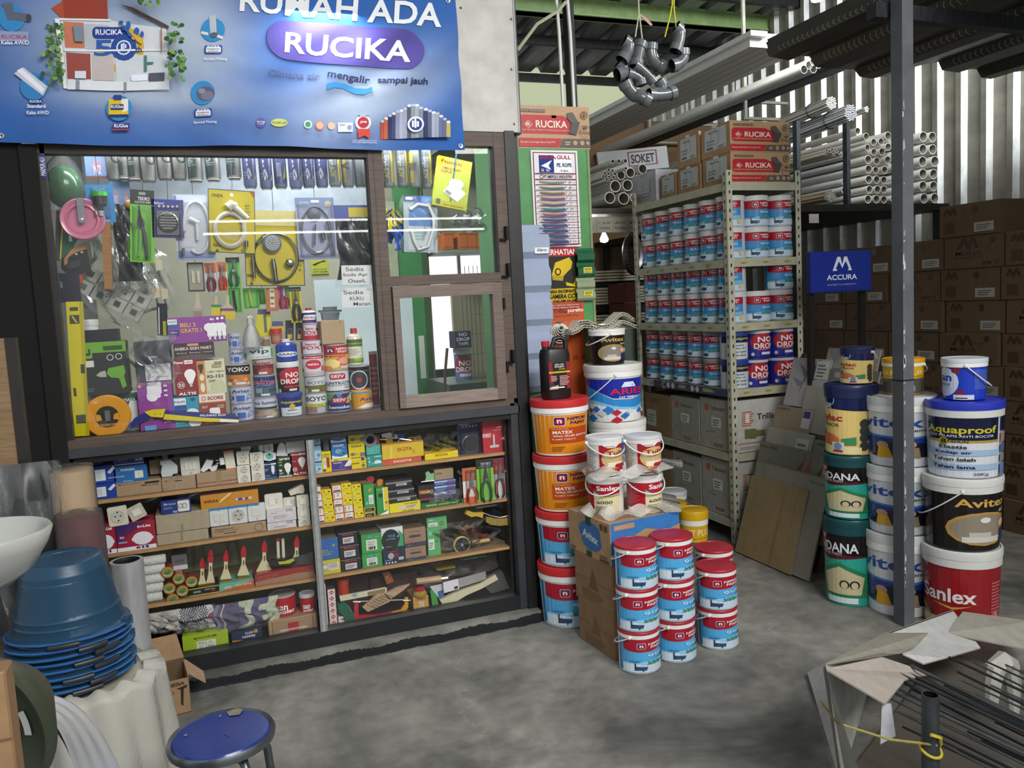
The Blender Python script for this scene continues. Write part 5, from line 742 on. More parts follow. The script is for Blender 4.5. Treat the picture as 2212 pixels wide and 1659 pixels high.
tool('hand_saw','green hand saw with wood and black handle hanging in its sleeve','saw',[('sleeve','3a3c3a',.004,'121 455 136 455 128 565 118 560',.004),('blade','1f5c3c',.006,'136 455 165 470 176 505 160 530 150 560 132 562 128 560'),('edge','c9b03a',.007,'135 455 138 455 132 560 129 560',-.001),('lettering','b9d0b4',.0008,'147 490 154 490 156 522 149 522',-.001),('handle','1c1c1e',.022,'133 560 150 543 168 530 185 524 190 545 197 585 192 592 180 588 160 594 142 590 132 580',-.004),('wood_inlay','a87c50',.024,'152 542 168 530 184 525 187 538 165 545 148 556 146 570 140 574 138 560',-.006,'wood'),('grip_hole','3a3440',.001,'144 577 152 566 172 561 176 568 172 576 150 582',-.0075),('rivet','b5b5b0',.002,'163 547 168 547 168 551 163 551',-.008),('rivet','b5b5b0',.002,'175 543 180 543 180 547 175 547',-.008),('orange_guard','c8481c',.012,'160 598 180 594 172 618 166 614',.004)],3.56)
tool('dark_pouch','dark navy sleeve with pale print below the saw handle','pouch',[('sleeve','181c30',.01,'126 590 170 592 176 652 132 654'),('print','6c7490',.001,'130 608 134 608 136 622 131 622',-.001)],3.53)
tool('long_hammer','wooden hammer handle hanging down below the blue filter card','hammer',[('handle','9a6c3c',.024,'218 478 238 479 241 560 243 627 226 626 222 560'),('end','3a2a1c',.026,'227 624 243 625 241 630 228 629',-.001)],3.50,m='wood')
root=E('rubber_mallet','black-headed mallet wrapped in clear film beside the wooden hammer handle','hammer',(*(lambda p:(p[0],3.54,p[1]))(onY(268,440,3.54)),));O('head',pillow(.085,.30,.05,12,16,.6,3,'15151a'),'gloss',root,1.2);O('wooden_top',G().tube([(.01,-.02,.0),(.035,-.025,-.015),(.05,-.02,-.045)],.016,'a87c44',10),'wood',root,.8);O('film_wrap',pillow(.10,.33,.07,12,16,1,6),_mats['film'],root,1.2)
root=E('spacer_tray','grey block of concrete spacers with square hollows in a clear hanging bag','spacers',(*(lambda p:(p[0],3.64,p[1]))(onY(245,635,3.64)),));root.rotation_euler=(0,math.radians(33),0)
for i in range(4):
 for j in range(2):X=-.135+i*.068;Zz=.03-j*.058;O('spacer_block',G().box(X,X+.062,-.02,.03,Zz-.026,Zz+.026,'a5a79c').box(X+.018,X+.042,-.0206,-.02,Zz-.012,Zz+.012,'44463e'),'card',root)
O('film_bag',pillow(.34,.34,.10,18,16,1.2,5),_mats['film_bag'],root,1.2).location=(.0,0,.24)
root,w,h=hang('garden_shears','lime card with black aviation snips hanging in the left half of the window','snips',281,333,410,567,'r 0 0 100 100 6cb82a;r 0 80 100 100 232526;q 36 93 64 97 3 8a8a86;t 56 88 50 5 ccc TEKIRO;n 52 83 66 3 ccc AVIATION_SNIPS','6cb82a',Y=3.50,rot=-5)
q=L3(w,h,.014);O('jaw',G().prism([(q(*p)[0],q(*p)[2])for p in((34,56),(30,46),(38,78),(50,62),(62,56),(60,46),(46,44))],.012,lambda u,v,k:(u,-.024+k,v),'4a4e50').prism([(q(*p)[0],q(*p)[2])for p in((32,52),(38,80),(46,64),(60,50),(44,46))],.014,lambda u,v,k:(u,-.026+k,v),'191b1d'),'steel',root);O('handle',G().tube([q(52,48),q(60,36),q(66,20),q(72,5)],[.006,.008,.007,.006],'1a1f1c',8),'plastic',root,.8);O('handle',G().tube([q(44,48),q(44,34),q(42,20),q(36,8)],[.006,.007,.006,.005],'5cb030',8),'plastic',root,.8);blister(root,w,h,8,2,88,78,.03)
root,w,h=hang('floor_drain','square dark blue card with a round slotted steel floor drain in the window','floor drain',328,397,431,514,'r 0 0 100 100 252c66;r 0 80 100 100 2c3784;n 24 90 30 6 dde Bellucci;c 24 82 4 c3b090;c 38 82 4 c3b090;c 52 82 4 c3b090;c 66 82 4 c3b090;c 80 83 4 c3b090;n 30 3 30 3 889;r 16 8 84 68 8c8c86;r 18 10 82 66 55565a','252c66',Y=3.50,rot=-3)
g=G().lathe([(.034,0),(.040,.004),(.036,.008),(.033,.004),(0,.003,'3c3d3f')],'9a9a96',28,m=Matrix.Translation((0,-.004,-.015))@Matrix.Rotation(PI/2,4,'X'))
for i in range(6):zz=-.04+i*.0105;ww=math.sqrt(max(0,.031**2-(zz+.015)**2));g.box(-ww,ww,-.011,-.008,zz,zz+.005,'a5a5a0')
O('grille',g,'chrome',root,.4);blister(root,w,h,10,4,90,72,.016)
root,w,h=hang('jet_shower','clear blister with looped white hose and spray jet','shower hose',378,462,420,562,'r 0 0 100 100 a8b0be;q 2 2 98 98 5 b9c0cc;r 0 0 100 14 8a98c0;n 44 60 34 3 667 Jet_Shower;n 40 56 30 3 667 A-179W;q 18 20 52 60 3 c5c8d0;r 2 84 8 98 5a78b8','b0b8c6',Y=3.52,rot=-1)
hose(root,w,h,56,50,34,40,.86,.0062,'c9ccd2',a0=-120);q=L3(w,h,.02);O('spray_head',G().tube([q(38,62),q(62,56)],[.010,.007],'d2d4d8',10).tube([q(56,58),q(56,30)],.006,'d8dade',8),'plastic',root,.7);O('connector',G().tube([q(16,6),q(18,18)],.006,'a5a5a5',8),'chrome',root,.7);blister(root,w,h,4,3,96,88,.03)
YC='r 0 0 100 100 b5a614;r 0 0 100 1.2 1f3f5c;r 0 98.8 100 100 1f3f5c;r 0 0 1.4 100 1f3f5c;r 98.6 0 100 100 1f3f5c;'
root,w,h=hang('shower_hose','yellow card with coiled off-white hose and spray head','shower hose',450,551,410,547,YC+'t 20 90 24 5 4a4420 ONDA;p 8a4a34 88 100 100 100 100 88;c 50 92 4 e4e6e0;x 78 56 90 80 5 8a7c1c;u 18 12 14 5 332c10 JET;p 332c10 14 2 22 2 18 6;n 74 4 12 4 554 S','b5a614',Y=3.50,rot=-4)
hose(root,w,h,46,36,33,28,2,.0075,'b5b3a4',a0=20);q=L3(w,h,.02);O('spray_head',G().tube([q(42,70),q(50,76),q(60,74)],[.020,.019,.012],'b9b8aa',12).tube([q(52,74),q(84,55)],[.014,.010],'b9b8aa',12),'plastic',root,.7);O('connector',G().tube([q(80,10),q(80,20)],.008,'a9a9a4',10),'chrome',root,.7);O('parts_bag',pillow(w*.3,h*.18,.012,8,8,1,2),_mats['film_bag'],root,1.2).location=(-w*.02,-.012,-h*.12)
root,w,h=hang('hand_shower','large yellow card with grey hand shower and steel hose loop','hand shower',528,656,455,618,YC+'r 0 80 100 100 b9b070;u 9 14 14 4 332c10 HAND;p 332c10 6 2 12 2 9 6;n 50 4 12 4 554 S;x 90 20 96 60 6 8a7c1c','c0b018',Y=3.53,rot=-2)
hose(root,w,h,52,38,38,33,1.1,.0058,'a9a9a2','chrome',a0=110);q=L3(w,h,.024);M=Matrix.Translation(q(46,56))@Matrix.Rotation(PI/2,4,'X')
g=G().lathe([(.030,.004),(.031,.0),(.038,-.004),(.036,-.014),(.014,-.020),(0,-.020)],'6c7074',28,m=M).lathe([(0,.004),(.030,.004)],'7c8084',28,m=M)
for ring,n in((.010,6),(.018,11),(.025,16)):
 for i in range(n):a=2*PI*i/n;g.box(-.0016,.0016,-.0075,-.003,-.0016,.0016,'c9ccce',m=Matrix.Translation(Vector(q(46,56))+Vector((ring*cos(a),0,ring*sin(a)))))
O('shower_head',g,'gloss',root,.5);O('grip',G().tube([q(46,36),q(48,22),q(50,6)],[.008,.0095,.008],'a5a8a8',12),'chrome',root,.7);O('wall_bracket',G().lathe([(0,.012),(.012,.010),(.018,0)],'8a8a88',18,m=Matrix.Translation(q(74,30))@Matrix.Rotation(PI/2,4,'X')),'chrome',root,.7);O('hose_end',G().tube([q(12,38),q(14,10)],.006,'a9a9a4',10),'chrome',root,.7)
root,w,h=hang('hand_shower','slate blue card with dark shower head inside an oval steel hose','hand shower',641,725,427,560,'r 0 0 100 100 8f96b4;r 0 86 100 100 6c80a4;c 84 90 8 b9a488;q 40 92 62 96 3 dde;r 0 0 100 8 767c9c;n 24 92 26 4 bcd SOWIL','8f96b4',Y=3.51)
hose(root,w,h,48,46,38,38,1.0,.0045,'a5a5a0','chrome',a0=-70);q=L3(w,h,.02);O('shower_head',G().lathe([(0,.006),(.024,.004),(.027,-.004),(.02,-.01)],'3c3f58',24,m=Matrix.Translation(q(46,72))@Matrix.Rotation(PI/2,4,'X')),'plastic',root,.6);O('grip',G().tube([q(46,56),q(42,38),q(40,22)],.005,'a9a9ac',8),'chrome',root,.7);O('wall_bracket',G().tube([q(62,44),q(66,30)],[.012,.009],'8f9094',10),'chrome',root,.7);O('hose_end',G().tube([q(76,60),q(88,8)],.005,'a0a0a0',8),'chrome',root,.7);blister(root,w,h,4,3,96,90,.03)
root=E('black_bag_roll','black rubbish bag roll with blue and yellow header hanging by the mullion','bag roll',(*(lambda p:(p[0],3.53,p[1]))(onY(760,450,3.53)),));O('bag_roll',pillow(.15,.30,.05,14,18,.6,4,'222426'),'gloss',root,1.2);O('header',G().box(-.08,.08,-.026,-.02,-.045,.01,'3a4a8c').box(-.02,.08,-.027,-.026,-.04,0,'b5a42c'),'paper',root);O('film_wrap',pillow(.17,.33,.06,14,18,1,8),_mats['film'],root,1.2)
for yt,yb,tx,lb in((573,615,'n 44 80 60 20 222 Sedia;n 44 50 80 20 222 Soda_Api;n 50 20 60 18 222 OsasiL','upper white paper with handwritten words taped to the glass'),(622,664,'n 40 78 66 20 222 Sedia;n 50 46 46 18 222 KUKU;n 66 18 56 18 222 Macan;r 0 86 12 100 b9b9b0;r 84 88 98 100 b9b9b0','lower white paper with handwritten words taped to the glass')):hang('paper_note',lb,'note',738,803,yt,yb,'r 0 0 100 100 cdd1d2;'+tx,'cdd1d2',Y=3.435,rot=-1,wire=False)
hang('warning_sticker','small yellow-green camera warning sticker on the rear beige wall','sticker',672,709,562,592,'r 0 0 100 100 b9c024;n 50 34 80 12 333c10 AREA_INI_DIAWASI;t 50 14 84 16 222 CCTV_24_JAM;p 1c1c14 8 70 20 60 30 66 60 84 90 90 80 100 40 84','b9c024',Y=5.19,wire=False)
root,w,h=hang('latch_pack','black-edged card holding two brass latch plates in the lower hanging row','latch',405,441,567,630,'r 0 0 100 100 2a2a2a;r 8 6 92 94 8f8c7c','2a2a2a',Y=3.58,rot=-1)
for x in(34,66):O('latch_plate',G().prism([(a,b)for c,ps in parse('q 0 0 100 100 50 fff',.010,.05)for a,b in ps[0]],.003,lambda u,v,k,x=x,w=w:(u-.005+(x/100-.5)*w,-.006+k,v-.025),'b5b09c'),'metal',root)
pliers('dark red-handled pliers on an orange and grey card, lower hanging row',443,468,568,632,'c9c4ca','7c2a28','3a2a2c','8a8a8c',Y=3.57,art='r 0 0 100 100 c3bec8;r 0 66 100 100 b5603c');pliers('bright orange-red pliers on an orange and white card, lower hanging row',470,491,566,628,'ccc','c8402c','8a2a24','8a8a8c',Y=3.56,art='r 0 0 100 100 c9c4c4;r 0 66 100 100 c0623c;r 0 0 100 24 c86a2c');pliers('green-handled long-nose pliers on a bright green card, lower hanging row',489,519,556,622,'6cc06a','1f4a34','2c6a48','2c3a34',Y=3.58,art='r 0 0 100 100 62b45c;r 0 84 100 100 2a3c34')
pliers('red-handled pliers on a magenta and green card, lower hanging row',600,626,612,668,'b04a8c','b03a3c','6a1c24','8a8a8c',Y=3.57,art='r 0 0 100 100 4f9a54;r 0 0 70 100 b04a8c');pliers('black pincers on a tall yellow card in the lower hanging row',627,652,620,697,'b9ac14','1c1c18','2c2c24','2a2a2a',Y=3.56,art='r 0 0 100 100 bdb014;r 0 88 100 100 27304c;n 50 94 70 5 a93 sunwis')
for i,(x0,x1,yt,yb)in enumerate(((494,522,622,676),(525,560,622,667),(559,573,622,658))):root,w,h=hang('cutter_pack',['lime card with bundled black hex keys','lime card with a yellow screwdriver, centre of the lower hanging row','narrow lime card half hidden by the orange level'][i],'card',x0,x1,yt,yb,'r 0 0 100 100 4fae2a','4fae2a',Y=3.59);q=L3(w,h,.01);O('tool',G().tube([q(40,90),q(44,50),q(50,12)],.006 if i!=1 else .004,['1c1c1c','c9b83a','2c7a24'][i],6),'plastic',root,.8);blister(root,w,h,6,4,94,96,.014)
tool('torpedo_level','short orange spirit level with three vials hanging in the lower row','spirit level',[('body','a8642c',.018,'574 622 600 621 602 672 576 673'),('face','c9c4b4',.001,'582 622 592 622 594 664 584 664',-.001),('vial','7a5a1c',.002,'584 628 591 628 591 632 584 632',-.002),('vial','7a5a1c',.002,'584 641 592 641 592 646 584 646',-.002),('vial','7a5a1c',.002,'585 654 592 654 592 658 585 658',-.002)],3.56)
for i,(x,yt,yb,w0,c1)in enumerate(((427,632,690,9,''),(467,640,682,10,'2c7a4c'),(492,638,690,15,'7a2c7c'))):tool('hanging_brush',['bare-bristled brush hanging under the latch card','brush with green and yellow band hanging in the lower row','wide brush with purple and yellow band hanging in the lower row'][i],'paint brush',[('handle','b5aa8c',.012,f'{x-3} {yt} {x+3} {yt} {x+4} {yt+18} {x+w0} {yb-22} {x-w0} {yb-22} {x-4} {yt+18}'),('band',c1 or '9a9a94',.014,f'{x-w0-1} {yb-24} {x+w0+1} {yb-24} {x+w0+1} {yb-18} {x-w0-1} {yb-18}',-.001),('bristles','c3b41c' if c1 else '8a7c68',.014,f'{x-w0-1} {yb-18} {x+w0+1} {yb-18} {x+w0} {yb} {x-w0} {yb}',-.001)],3.55)
for i,(x,y)in enumerate(((343,574),(338,634),(356,636))):tool('putty_scraper',['top','lower left','lower right'][i]+' cream-tagged scraper hanging in clear film left of the latch card','scraper',[('tag','b5a98c',.012,f'{x-8} {y-14} {x+6} {y-12} {x+8} {y+8} {x-6} {y+12}'),('~shaft','6c7478',.004,f'{x} {y+10} {x+6} {y+34}',0,'metal')],3.60)
for i,(x0,x1,yt,yb)in enumerate(((555,584,668,726),(586,612,694,716))):tool('snap_knife_card',['tall yellow card with blue cutter knives standing above the tins','low yellow card with blue header above the brown bottle'][i],'card',[('card','b5ac14' if i else 'c0b81c',.004,f'{x0} {yt+8} {x1} {yt+6} {x1+2} {yb} {x0-4} {yb}'),('header','3a4a6c',.005,f'{x0+2} {yt} {x1-1} {yt} {x1} {yt+10} {x0+1} {yt+11}',-.001)]+([('knife','4a5a6c',.008,f'{x0+14} {yt+4} {x0+19} {yt+4} {x0+22} {yb-10} {x0+17} {yb-8}',-.004)]if not i else[]),3.60,m='paper')
for i,x in enumerate((626,648)):tool('padlock',['left','right'][i]+' brass padlock in a dark blister card above the glue tins','padlock',[('card','1c1e20',.004,f'{x-9} 692 {x+9} 692 {x+9} 735 {x-9} 735',.01),('body','b5a04a',.012,f'{x-5} 722 {x+5} 722 {x+5} 732 {x-5} 732',0,'metal'),('~shackle','b5b8ba',.0018,f'{x-4} 722 {x-4} 713 {x} 709 {x+4} 713 {x+4} 722',.004,'chrome')],3.60)
root=E('sachet_bunch','bunch of crumpled blue and yellow sachets hanging right of the mullion','sachets',(*(lambda p:(p[0],3.62,p[1]))(onY(850,458,3.62)),));rr=random.Random(5)
for i in range(9):o=O('sachet',pillow(.05,.15,.02,8,10,1.5,i+40,'ccc',lambda u,v,i=i:hx('1f4f9c')if v>.35+.08*sin(i*2+u*6)else hx('c0b01c' if(i+int(u*6))%3 else '22386c')),'gloss',root,1.3);o.location=(rr.uniform(-.045,.045),rr.uniform(-.03,.02),rr.uniform(-.03,.02));o.rotation_euler=(rr.uniform(-.15,.15),rr.uniform(-.5,.5),rr.uniform(-.5,.5))
root,w,h=hang('flexible_hose_bag','clear bag with blue header holding a bent white hose and oval blue card','hose pack',872,945,423,545,'r 0 0 100 100 9aaab0;o 50 58 36 34 3a72b0;r 14 4 86 46 b4c0c4;x 24 22 70 44 4 8aa;r 0 89 100 100 1f3f7c;r 50 89 100 100 2c70b4;q 6 92 26 97 2 e4e6f0;p 3a3f44 46 6 54 6 50 12','9aaab0',Y=3.52,rot=-3,wire=True)
q=L3(w,h,.014);O('hose',G().tube([q(18,74),q(40,84),q(70,82),q(86,64),q(86,40),q(70,10),q(40,4),q(28,20),q(20,40)],.007,'c3c9c6',8),'plastic',root,.8);O('film_bag',pillow(w*1.05,h,.04,12,14,1,17),_mats['film'],root,1.2).location=(0,0,h/2)
root,w,h=hang('scale_box','tilted yellow-green kitchen scale box hanging at the window upper right','box',941,1014,342,450,'r 0 0 100 100 b9c83a;r 0 84 100 100 bdb41c;t 44 90 50 6 6a2c20 NANKAI;p a8341c 10 88 16 92 14 96 8 92;t 40 78 56 5 a8502c TIMBANGAN;t 28 71 34 5 a8502c DAPUR;r 0 0 100 12 b5b41c;p dfe8e0 24 30 70 14 92 34 50 56;o 60 50 22 10 e8ece8;p 8a8f8c 30 30 46 25 50 30 34 35;r 8 4 20 14 5a5a4a;n 60 5 60 4 6a5a20 for_kitchen','b9c83a',Y=3.50,rot=-11,m='gloss')
O('box_body',G().box(-w/2,w/2,.002,.03,-h/2,h/2,'a5a824'),'paper',root);O('blue_strap',G().box(-.003,.003,-.002,-.0005,-h/2,h/2+.02,'1f5c84'),'plastic',root)
root=E('soap_rack','square wire soap rack in clear film at the window right','rack',(*(lambda p:(p[0],3.53,p[1]))(onY(1006,476,3.53)),));g=G()
for s in(.036,.031):g.tube([(s*cos(a)*1.1*(1+.12*abs(sin(2*a))),0,s*.9*sin(a)*(1+.12*abs(sin(2*a))))for a in[2*PI*i/24 for i in range(24)]],.0012,'d8dad8',5,closed=True)
O('wire_frame',g,'chrome',root,.8);g=G();g.box(-.03,.03,0,.004,-.024,.024,'4a4c4c');[g.box(-.028+i*.009,-.026+i*.009,-.002,0,-.022+j*.009,-.02+j*.009,'8a8c8a')for i in range(7)for j in range(5)];O('mesh_plate',g,'metal',root);O('film_bag',pillow(.15,.11,.05,14,10,1.4,31),_mats['film'],root,1.2).location=(.02,0,.055)
for i,(x0,x1)in enumerate(((958,980),(991,1010),(1011,1030),(1031,1042))):bx('ledger_book',['leftmost','second','third','rightmost'][i]+' orange book on the rear shelf behind the hanging wire rack','book',x0,x1,502,538,'r 0 86 100 92 8a4a1c;r 0 10 100 14 8a4a1c','d8742c',d=.15,Y=4.9)
g=G();xs=onY(950,540,4.88)[0];xe=onY(1050,540,4.88)[0];zz=onY(1000,539,4.9)[1];g.box(xs,1.92,4.87,5.2,zz-.02,zz-.0005,'9aa08c');O('wall_shelf',g,'wood',wb)
bx('sealant_tub','dark tub with white lettering standing on the paint tub behind the casement','tub',983,1018,715,752,'r 0 0 100 100 3c3a50;t 50 80 50 20 dde NO;t 50 52 80 20 dde DROP;t 50 26 60 16 dde TAPE','3c3a50',Y=4.5,z=None)
tin('paint_tub','white-rimmed tub with red arc and white lettering behind the casement','tub',980,1021,753,822,'r 0 0 100 100 6a7ca8;o 50 60 44 36 a03a4c;t 54 66 50 20 f0f0f4 NO;t 50 42 74 20 f0f0f4 DROP;r 30 14 80 26 dde','6a7ca8',Y=4.6,kind='tub',lid='dde4e4')
g=G();zt_=onY(1000,823,4.5)[1];g.box(1.25,1.8,4.35,4.85,0,zt_-.001,'4a5a4c');tag(O('green_cupboard',g,'paint'),'dull green cupboard behind the casement carrying the lettered tubs','cupboard')
tool('broom_handle','thin dark stick leaning in front of the bright doorway','stick',[('~stick','5a4634',.008,'944 1225 962 800 966 752')],4.3,m='wood')
# ================================================================ BANNER
BY=3.372;bx0,bz0=-1.05,2.098;P_=lambda x,y:onY(x,y,BY)
X1b,Z1b=P_(1008,331)
def bw(a,b,o=0):
 t=(a+1.05)/2.2;s=.006*sin(a*9+b*4)+.004*sin(a*23-b*17+2*sin(b*9))+.0010*sin(b*60+6*sin(a*5))*(.4+.6*t)+.012*max(0,t-.7)*sin((a-b)*26)
 return(a,BY-.012+s-o,b+.004*sin(a*6))
def bcol(u,v):
 x=u*1010;y=332-v*332*1.0
 wh=math.exp(-(((x-760)/190)**2+((y-210+(x-760)*.35)/95)**2))+1.1*math.exp(-(((x-250)/190)**2+((y-110)/130)**2))+.55*math.exp(-(((x-420)/90)**2+((y-60)/160)**2))+.5*math.exp(-(((x-300)/200)**2+((y-225)/28)**2))
 wh=min(1,wh*.85);dk=.12*sin(x*.02+y*.03)+.1*sin(x*.013-y*.05)
 a=(.012,.105+.02*dk,.40+.1*dk);b=(.46,.54,.66);return(a[0]+(b[0]-a[0])*wh,a[1]+(b[1]-a[1])*wh,a[2]+(b[2]-a[2])*wh,1)
ztop=P_(500,-60)[1];root=E('banner','large blue and white printed vinyl banner hung across the top of the shop window','banner',(0,0,0))
def corner(u,v):
 xr=X1b-.012+(-.010)*0-v*.0;x=-1.15+(xr+1.15)*u;z0=2.098+.0*u;return bw(x,z0+(ztop-z0)*v)
g=G();g.grid(corner,200,80,'ccc',lambda u,v:bcol((corner(u,v)[0]-P_(0,200)[0])/(X1b-P_(0,200)[0]),v*(ztop-2.098)/(P_(500,0)[1]-2.098)));O('vinyl_sheet',g,'banner',root,1.5)
def bart(st,off=.0012,name='printed_art',du=.02):
 """art with photo pixels as canvas units, laid on the banner plane"""
 g=G()
 for k,(c,ps)in enumerate(parse(st,100,100)):
  for p in ps:
   q=[P_(a,-b)for a,b in p]
   for y1 in slices(q,0,du):
    for y2 in slices(y1,1,du):g.add([bw(a,b,off+.0035+.0007*k)for a,b in y2],[tuple(range(len(y2)))],c)
 O(name,g,'banner',root)
bart('p b04a30 112 -18 136 -2 136 8 232 4 234 -44 134 -40;p 9a3a28 136 4 232 6 234 -44 140 -40;p d8dce4 130 -40 240 -44 360 -66 366 -198 148 -192;p c87a5c 138 -48 182 -50 184 -104 142 -104;p b9c0cc 184 -52 236 -54 238 -106 186 -106;p 9a4a40 144 -114 196 -116 198 -172 148 -172;p c3b9b8 200 -116 246 -118 248 -174 202 -174;p cfd6de 250 -118 352 -122 356 -180 252 -178;p eef0f4 120 -42 130 -42 148 -194 140 -194;r 128 -46 240 -42 e8ecf0;r 140 -112 362 -108 e8ecf0;r 148 -196 366 -176 dfe4ea;p 5a3c34 262 -12 288 -18 366 -62 364 -68 284 -24;r 166 -196 174 -176 8a9098;r 268 -198 274 -178 8a9098;r 164 -172 188 -156 dde;q 284 -176 320 -162 4 eef;r 322 -178 356 -160 556;r 312 -156 318 -122 4a7a7a;r 318 -140 332 -136 4a7a7a;p 7a8a9c 160 -58 182 -60 182 -92 164 -92;r 348 -116 351 -66 b08060',.001,'house_picture')
rr=random.Random(9);s=[]
for cx,cy,rx,ry,n in((122,80,16,26,26),(118,140,20,30,30),(128,175,14,16,14),(378,110,18,44,34),(384,165,16,24,22),(326,16,26,18,24),(300,-4,30,10,12)):
 for i in range(n):s.append(f'o {cx+rr.uniform(-rx,rx):.0f} {-(cy+rr.uniform(-ry,ry)):.0f} {rr.uniform(3,7):.1f} {rr.uniform(3,6):.1f} {rr.choice(["3f6a34","55803f","6c9a4c","2f5230","86a060"])}')
bart(';'.join(s),.0008,'tree_print',.2)
bart('g 262 -106 50 14 d8b040;q 200 -84 276 -58 10 1f3c8c;t 236 -69 58 12 eef RUCIKA;t 224 -104 40 36 2a5ab0 5;c 268 -104 28 1f4a9c;c 268 -104 16 eef2f8;c 268 -104 13 2a4a9c;r 262 -108 266 -96 eef;r 267 -108 270 -94 eef;r 271 -106 274 -98 eef;t 300 -109 14 12 1f3c70 th;o 262 -50 5 4 2050a0;o 278 -56 5 9 2a60b0;o 296 -70 6 8 2a60b0;o 290 -84 5 5 d8b040;o 308 -78 4 7 2a60b0;o 270 -64 6 4 2050a0;p 2a60b0 256 -50 272 -58 288 -84 280 -82 268 -62;p d8b040 282 -70 300 -82 312 -88 308 -100 296 -92',.0035,'anniversary_logo')
bart('c 28 -44 28 2f8ac8;p 5c6474 8 -14 30 -10 32 -30 64 -34 62 -50 20 -48;o 64 -42 6 9 3a404c;q 2 -72 64 -94 3 8fa0c8;t 34 -84 56 9 b04a5c RUCIKA;t 36 -97 60 9 eef Kelas_AW/D;c 76 -190 30 2f80c0;p c9cfd8 34 -164 54 -150 106 -190 96 -210;p eef 40 -158 50 -152 100 -196 94 -204;q 66 -226 96 -219 3 1f3c8c;t 81 -223 26 5 eef RUCIKA;t 82 -233 40 8 eef Standard;t 85 -247 48 8 e0e4f4 Kelas_AW/D;c 258 -234 28 2f8ac8;q 236 -250 278 -214 3 e0c020;p e8e8e0 262 -216 278 -214 278 -240 266 -244;r 237 -254 278 -248 22306c;q 240 -238 268 -226 2 22306c;t 254 -231 26 7 eef RUGlue;q 246 -217 264 -206 3 2a3a8c;q 245 -280 281 -268 1 24307c;t 263 -273 30 8 eef RUGlue;r 245 -283 281 -280 b03a4c',.0014)
for cx,cy,tx,ty in((462,70,'Access_Fitting',134),(440,204,'Special_Fitting',268)):bart(f'c {cx-2} -{cy} 26 2f8ac8;'+('p b9bcc4 452 -40 466 -38 468 -76 454 -78;p d8dce0 436 -72 450 -76 450 -82 434 -78;p d8dce0 462 -78 482 -86 480 -92 460 -84;o 462 -82 8 6 5a5c68' if cy<100 else 'o 444 -206 20 16 5a5c74;o 448 -210 14 10 73758c;o 436 -200 8 6 8a8ca0')+f';q {cx-20} -{cy+52} {cx+18} -{cy+34} 4 2a4a9c;q {cx-17} -{cy+50} {cx+15} -{cy+38} 3 e4e8f0;t {cx-1} -{cy+37} 26 5 eef RUCIKA;n {cx-1} -{cy+43} 26 4 334 Hygienic;n {cx-1} -{cy+48} 24 4 334 Systems;n {tx and cx+3} -{ty} 50 7 eef {tx}',.0014)
bart('a -4 736 -20 436 51 e8ebee RUMAH_ADA',.0016,'headline',.02)
bart('p 4f4596 '+' '.join(f'{a:.0f} {-(b + (a - 745) * .075):.0f}' for a,b in[(745+(124+45*cos(t)if cos(t)>0 else-124+45*cos(t)),99-43*sin(t))for t in[2*PI*i/28 for i in range(28)]]),.0012,'badge',.02)
bart('a -4 750 -104 270 46 eceef0 RUCIKA',.0026,'badge_lettering',.02)
bart('a -3 636 -164 108 14 5a6690 Dimana_air;a -9 752 -169 92 20 2a3460 mengalir;a -2 868 -177 108 18 2a3460 sampai_jauh;p 3a90d0 705 -182 722 -178 745 -182 765 -190 790 -192 802 -188 802 -198 785 -205 765 -203 742 -192 722 -190 705 -196',.0014,'slogan')
bart('c 563 -270 11 5a5aa0;n 563 -270 18 8 dde TOP;o 602 -270 18 9 c9d070;n 602 -270 30 5 686 PREMIUM;c 664 -272 9 d8ece4;c 664 -272 6 4a9a70;c 690 -273 10 e0907c;c 690 -273 7 f0c0a0;c 715 -273 8 e0c0a0;r 729 -286 760 -266 dfe4ee;n 738 -271 12 5 334 URQA;c 753 -276 5 99a;c 782 -266 17 dfe0e8;c 782 -266 12 b8303c;n 782 -266 14 6 eef JIPM;n 782 -252 26 4 334 IPM_AWARD;p d84a3c 770 -280 795 -280 797 -300 784 -294 772 -300;n 785 -305 52 3 dde 2021_JAPAN_INSTITUTE;n 785 -309 52 3 dde OF_PLANT_MAINTENANCE',.0014,'award_print')
s=[]
for i,(x,yt,c)in enumerate([(820,262,'b0503c'),(828,256,'c0603c'),(836,250,'2c3060'),(844,246,'3c4270'),(852,242,'8a90a8'),(860,240,'a5abc0'),(868,236,'9aa0b4'),(876,230,'4a5468'),(884,229,'8a929c'),(892,230,'9ca3ae'),(900,236,'7c8498'),(910,240,'333a68'),(918,244,'5a6280'),(926,248,'a9b0c4'),(934,250,'a0a8c0'),(942,256,'6c7494'),(950,262,'6a6a94'),(958,268,'c0b060')]):s.append(f'r {x} -300 {x+9} -{yt} {c};o {x+4.5} -{yt} 4.5 3 {"e0e4ee" if i % 2 else "b9bfd0"}')
bart(';'.join(s)+';c 892 -272 17 dfe4f0;c 892 -272 13 2a3a80;r 884 -278 888 -264 eef;r 889 -280 893 -260 eef;r 894 -278 898 -266 eef',.0014,'pipe_picture')
for x,z in((X1b-.03,2.115),(X1b-.045,P_(985,4)[1]),(P_(6,308)[0],2.12)):O('eyelet',G().lathe([(.004,.002),(.009,.003),(.011,0)],'d0d2d4',14,m=Matrix.Translation(bw(x,z,.002))@Matrix.Rotation(PI/2,4,'X')),'metal',root,.8)
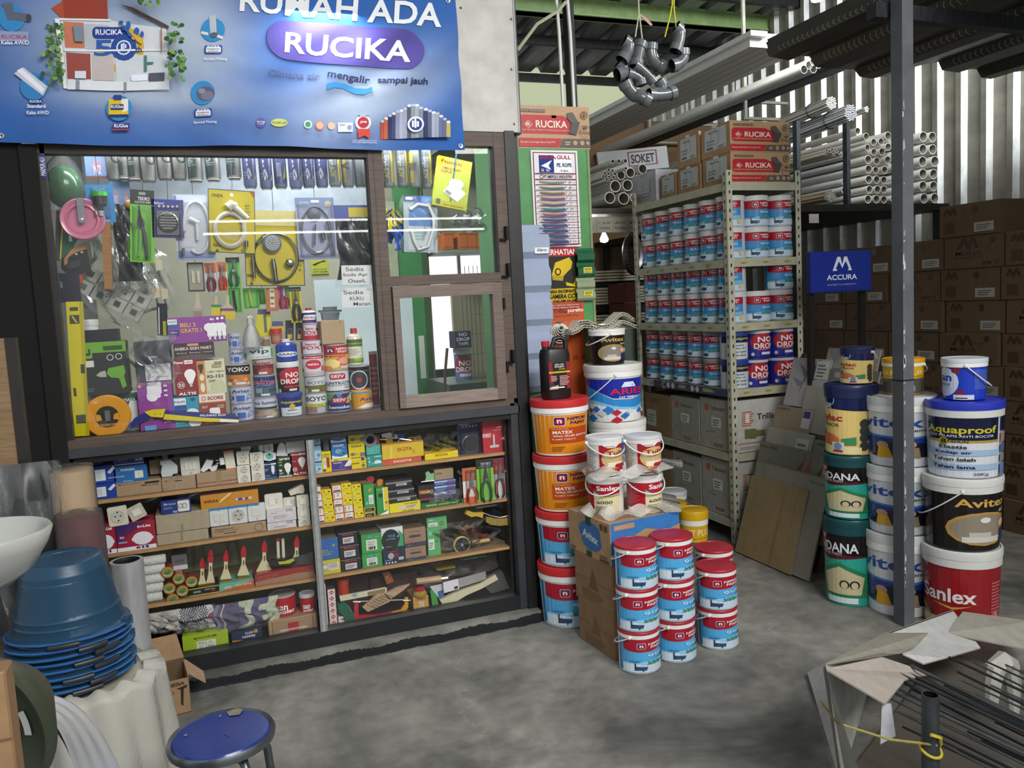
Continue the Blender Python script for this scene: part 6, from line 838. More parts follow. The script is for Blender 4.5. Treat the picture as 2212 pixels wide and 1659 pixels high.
# ================================================================ GREEN PARTITION AND PAIL STACKS
g=G();X1_=1.795;g.box(1.362,X1_,3.60,3.93,0,2.16,'4a8a4e',side='47824a',top='5a9a5c');g.box(X1_-.012,X1_,3.596,3.60,0,2.16,'7a8a5c');tag(O('green_partition',g,'paint'),'tall green painted plywood partition beside the shop window post','partition')
RC='r 0 0 100 100 b3906c;q 3 34 {a} 78 4 b3232e;p b3232e {a} 74 84 60 78 34 60 34 60 78;p c6a27c 8 56 14 66 20 56 14 46;p b3232e 9.5 56 14 63.5 18.5 56 14 48.5;t 14 56 6 8 e8d4c0 R;t 46 57 44 17 ecd9c6 RUCIKA;n 38 42 66 5 dcb8a0 SAMBUNG,MENYAMBUNG,JADI,SATU;r 5 84 38 91 5a5450;n 21 87 32 4 b3906c KOMPONEN;p b3232e 0 4 55 4 60 24 0 24;p 55504c 56 4 100 4 100 24 61 24;n 26 14 48 6 e8c4b0 Beragam_Sambungan_Semua_Pipa_PVC;x 64 9 72 19 2 c3a890;c 78 14 3 b3906c;c 88 14 3 b3906c;c 96 14 2.4 b3906c;p 55524f 68 84 76 86 84 62 74 60 68 72;p 484643 74 62 86 64 80 32 70 36;l 48 98 68 84 .003 8a6a4c;g 92 80 5 1 6a5340;p 6a5340 90 76 94 76 93 86 91 86;r 90 48 96 54 55504c;n 92 40 14 8 4a423c RUGlue;g 92 42 8 .5 6a5340'
g=G();root=bx('pipe_fitting_carton','brown and red carton on top of the green partition','box',1119,1273,229,317,RC.replace('{a}','66'),'b3906c',d=.30,Y=3.61,z=2.161,seam=1)
def sheet(name,label,cat,x0,x1,yt,yb,art,col,Y=3.597,th=.003,m='gloss',rot=0):
 root,w,h=hang(name,label,cat,x0,x1,yt,yb,art,col,Y=Y-th,rot=rot,wire=False,m=m);return root,w,h
s='r 0 0 100 100 e2e0e2;r 4 2 96 98 7c2a4c;r 6 3 94 97 e2e0e2;r 14 77 86 96 eef0f2;p 22387c 16 77 48 77 48 95 16 95;t 36 93 36 4 a02a4c SEA;t 70 93 30 4 a02a4c GULL;t 70 85 32 4 1f3470 PE._ROPE;p eef 20 84 44 90 36 84 42 80;r 20 78 26 81 99b;r 30 78 38 81 99b;n 70 79 20 1.5 445 TEL;r 6 75.6 94 76.6 7c2a4c;r 6 69.6 94 70.6 7c2a4c;t 56 73 62 3 445 PT_MEPOLY_INDUSTRY;g 20 73 4 1 333;'
cl=['8a8a7c','8a9a4c','4a8a5c','b06a5c','b5a04a','3a8a6c','b0603c','3c4f7c','3c4f7c','3c4f7c','3c4f7c','34466c'];c2=['8a8a7c','3a7a6c','a05a4c','5a5a9c','3c5a8c','3c5a8c','3c5a8c']+['3c4f7c']*5
for i,n in enumerate((3,4,5,6,7,8,10,12,14,16,18,20)):
 y=67.6-i*5.65;t=.9+.06*i;s+=f'p {cl[i]} 14 {y+t} 40 {y-.2+t*.4} 66 {y+t*.6} 66 {y-t*.5} 40 {y-1-t*.6} 14 {y-t*.2};p {c2[i]} 18 {y-.2} 42 {y-t} 68 {y-.2} 68 {y-t-.5} 42 {y-t-1.2} 18 {y-t};r 6 {y-3.2} 94 {y-2.5} 7c2a4c;n 79 {y-.4} 7 1.6 333 {n};n 88 {y-.6} 6 .8 555 mm;p 7c2a4c 69 {y+1} 72 {y} 69 {y-1};'
sheet('rope_poster','white and maroon poster showing rope samples by thickness','poster',1151,1251,325,534,s,'e2e0e2')
sheet('camera_poster','red, black and yellow camera warning poster half hidden by the pale ribbed sheet','poster',1166,1251,535,668,'r 0 0 100 100 c3a820;r 0 86 100 100 b5242c;t 56 93 84 9 f0e8e8 PERHATIAN;p 2a2a26 0 34 100 34 100 86 0 86;p d8b824 30 56 40 76 76 84 84 76 80 66 60 54;p b59a1c 30 56 60 54 58 46 32 48;o 46 61 8 6 1c1c18;o 46 61 5 4 d8b824;p d8b824 64 44 84 40 92 52 96 40 92 34 84 36 66 38;t 60 29 78 5 1c1c14 AREA_INI_DIPANTAU;t 60 21 78 7 1c1c14 KAMERA_CCTV;t 62 13 62 5 1c1c14 DALAM_24_JAM;r 0 0 100 8 a83024;n 56 6 80 3 e8d8c8 SEGALA_BENTUK_KEJAHATAN;n 56 2 80 3 e8d8c8 LAPORKAN_KEPADA_BERWAJIB','c3a820')
sheet('orange_sample_board','orange sample board lettered in black and white below the camera poster','sign',1188,1265,650,862,'r 0 0 100 100 b5532c;t 36 90 44 4.5 5a2414 Trilliun;t 76 90 44 5 f0e4dc pureflo;n 50 85 70 2 6a2c18 Premium_uPVC_Pipe;t 70 42 14 4 7a3018 50;t 92 42 10 4 7a3018 5;c 28 97 2 7a3018;c 72 97 2 7a3018','b5532c',Y=3.596)
def ribbed(name,label,cat,x0,x1,yt,yb,n,col,Y,dep=.02,lab=None,m='plastic',H=None):
 X0,X1=onY(x0,(yt+yb)/2,Y)[0],onY(x1,(yt+yb)/2,Y)[0];Z0,Z1=onY(x0,yb,Y)[1],onY(x0,yt,Y)[1];g=G();pr=[]
 for i in range(n):a=(Z1-Z0)/n;z=Z0+a*i;pr+=[(z,0),(z+a*.2,-dep),(z+a*.62,-dep),(z+a*.8,0)]
 pr.append((Z1,0));v=[];k=len(pr)
 for xx,dz in((X0,0),(X1,0)):v+=[(xx,Y+d,z)for z,d in pr]+[(xx,Y+d+.004,z)for z,d in pr]
 f=[(j,j+1,2*k+j+1,2*k+j)for j in range(k-1)]+[(k+j,3*k+j,3*k+j+1,k+j+1)for j in range(k-1)]+[(2*k+j,2*k+j+1,3*k+j+1,3*k+j)for j in range(k-1)]+[(j+1,j,k+j,k+j+1)for j in range(k-1)]
 o=tag(O(name,g.add(v,f,col),m),label,cat)
 if lab:yc,t=lab;g=G();xa,za=onY(x0+(x1-x0)*.42,yc,Y-dep);w=(X1-X0)*.5;g.art(t,w,.028,fl(xa,Y-dep-.001,za));O('sticker',g,'print',o)
 return o
ribbed('roofing_sample','tall pale blue-grey ribbed roofing sheet leaning by the post','roofing sheet',1130,1190,486,850,5,'9aa6c0',3.575,.022,(548,'r 0 0 100 100 e4e8ee;t 50 60 70 50 333 Alderon'))
ribbed('roofing_sample','dark green ribbed roofing sample hanging on the partition edge','roofing sheet',1245,1282,537,600,2,'1f5a3c',3.575,.018,(590,'r 0 0 100 100 c9c030;t 50 66 70 36 333 SolarTuff;x 10 10 90 34 2 665'),'gloss')
ribbed('roofing_sample','translucent beige roofing sample below the dark green one','roofing sheet',1245,1284,601,650,2,'8f9a7c',3.575,.012,(641,'r 0 0 100 100 c9c030;t 50 66 70 36 333 SolarTuff;x 10 10 90 34 2 665'),'gloss')
X,Z=onY(1210,720,3.56);root=E('pipe_size_sample','nest of white pipe rings in graded sizes hanging from a peg','pipe sample',(X,3.56,Z))
for i,r in enumerate((.048,.041,.034,.027,.020,.013)):O('ring',G().lathe([(r,-.03),(r,0),(r-.003,0),(r-.003,-.03)],'d8d6cc' if i%2==0 else 'c9c7bc',24,m=Matrix.Translation((0,-.004*i,.005*i))@Matrix.Rotation(PI/2,4,'X')),'plastic',root,.5)
O('peg',G().tube([(0,.03,.052),(0,-.03,.052)],.004,'888',6),'metal',root)
for i,(p,y)in enumerate((('1230 712 1240 712 1252 694 1272 692 1282 698 1300 703 1318 700 1332 686 1345 675 1356 678 1372 690',3.50),('1236 718 1250 712 1262 702 1282 704 1296 712 1312 713 1330 705 1345 692 1358 696 1376 704',3.47))):
 z=list(map(float,p.split()));pl=[onY(a,b,y)for a,b in zip(z[::2],z[1::2])];g=G();n=len(pl)
 for dz in(0,-.012):v=[(a,y+q,b+dz+k)for q in(0,.09)for k in(0,.0022)for a,b in pl];g.add(v,[(j,j+1,n+j+1,n+j)for j in range(n-1)]+[(2*n+j,3*n+j,3*n+j+1,2*n+j+1)for j in range(n-1)]+[(n+j,n+j+1,3*n+j+1,3*n+j)for j in range(n-1)]+[(j,2*n+j,2*n+j+1,j+1)for j in range(n-1)],'d2cfc0')
 for j in range(n-1):
  for t in(0,.33,.66):a=pl[j][0]*(1-t)+pl[j+1][0]*t;b=pl[j][1]*(1-t)+pl[j+1][1]*t;g.box(a-.001,a+.001,y,y+.09,b-.012,b,'bdb9a8')
 tag(O('hollow_roof_sample',g,'plastic'),['upper','lower'][i]+' cream double-walled wavy roofing sample seen end-on','roofing sheet')
def pl(name,label,x0,x1,yt,yb,Y,art,lidc,z=None,col='e6e6e2',**k):
 X,r,Z0,Z1=can_dims(x0,x1,yt,yb,Y,z);o=pail(name,label,X,Y,Z0,r,Z1-Z0,art,col,lidc,**k);o['top']=Z1;return o
N_LOGO='q {x0} {y0} {x1} {y1} 2 {b};q {x2} {y2} {x3} {y3} 2 {c};t {cx} {cy} {w} {h} f4ecec n;'
def nl(x,y,w,h,b='1c1c5c',c='b8202c'):return f'q {x-w} {y-h} {x+w} {y+h} 2 e8e0e4;q {x-w+.7} {y-h+1} {x+w-.7} {y+h-1} 2 {b};q {x-w*.66} {y-h*.66} {x+w*.66} {y+h*.66} 2 {c};t {x} {y} {w*.8} {h*.8} f4ecec n;'
MX='r 0 0 100 100 e08a1c;'+nl(46,84,8,11,'1c2070','b8202c')+'t 72 90 30 8 2a2060 NIPPON;t 74 79 26 8 2a2060 PAINT;q 32 28 92 68 1 b8481c;n 46 65 24 3 f0d0a0 Untuk_Tembok_Dalam;t 50 56 28 8 f4e8dc MATEX;t 62 46 52 6 f4e8dc WALL_FILLER_(PUTTY);n 52 38 34 4 f0d0b0 PLAMIR_TEMBOK;x 34 8 54 22 3 a86a20'
QL='r 0 0 100 100 53a8dc;p 2f78b8 0 0 6 0 6 100 0 100;p a51c2e 12 100 100 100 100 70 84 66 60 62 40 61 24 63 12 67;'+nl(43,79,7,9)+'t 71 84 34 7 f0ecee NIPPON;t 72 75 28 7 f0ecee PAINT;t 70 51 34 9 e8f0f4 Q-LUC;n 70 44 18 2 46a Emulsion;p 8ec8ea 12 0 100 0 100 40 50 34 12 30;r 12 2 42 26 d3e0ea;r 42 0 100 24 bfd0e2;r 50 24 96 25.5 346;o 32 34 10 2.6 3a7aa8;p 2c4a6c 32 8 50 8 52 18 34 20;r 32 8 34 30 234;r 44 4 45.5 12 234;p 3f8a6c 54 25 58 25 60 36 56 32 52 36;p 3f8a6c 62 25 66 25 69 37 64 34 60 36;p 3f8a6c 70 25 74 25 78 36 72 33 69 36;r 88 8 95 26 c9b87c'
P1={}
for i,(x0,yt,yb)in enumerate(((1163,1230,1354),(1158,1110,1236),(1152,988,1112),(1146,866,990))):
 red='c02a2c';z=0 if i==0 else P1[i-1]['top']+.0008
 P1[i]=pl('paint_pail',['red-lidded blue and white pail at the foot of the stack by the post','second pail from the floor in the stack by the post, blue with a red band','orange wall filler pail with red lid, lower one of two by the post','orange wall filler pail with red lid, upper one of two, carrying the black jerrycan'][i],x0,x0+127,yt,yb,3.30,(QL if i<2 else MX),red,z,b=(.04,.74),lidh=.12,taper=.86,arc=150)
zt=P1[3]['top']-.002;X,Z=onY(1203,852,3.28);root=E('jerrycan','black plastic jerrycan with red cap and red label on the orange pail','jerrycan',(X,3.29,zt));h=onY(1203,752,3.2)[1]-zt;w=.062
q=lambda s,t:[(a*s,b*t)for a,b in[(cos(u)*abs(cos(u))**-.5*1.0 if cos(u)else 0,sin(u)*abs(sin(u))**-.5 if abs(sin(u))>1e-6 else 0)for u in[2*PI*i/24+.01 for i in range(24)]]]
g=G();rings=[(q(w*.9,.045),0),(q(w,.05),.008),(q(w,.05),h*.86),(q(w*.9,.045),h*.96),(q(w*.3,.02),h)];v=[(a,b,z)for r_,z in rings for a,b in r_];g.add(v,[(j*24+i,j*24+(i+1)%24,(j+1)*24+(i+1)%24,(j+1)*24+i)for j in range(4)for i in range(24)]+[tuple(range(23,-1,-1)),tuple(range(96,120))],'1a1a1c');O('body',g,'plastic',root,.7)
O('handle',G().tube([(-.012,0,h*.98),(.004,0,h*1.16),(.035,0,h*1.18),(.055,0,h*1.12),(.056,0,h*.88)],.011,'1a1a1c',8),'plastic',root,.9);O('cap',G().lathe([(.017,0),(.018,.004),(.018,.024),(0,.024)],'b8202c',18,c=(-.040,0,h*1.02)).lathe([(.016,-.02),(.016,.004)],'1a1a1c',18,c=(-.040,0,h*1.02)),'plastic',root,.5)
O('printed_label',G().art('r 0 0 100 100 8f1c22;p 3a3450 0 0 0 26 60 14 60 0;p c9a890 0 0 46 0 70 20 0 8;q 20 76 82 98 8 1a1614;t 50 91 44 6 e8e0dc ASPAL_CAIR;t 50 83 44 6 e8e0dc EMULSION;t 62 74 30 6 d8b820 STAR;r 0 60 100 66 d8c020;n 50 63 80 3 332 Pelapis_Anti_Bocor;x 8 30 40 52 5 d8a0a0;x 48 14 96 52 7 d8a0a0;r 6 4 70 9 e8e0dc',.10,h*.52,fl(-.05,-.0485,h*.2)),'gloss',root)
AR='r 0 0 100 100 e0e2e4;p 1f2c9c 0 100 100 100 100 62 70 52 46 54 20 76 0 88;p 2f86cc 0 88 20 76 46 52 70 50 100 62 100 40 76 30 50 34 24 48 0 52;p 7fc0e6 0 52 24 48 50 34 76 30 100 40 100 32 76 24 50 28 24 42 0 44;t 66 70 48 15 c8283c ARIES;o 66 86 6 6 dfe4f4;o 59 85 3 4 1f2c9c;o 73 85 3 4 1f2c9c;p dfe4f4 56 80 76 80 72 92 60 92;t 66 56 26 5 e4f0f8 CAT_TEMBOK;'+''.join(f'p {c} {x} {y-s*1.3} {x+s} {y} {x} {y+s*1.3} {x-s} {y};' for x,y,s,c in((14,24,5,'b82838'),(24,28,6,'2f6cb8'),(32,18,6,'c9ccd0'),(40,26,8,'2f78c4'),(50,20,6,'b82838'),(60,12,6,'2f6cb8'),(66,22,5,'d0d4d8'),(82,22,5,'2f6cb8'),(90,20,5,'d5d8dc'),(18,6,8,'2f6cb8'),(50,2,7,'b82838'),(97,12,8,'b82838')))
a=pl('paint_pail','white-lidded pail hidden low behind the stacked cartons, at the floor',1268,1394,1170,1290,3.42,'','dadad6',0);h1=.30
for o in list(a.children):bpy.data.objects.remove(o)
bpy.data.objects.remove(a);Xa,ra,za,zb_=can_dims(1261,1388,790,915,3.42);hh=za/3
for i in range(3):pa=pail('paint_pail',['white pail standing on the floor behind the brown cartons','white pail, second from the floor behind the brown cartons','white pail with rimmed lid directly under the blue and red lettered pail'][i],Xa+.012,3.42,hh*i,ra,hh-.0008,'r 0 0 100 100 d0d4d8;r 0 60 100 90 2f5ca8','dcdcd8','dcdcd8',arc=120)
pl('paint_pail','large white, blue and red lettered pail behind the stack of small tubs',1261,1388,790,915,3.42,AR,'dcdcd8',za,col='dcdcd8',hand=2.75,sag=.13,lidh=.10,b=(.03,.76))
AG='r 0 0 100 100 1a1614;t 62 84 56 15 c9a050 Avitex;t 86 68 20 6 d8d0c0 GOLD;o 60 38 34 30 b08a48;o 60 38 30 26 8a8070;r 40 14 84 24 c9c6be;r 46 24 66 32 b9b5ac;o 60 54 5 5 d8d8d0;o 80 46 5 7 d8b090;o 90 46 5 7 d8b090;p 1f2850 76 12 96 12 94 36 78 36'
zA=COL.objects['paint_pail']and[o for o in COL.objects if o.name.startswith('paint_pail')][-1]['top']
pl('paint_pail','small black and gold lettered pail on top of the blue and red lettered pail',1271,1351,712,783,3.42,AG,'e0e0dc',zA-.001,col='1a1614',arc=160,hand=2.9,sag=.05,lidh=.06,b=(.03,.84))
cs_,ang=(1.427,2.814),math.radians(6.2);TB=.56
for i,(z0,z1,w,d)in enumerate(((0,.192,.345,.27),(.1925,.386,.345,.285),(.3868,.56,.342,.322))):
 g=boxg(w,z1-z0,d,['8f7353','937656','2f70b4'][i],['86694b','8a6d4f','a98a66'][i],['8f7353','937656','a98c6a'][i]);root=tag(O('carton',g,'card',loc=(cs_[0],cs_[1],z0)),['plain brown carton at the floor under the blue-sided carton','plain brown carton in the middle of the three-carton stack','brown carton with one blue side and white lettering, holding the small tubs'][i],'box');root.rotation_euler=(0,0,ang);h=z1-z0
 SD='p 6f5438 36 30 64 30 50 78;x 20 6 80 28 4 74583c;r 0 48 100 49 7a5d40' if i<2 else 'o 52 62 26 26 3a6ca8;o 56 42 24 24 3a6ca8;o 53 52 22 22 3a6ca8;a -10 54 52 36 20 d8dce4 Avitex;r 44 78 56 100 2a4a40;r 44 2 56 16 2a4a40;x 4 4 20 14 2 6a5038;r 78 78 84 92 5a4430;r 88 78 94 92 5a4430;n 84 16 16 7 4a3828 3008;r 76 4 96 10 5a4430'
 O('printed_side',G().art(SD,d,h,sl(0,d,0)),'print',root)
 if i==2:O('printed_front',G().art('p a98a66 20 30 30 60 50 74 80 60 100 70 100 40 60 30 40 20;p 2a3a5c 0 0 20 0 26 10 60 30 90 20 100 26 100 0;r 5 82 34 94 a98a66;n 18 88 22 6 c99 60x',w,h,fl(0,0,0)),'print',root)
 else:O('tape',G().box(-.0008,w+.0008,d*.5-.02,d*.5+.02,h*.985,h*1.001,'9a8058'),'gloss',root)
TU='r 0 0 100 100 a51c2a;r 0 0 34 100 c9c6c2;x 4 10 28 90 12 999;o 68 52 30 34 c9ae74;r 50 24 92 40 e4dcd0;r 44 54 64 66 d8d0b8;t 70 68 44 18 a51c2a Tulip;p e4e0dc 38 100 76 100 66 88 50 88;n 56 93 18 5 7a2028 Sanlex;p d86a2c 44 10 50 26 56 12 60 24 66 8;p 4a8a3c 46 4 56 16 64 4;p e8b83a 50 12 54 26 60 12;q 64 22 98 34 4 a51c2a;r 74 2 96 12 e8e4e0'
SX='r 0 0 100 100 ab1c2a;p d8cfa8 46 0 100 0 100 66 80 60 60 64 46 78;p 2f5ca8 46 78 60 64 80 58 100 62 100 58 80 54 60 60 46 72;p c9b83a 46 74 60 61 80 56 100 60 100 57 80 53 60 57 46 70;x 6 30 36 88 12 c86070;t 76 84 46 16 f0e8e8 Sanlex;n 68 38 30 10 333 6000;x 50 16 76 28 3 887;r 8 8 22 16 e8d8d8'
pts=[((1236,1313,1018,1102),3.03,'SX','red and cream tub at the lower left of the film-wrapped tubs'),((1314,1398,1028,1114),2.935,'SX','red and cream tub marked 6000 at the lower right of the film-wrapped tubs')]
zz=TB+.001
def tub(label,x,y,z,r,h,art,face,lid):return pail('paint_tub',label,x,y,z,r,h,art,'ddd',lid,'dcdcdc',face=face,arc=170,hand=face+.3,sag=.05,cat='paint tub',taper=.92,lidh=.07,b=(.04,.84))
r_,hu=.0775,.158;c1,c2_=(1.51,3.0),(1.655,2.935)
for lv,(A_,lb)in enumerate(((SX,'lower'),(TU,'upper'))):
 z=zz+lv*(hu+.004);tub(f'{lb} left tub of the four film-wrapped red and white tubs',*c1,z,r_,hu,A_,-PI/2-.2-(.9 if lv==0 else .1),'d6d6d6');tub(f'{lb} right tub of the four film-wrapped red and white tubs',*c2_,z,r_,hu,A_,-PI/2-.35,'c9ccd2' if lv else 'd6d6d6')
 g=G();ph=lv*2
 def fn(u,v,z=z,ph=ph):
  a=2*PI*u;R=.155+.035*v*(1+.5*sin(5*a+ph))+(.06*v if-.9<math.atan2(sin(a),cos(a))<.9 else 0);return(1.58+R*cos(a)*(1-.0*v),2.965+R*.72*sin(a),z+.012+.03*(1-v)*(1+.4*sin(7*a))+.012*v*sin(9*a+ph))
 g.grid(fn,60,5);tag(O('film_skirt',g,_mats['film_milky'],None,1.2),f'crumpled clear film skirt around the {lb} pair of red tubs','plastic film')
proto=None;K=0
for cn,x,y,n,fc in(('front left',1.492,2.735,3,-1.78),('middle',1.668,2.755,3,-1.70),('right',1.885,2.775,2,-1.85),('rear',2.02,2.985,2,-1.95)):
 for i in range(n):
  lb=f'red-lidded blue paint can, {["bottom","middle" if n == 3 else "top","top"][i]} of the {cn} floor stack';fa=fc+(.05,-.05,.1)[i]
  if proto is None:proto=pail('paint_can',lb,x,y,0,.083,.1665,QL,'e4e6e8','a82434','e6e6e4',face=-PI/2,arc=175,cat='paint can',hand=2.4,sag=.05,taper=.95,lidh=.05,b=(.05,.84),group='red-lidded cans on the floor');proto.rotation_euler=(0,0,fa+PI/2)
  else:dup(proto,(x,y,.1672*i),lb,fa+PI/2)
YP='r 0 0 100 100 5a5a54;r 0 56 100 100 d8a818;n 60 78 70 14 f0e8d0 107_PLUS;n 60 64 60 5 8a6a10 Waterproof;r 50 10 80 30 9a9a90'
pl('paint_pail','yellow-lidded pail with white numbers standing behind the red-lidded cans',1467,1531,1108,1222,3.66,YP,'d8a818',0,col='d8a818',lidh=.14,b=(.04,.8));pl('paint_pail','yellow-lidded pail behind the blue-sided carton, half hidden',1423,1485,1092,1185,3.92,YP,'c9a020',0,col='c9a020')
pl('paint_pail','pail with white lid and blue body behind the half-hidden yellow pail',1425,1485,1066,1150,4.22,'r 0 0 100 100 2f5cb8','c9cdd0',0,col='2f5cb8')
# ================================================================ RACK
root=E('steel_rack','cream slotted-angle steel rack full of paint cans and cartons','rack',(2.745,3.84,0));RX,RY=.50,1.05
for x,y,n in((0,0,2.11),(RX,0,2.11),(0,RY,2.13),(RX,RY,2.13)):
 sx=1 if x==0 else-1;sy=1 if y==0 else-1;g=G();g.box(min(x,x+sx*.036),max(x,x+sx*.036),y-.001,y+.001,0,n,'b9b7a4');g.box(x-.001,x+.001,min(y,y+sy*.036),max(y,y+sy*.036),0,n,'b9b7a4');O('post',g,'paint',root)
 g=G()
 for k in range(int(n/.05)):z=.03+k*.05;g.add([(x+sx*.018+a,y-.0022,z+b)for a,b in((-.003,0),(.003,0),(.005,.012),(.003,.020),(-.003,.020),(-.005,.012))],[(0,1,2,3,4,5)],'25241f');g.add([(x-.0022*1,y+sy*.018+a,z+b)for a,b in((-.003,0),(.003,0),(.005,.012),(.003,.020),(-.003,.020),(-.005,.012))],[(0,1,2,3,4,5)],'25241f')
 O('slots',g,'print',root)['kind']='stuff'
SH=[2.045,1.625,1.265,.893,.522,.135]
for i,z in enumerate(SH):
 g=G();c='b5b39d';g.box(0,RX,.003,.006,z-.045,z,c).box(0,RX,RY-.006,RY-.003,z-.045,z,c).box(.003,.006,.006,RY-.006,z-.045,z,c).box(RX-.006,RX-.003,.006,RY-.006,z-.045,z,c).box(.006,RX-.006,.006,RY-.006,z-.004,z-.001,'a3a18c');sf=O('shelf',g,'paint',root)
 if 0<i<4:
  g=G();rr=random.Random(i)
  for k in range(3):a=.08+k*.15;g.art('r 0 0 100 100 b5a860;x 10 20 90 80 2 554',.05,.014,fl(a,.002,z-.030))
  for k in range(5):a=.9-k*.17;g.art('r 0 0 100 100 a89c68;x 10 20 90 80 2 665',.05,.014,sl(.002,a,z-.030))
  if i==3:g.art('r 0 0 100 100 3a3f5c;r 0 0 10 100 b9bcc8;c 24 50 3 889;c 30 50 2 ccd;c 36 50 2 ccd;r 44 30 52 80 99a070;c 60 50 2 ccd;c 66 50 2 ccd;r 72 30 82 80 99a070',.92,.044,sl(.0025,.95,z-.0445),off=.0003)
  O('price_stickers',g,'print',sf)['kind']='stuff'
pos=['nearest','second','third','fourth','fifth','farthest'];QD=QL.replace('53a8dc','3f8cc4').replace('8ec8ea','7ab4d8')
cp=None;cw={0:'lower',1:'upper'};SL={1:'top',2:'second',3:'third'}
for s_ in(1,2,3):
 for row in(0,1):
  z=SH[s_]+.0005+row*.1765;h=.175 if s_<3 else .163;z=SH[s_]+.0005+row*(h+.0012)
  for k in range(6):
   x,y=2.745+.092,3.84+.100+k*.167
   if s_==3 and k==0:continue
   lb=f'blue paint can, {SL[s_]} rack shelf, {cw[row]} layer, {pos[k]} in the left row';fa=-PI+.30
   if cp is None or(s_==3 and cp['h']>.17):cp=tin_=None
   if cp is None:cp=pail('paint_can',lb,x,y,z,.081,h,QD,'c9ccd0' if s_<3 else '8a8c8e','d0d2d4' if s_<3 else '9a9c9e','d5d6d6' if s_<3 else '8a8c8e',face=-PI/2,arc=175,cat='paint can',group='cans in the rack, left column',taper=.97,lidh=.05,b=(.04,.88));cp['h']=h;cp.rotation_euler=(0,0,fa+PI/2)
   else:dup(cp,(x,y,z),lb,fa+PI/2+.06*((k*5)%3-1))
  for k in(1,2):
   if(s_==2 and row==1 and k==1)or s_==3:continue
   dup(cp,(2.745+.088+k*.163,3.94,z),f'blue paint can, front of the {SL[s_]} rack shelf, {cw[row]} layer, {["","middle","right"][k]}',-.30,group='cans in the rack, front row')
AQ='r 0 0 100 100 cfd6dc;r 0 66 100 100 1c2458;t 54 82 74 16 c9bc30 Aquaproof;n 46 56 30 8 222 Elastis;n 46 42 40 8 222 Kedap_air;n 46 28 42 8 222 Tahan_leleh;n 46 14 42 8 222 Tahan_lama';ND='r 0 0 100 100 2a2c8c;o 48 60 36 34 b3242c;t 58 70 48 22 ecebf0 NO;t 54 44 62 22 ecebf0 DROP;n 56 30 44 4 ccd waterproof;r 44 10 74 20 d8d8e0;c 20 12 5 ccd'
for row in(0,1):
 z=SH[3]+.0005+row*.166;pail('paint_tub',f'white tub with dark blue band and yellow lettering on the third shelf corner, {cw[row]} one',2.835,3.935,z,.083,.165,AQ,'cfd4d8','2c3f8c','2c3f8c',face=-1.75,cat='paint tub',taper=.93,lidh=.08,b=(.04,.86))
 for k in(1,2):pail('paint_tub',f'navy tub with red disc and white lettering, {cw[row]} {["","left","right"][k]} one of the four',2.833+k*.162-(.02 if row==0 else 0)*(k==1),3.935,z,.080,.165,ND,'2a2c8c','24267c','c9cacc',face=-1.72,cat='paint tub',taper=.95,lidh=.05,b=(.02,.90),arc=150)
def bx2(name,label,x0,x1,y0,y1,z0,z1,fa='',sa='',col='bbb',side=None,m='card',cat='box',top=None,group=None):
 root=tag(O(name,boxg(x1-x0,z1-z0,y1-y0,col,side or col,top or side or col),m,loc=(x0,y0,z0)),label,cat,group)
 if fa:O('printed_front',G().art(fa,x1-x0,z1-z0,fl(0,0,0)),'print',root)
 if sa:O('printed_side',G().art(sa,y1-y0,z1-z0,sl(0,y1-y0,0)),'print',root)
 return root
TF='x 14 50 34 80 7 b5583a;r 20 56 26 74 d8d6d2;t 56 66 36 12 33302c Trilliun;n 86 66 22 12 776 basics;p 6c6c44 18 26 18 44 34 44 38 40 50 40 50 28 38 28 34 24;p 6c6c44 54 24 54 38 66 38 66 48 80 48 80 38 92 38 92 24;r 0 16 100 17.5 b5583a;n 80 10 14 6 776 ISO;x 10 5 40 12 2 998';TS='c 22 82 7 b5583a;n 56 82 44 8 554c44 Trilliunbasics;q 36 44 66 64 3 d8d8d4;x 40 47 62 62 3 776;x 20 34 60 40 1 998;c 46 10 3 a05a40;c 56 10 3 a05a40;c 66 10 3 a05a40'.replace('554c44','554')
for lv,z in((4,SH[4]),(5,SH[5])):
 t='upper' if lv==4 else 'lower';z+=.001;hz=.30 if lv==4 else .33
 bx2('fitting_carton',f'pale grey carton at the rack corner, {t} of the two box shelves',2.765,3.205,3.865,4.19,z,z+hz,TF,TS,'b9b8b4','a5a39a');bx2('fitting_carton',f'grey carton in the middle of the {t} box shelf',2.765,3.1,4.20,4.52,z,z+hz-.02,'',TS,'a8a69f','9c9a92');bx2('fitting_carton',f'brown carton at the far end of the {t} box shelf',2.765,3.1,4.53,4.85,z,z+hz-.03,'','r 8 20 44 60 b9bcb8;x 12 30 40 52 3 887;x 20 80 80 92 2 7a5040;x 20 6 60 14 1 5a4434','8a6f50','8a6f50')
zt=SH[0]+.001;LBL='r 14 22 88 92 b0b0b2;x 20 30 50 60 3 777;n 50 80 40 6 666 R;g 50 60 14 1 888;r 20 26 44 30 444;x 60 24 84 34 3 777;p c9cac8 40 92 60 92 58 100 42 100'
for i,(x0,x1,y0,y1,z0,z1,f_,nm)in enumerate(((2.79,3.19,3.86,4.13,0,.165,1,'lower front'),(2.79,3.19,3.86,4.14,.166,.335,1,'upper front'),(2.79,3.15,4.15,4.40,0,.155,0,'lower middle'),(2.79,3.15,4.16,4.39,.156,.34,0,'upper middle'),(2.79,3.1,4.42,4.60,0,.15,0,'short far'))):bx2('pipe_fitting_carton',f'{nm} brown carton stacked on top of the rack',x0,x1,y0,y1,zt+z0,zt+z1,RC.replace('{a}','62')if f_ else '',LBL,'b08c68','9c7c5c')
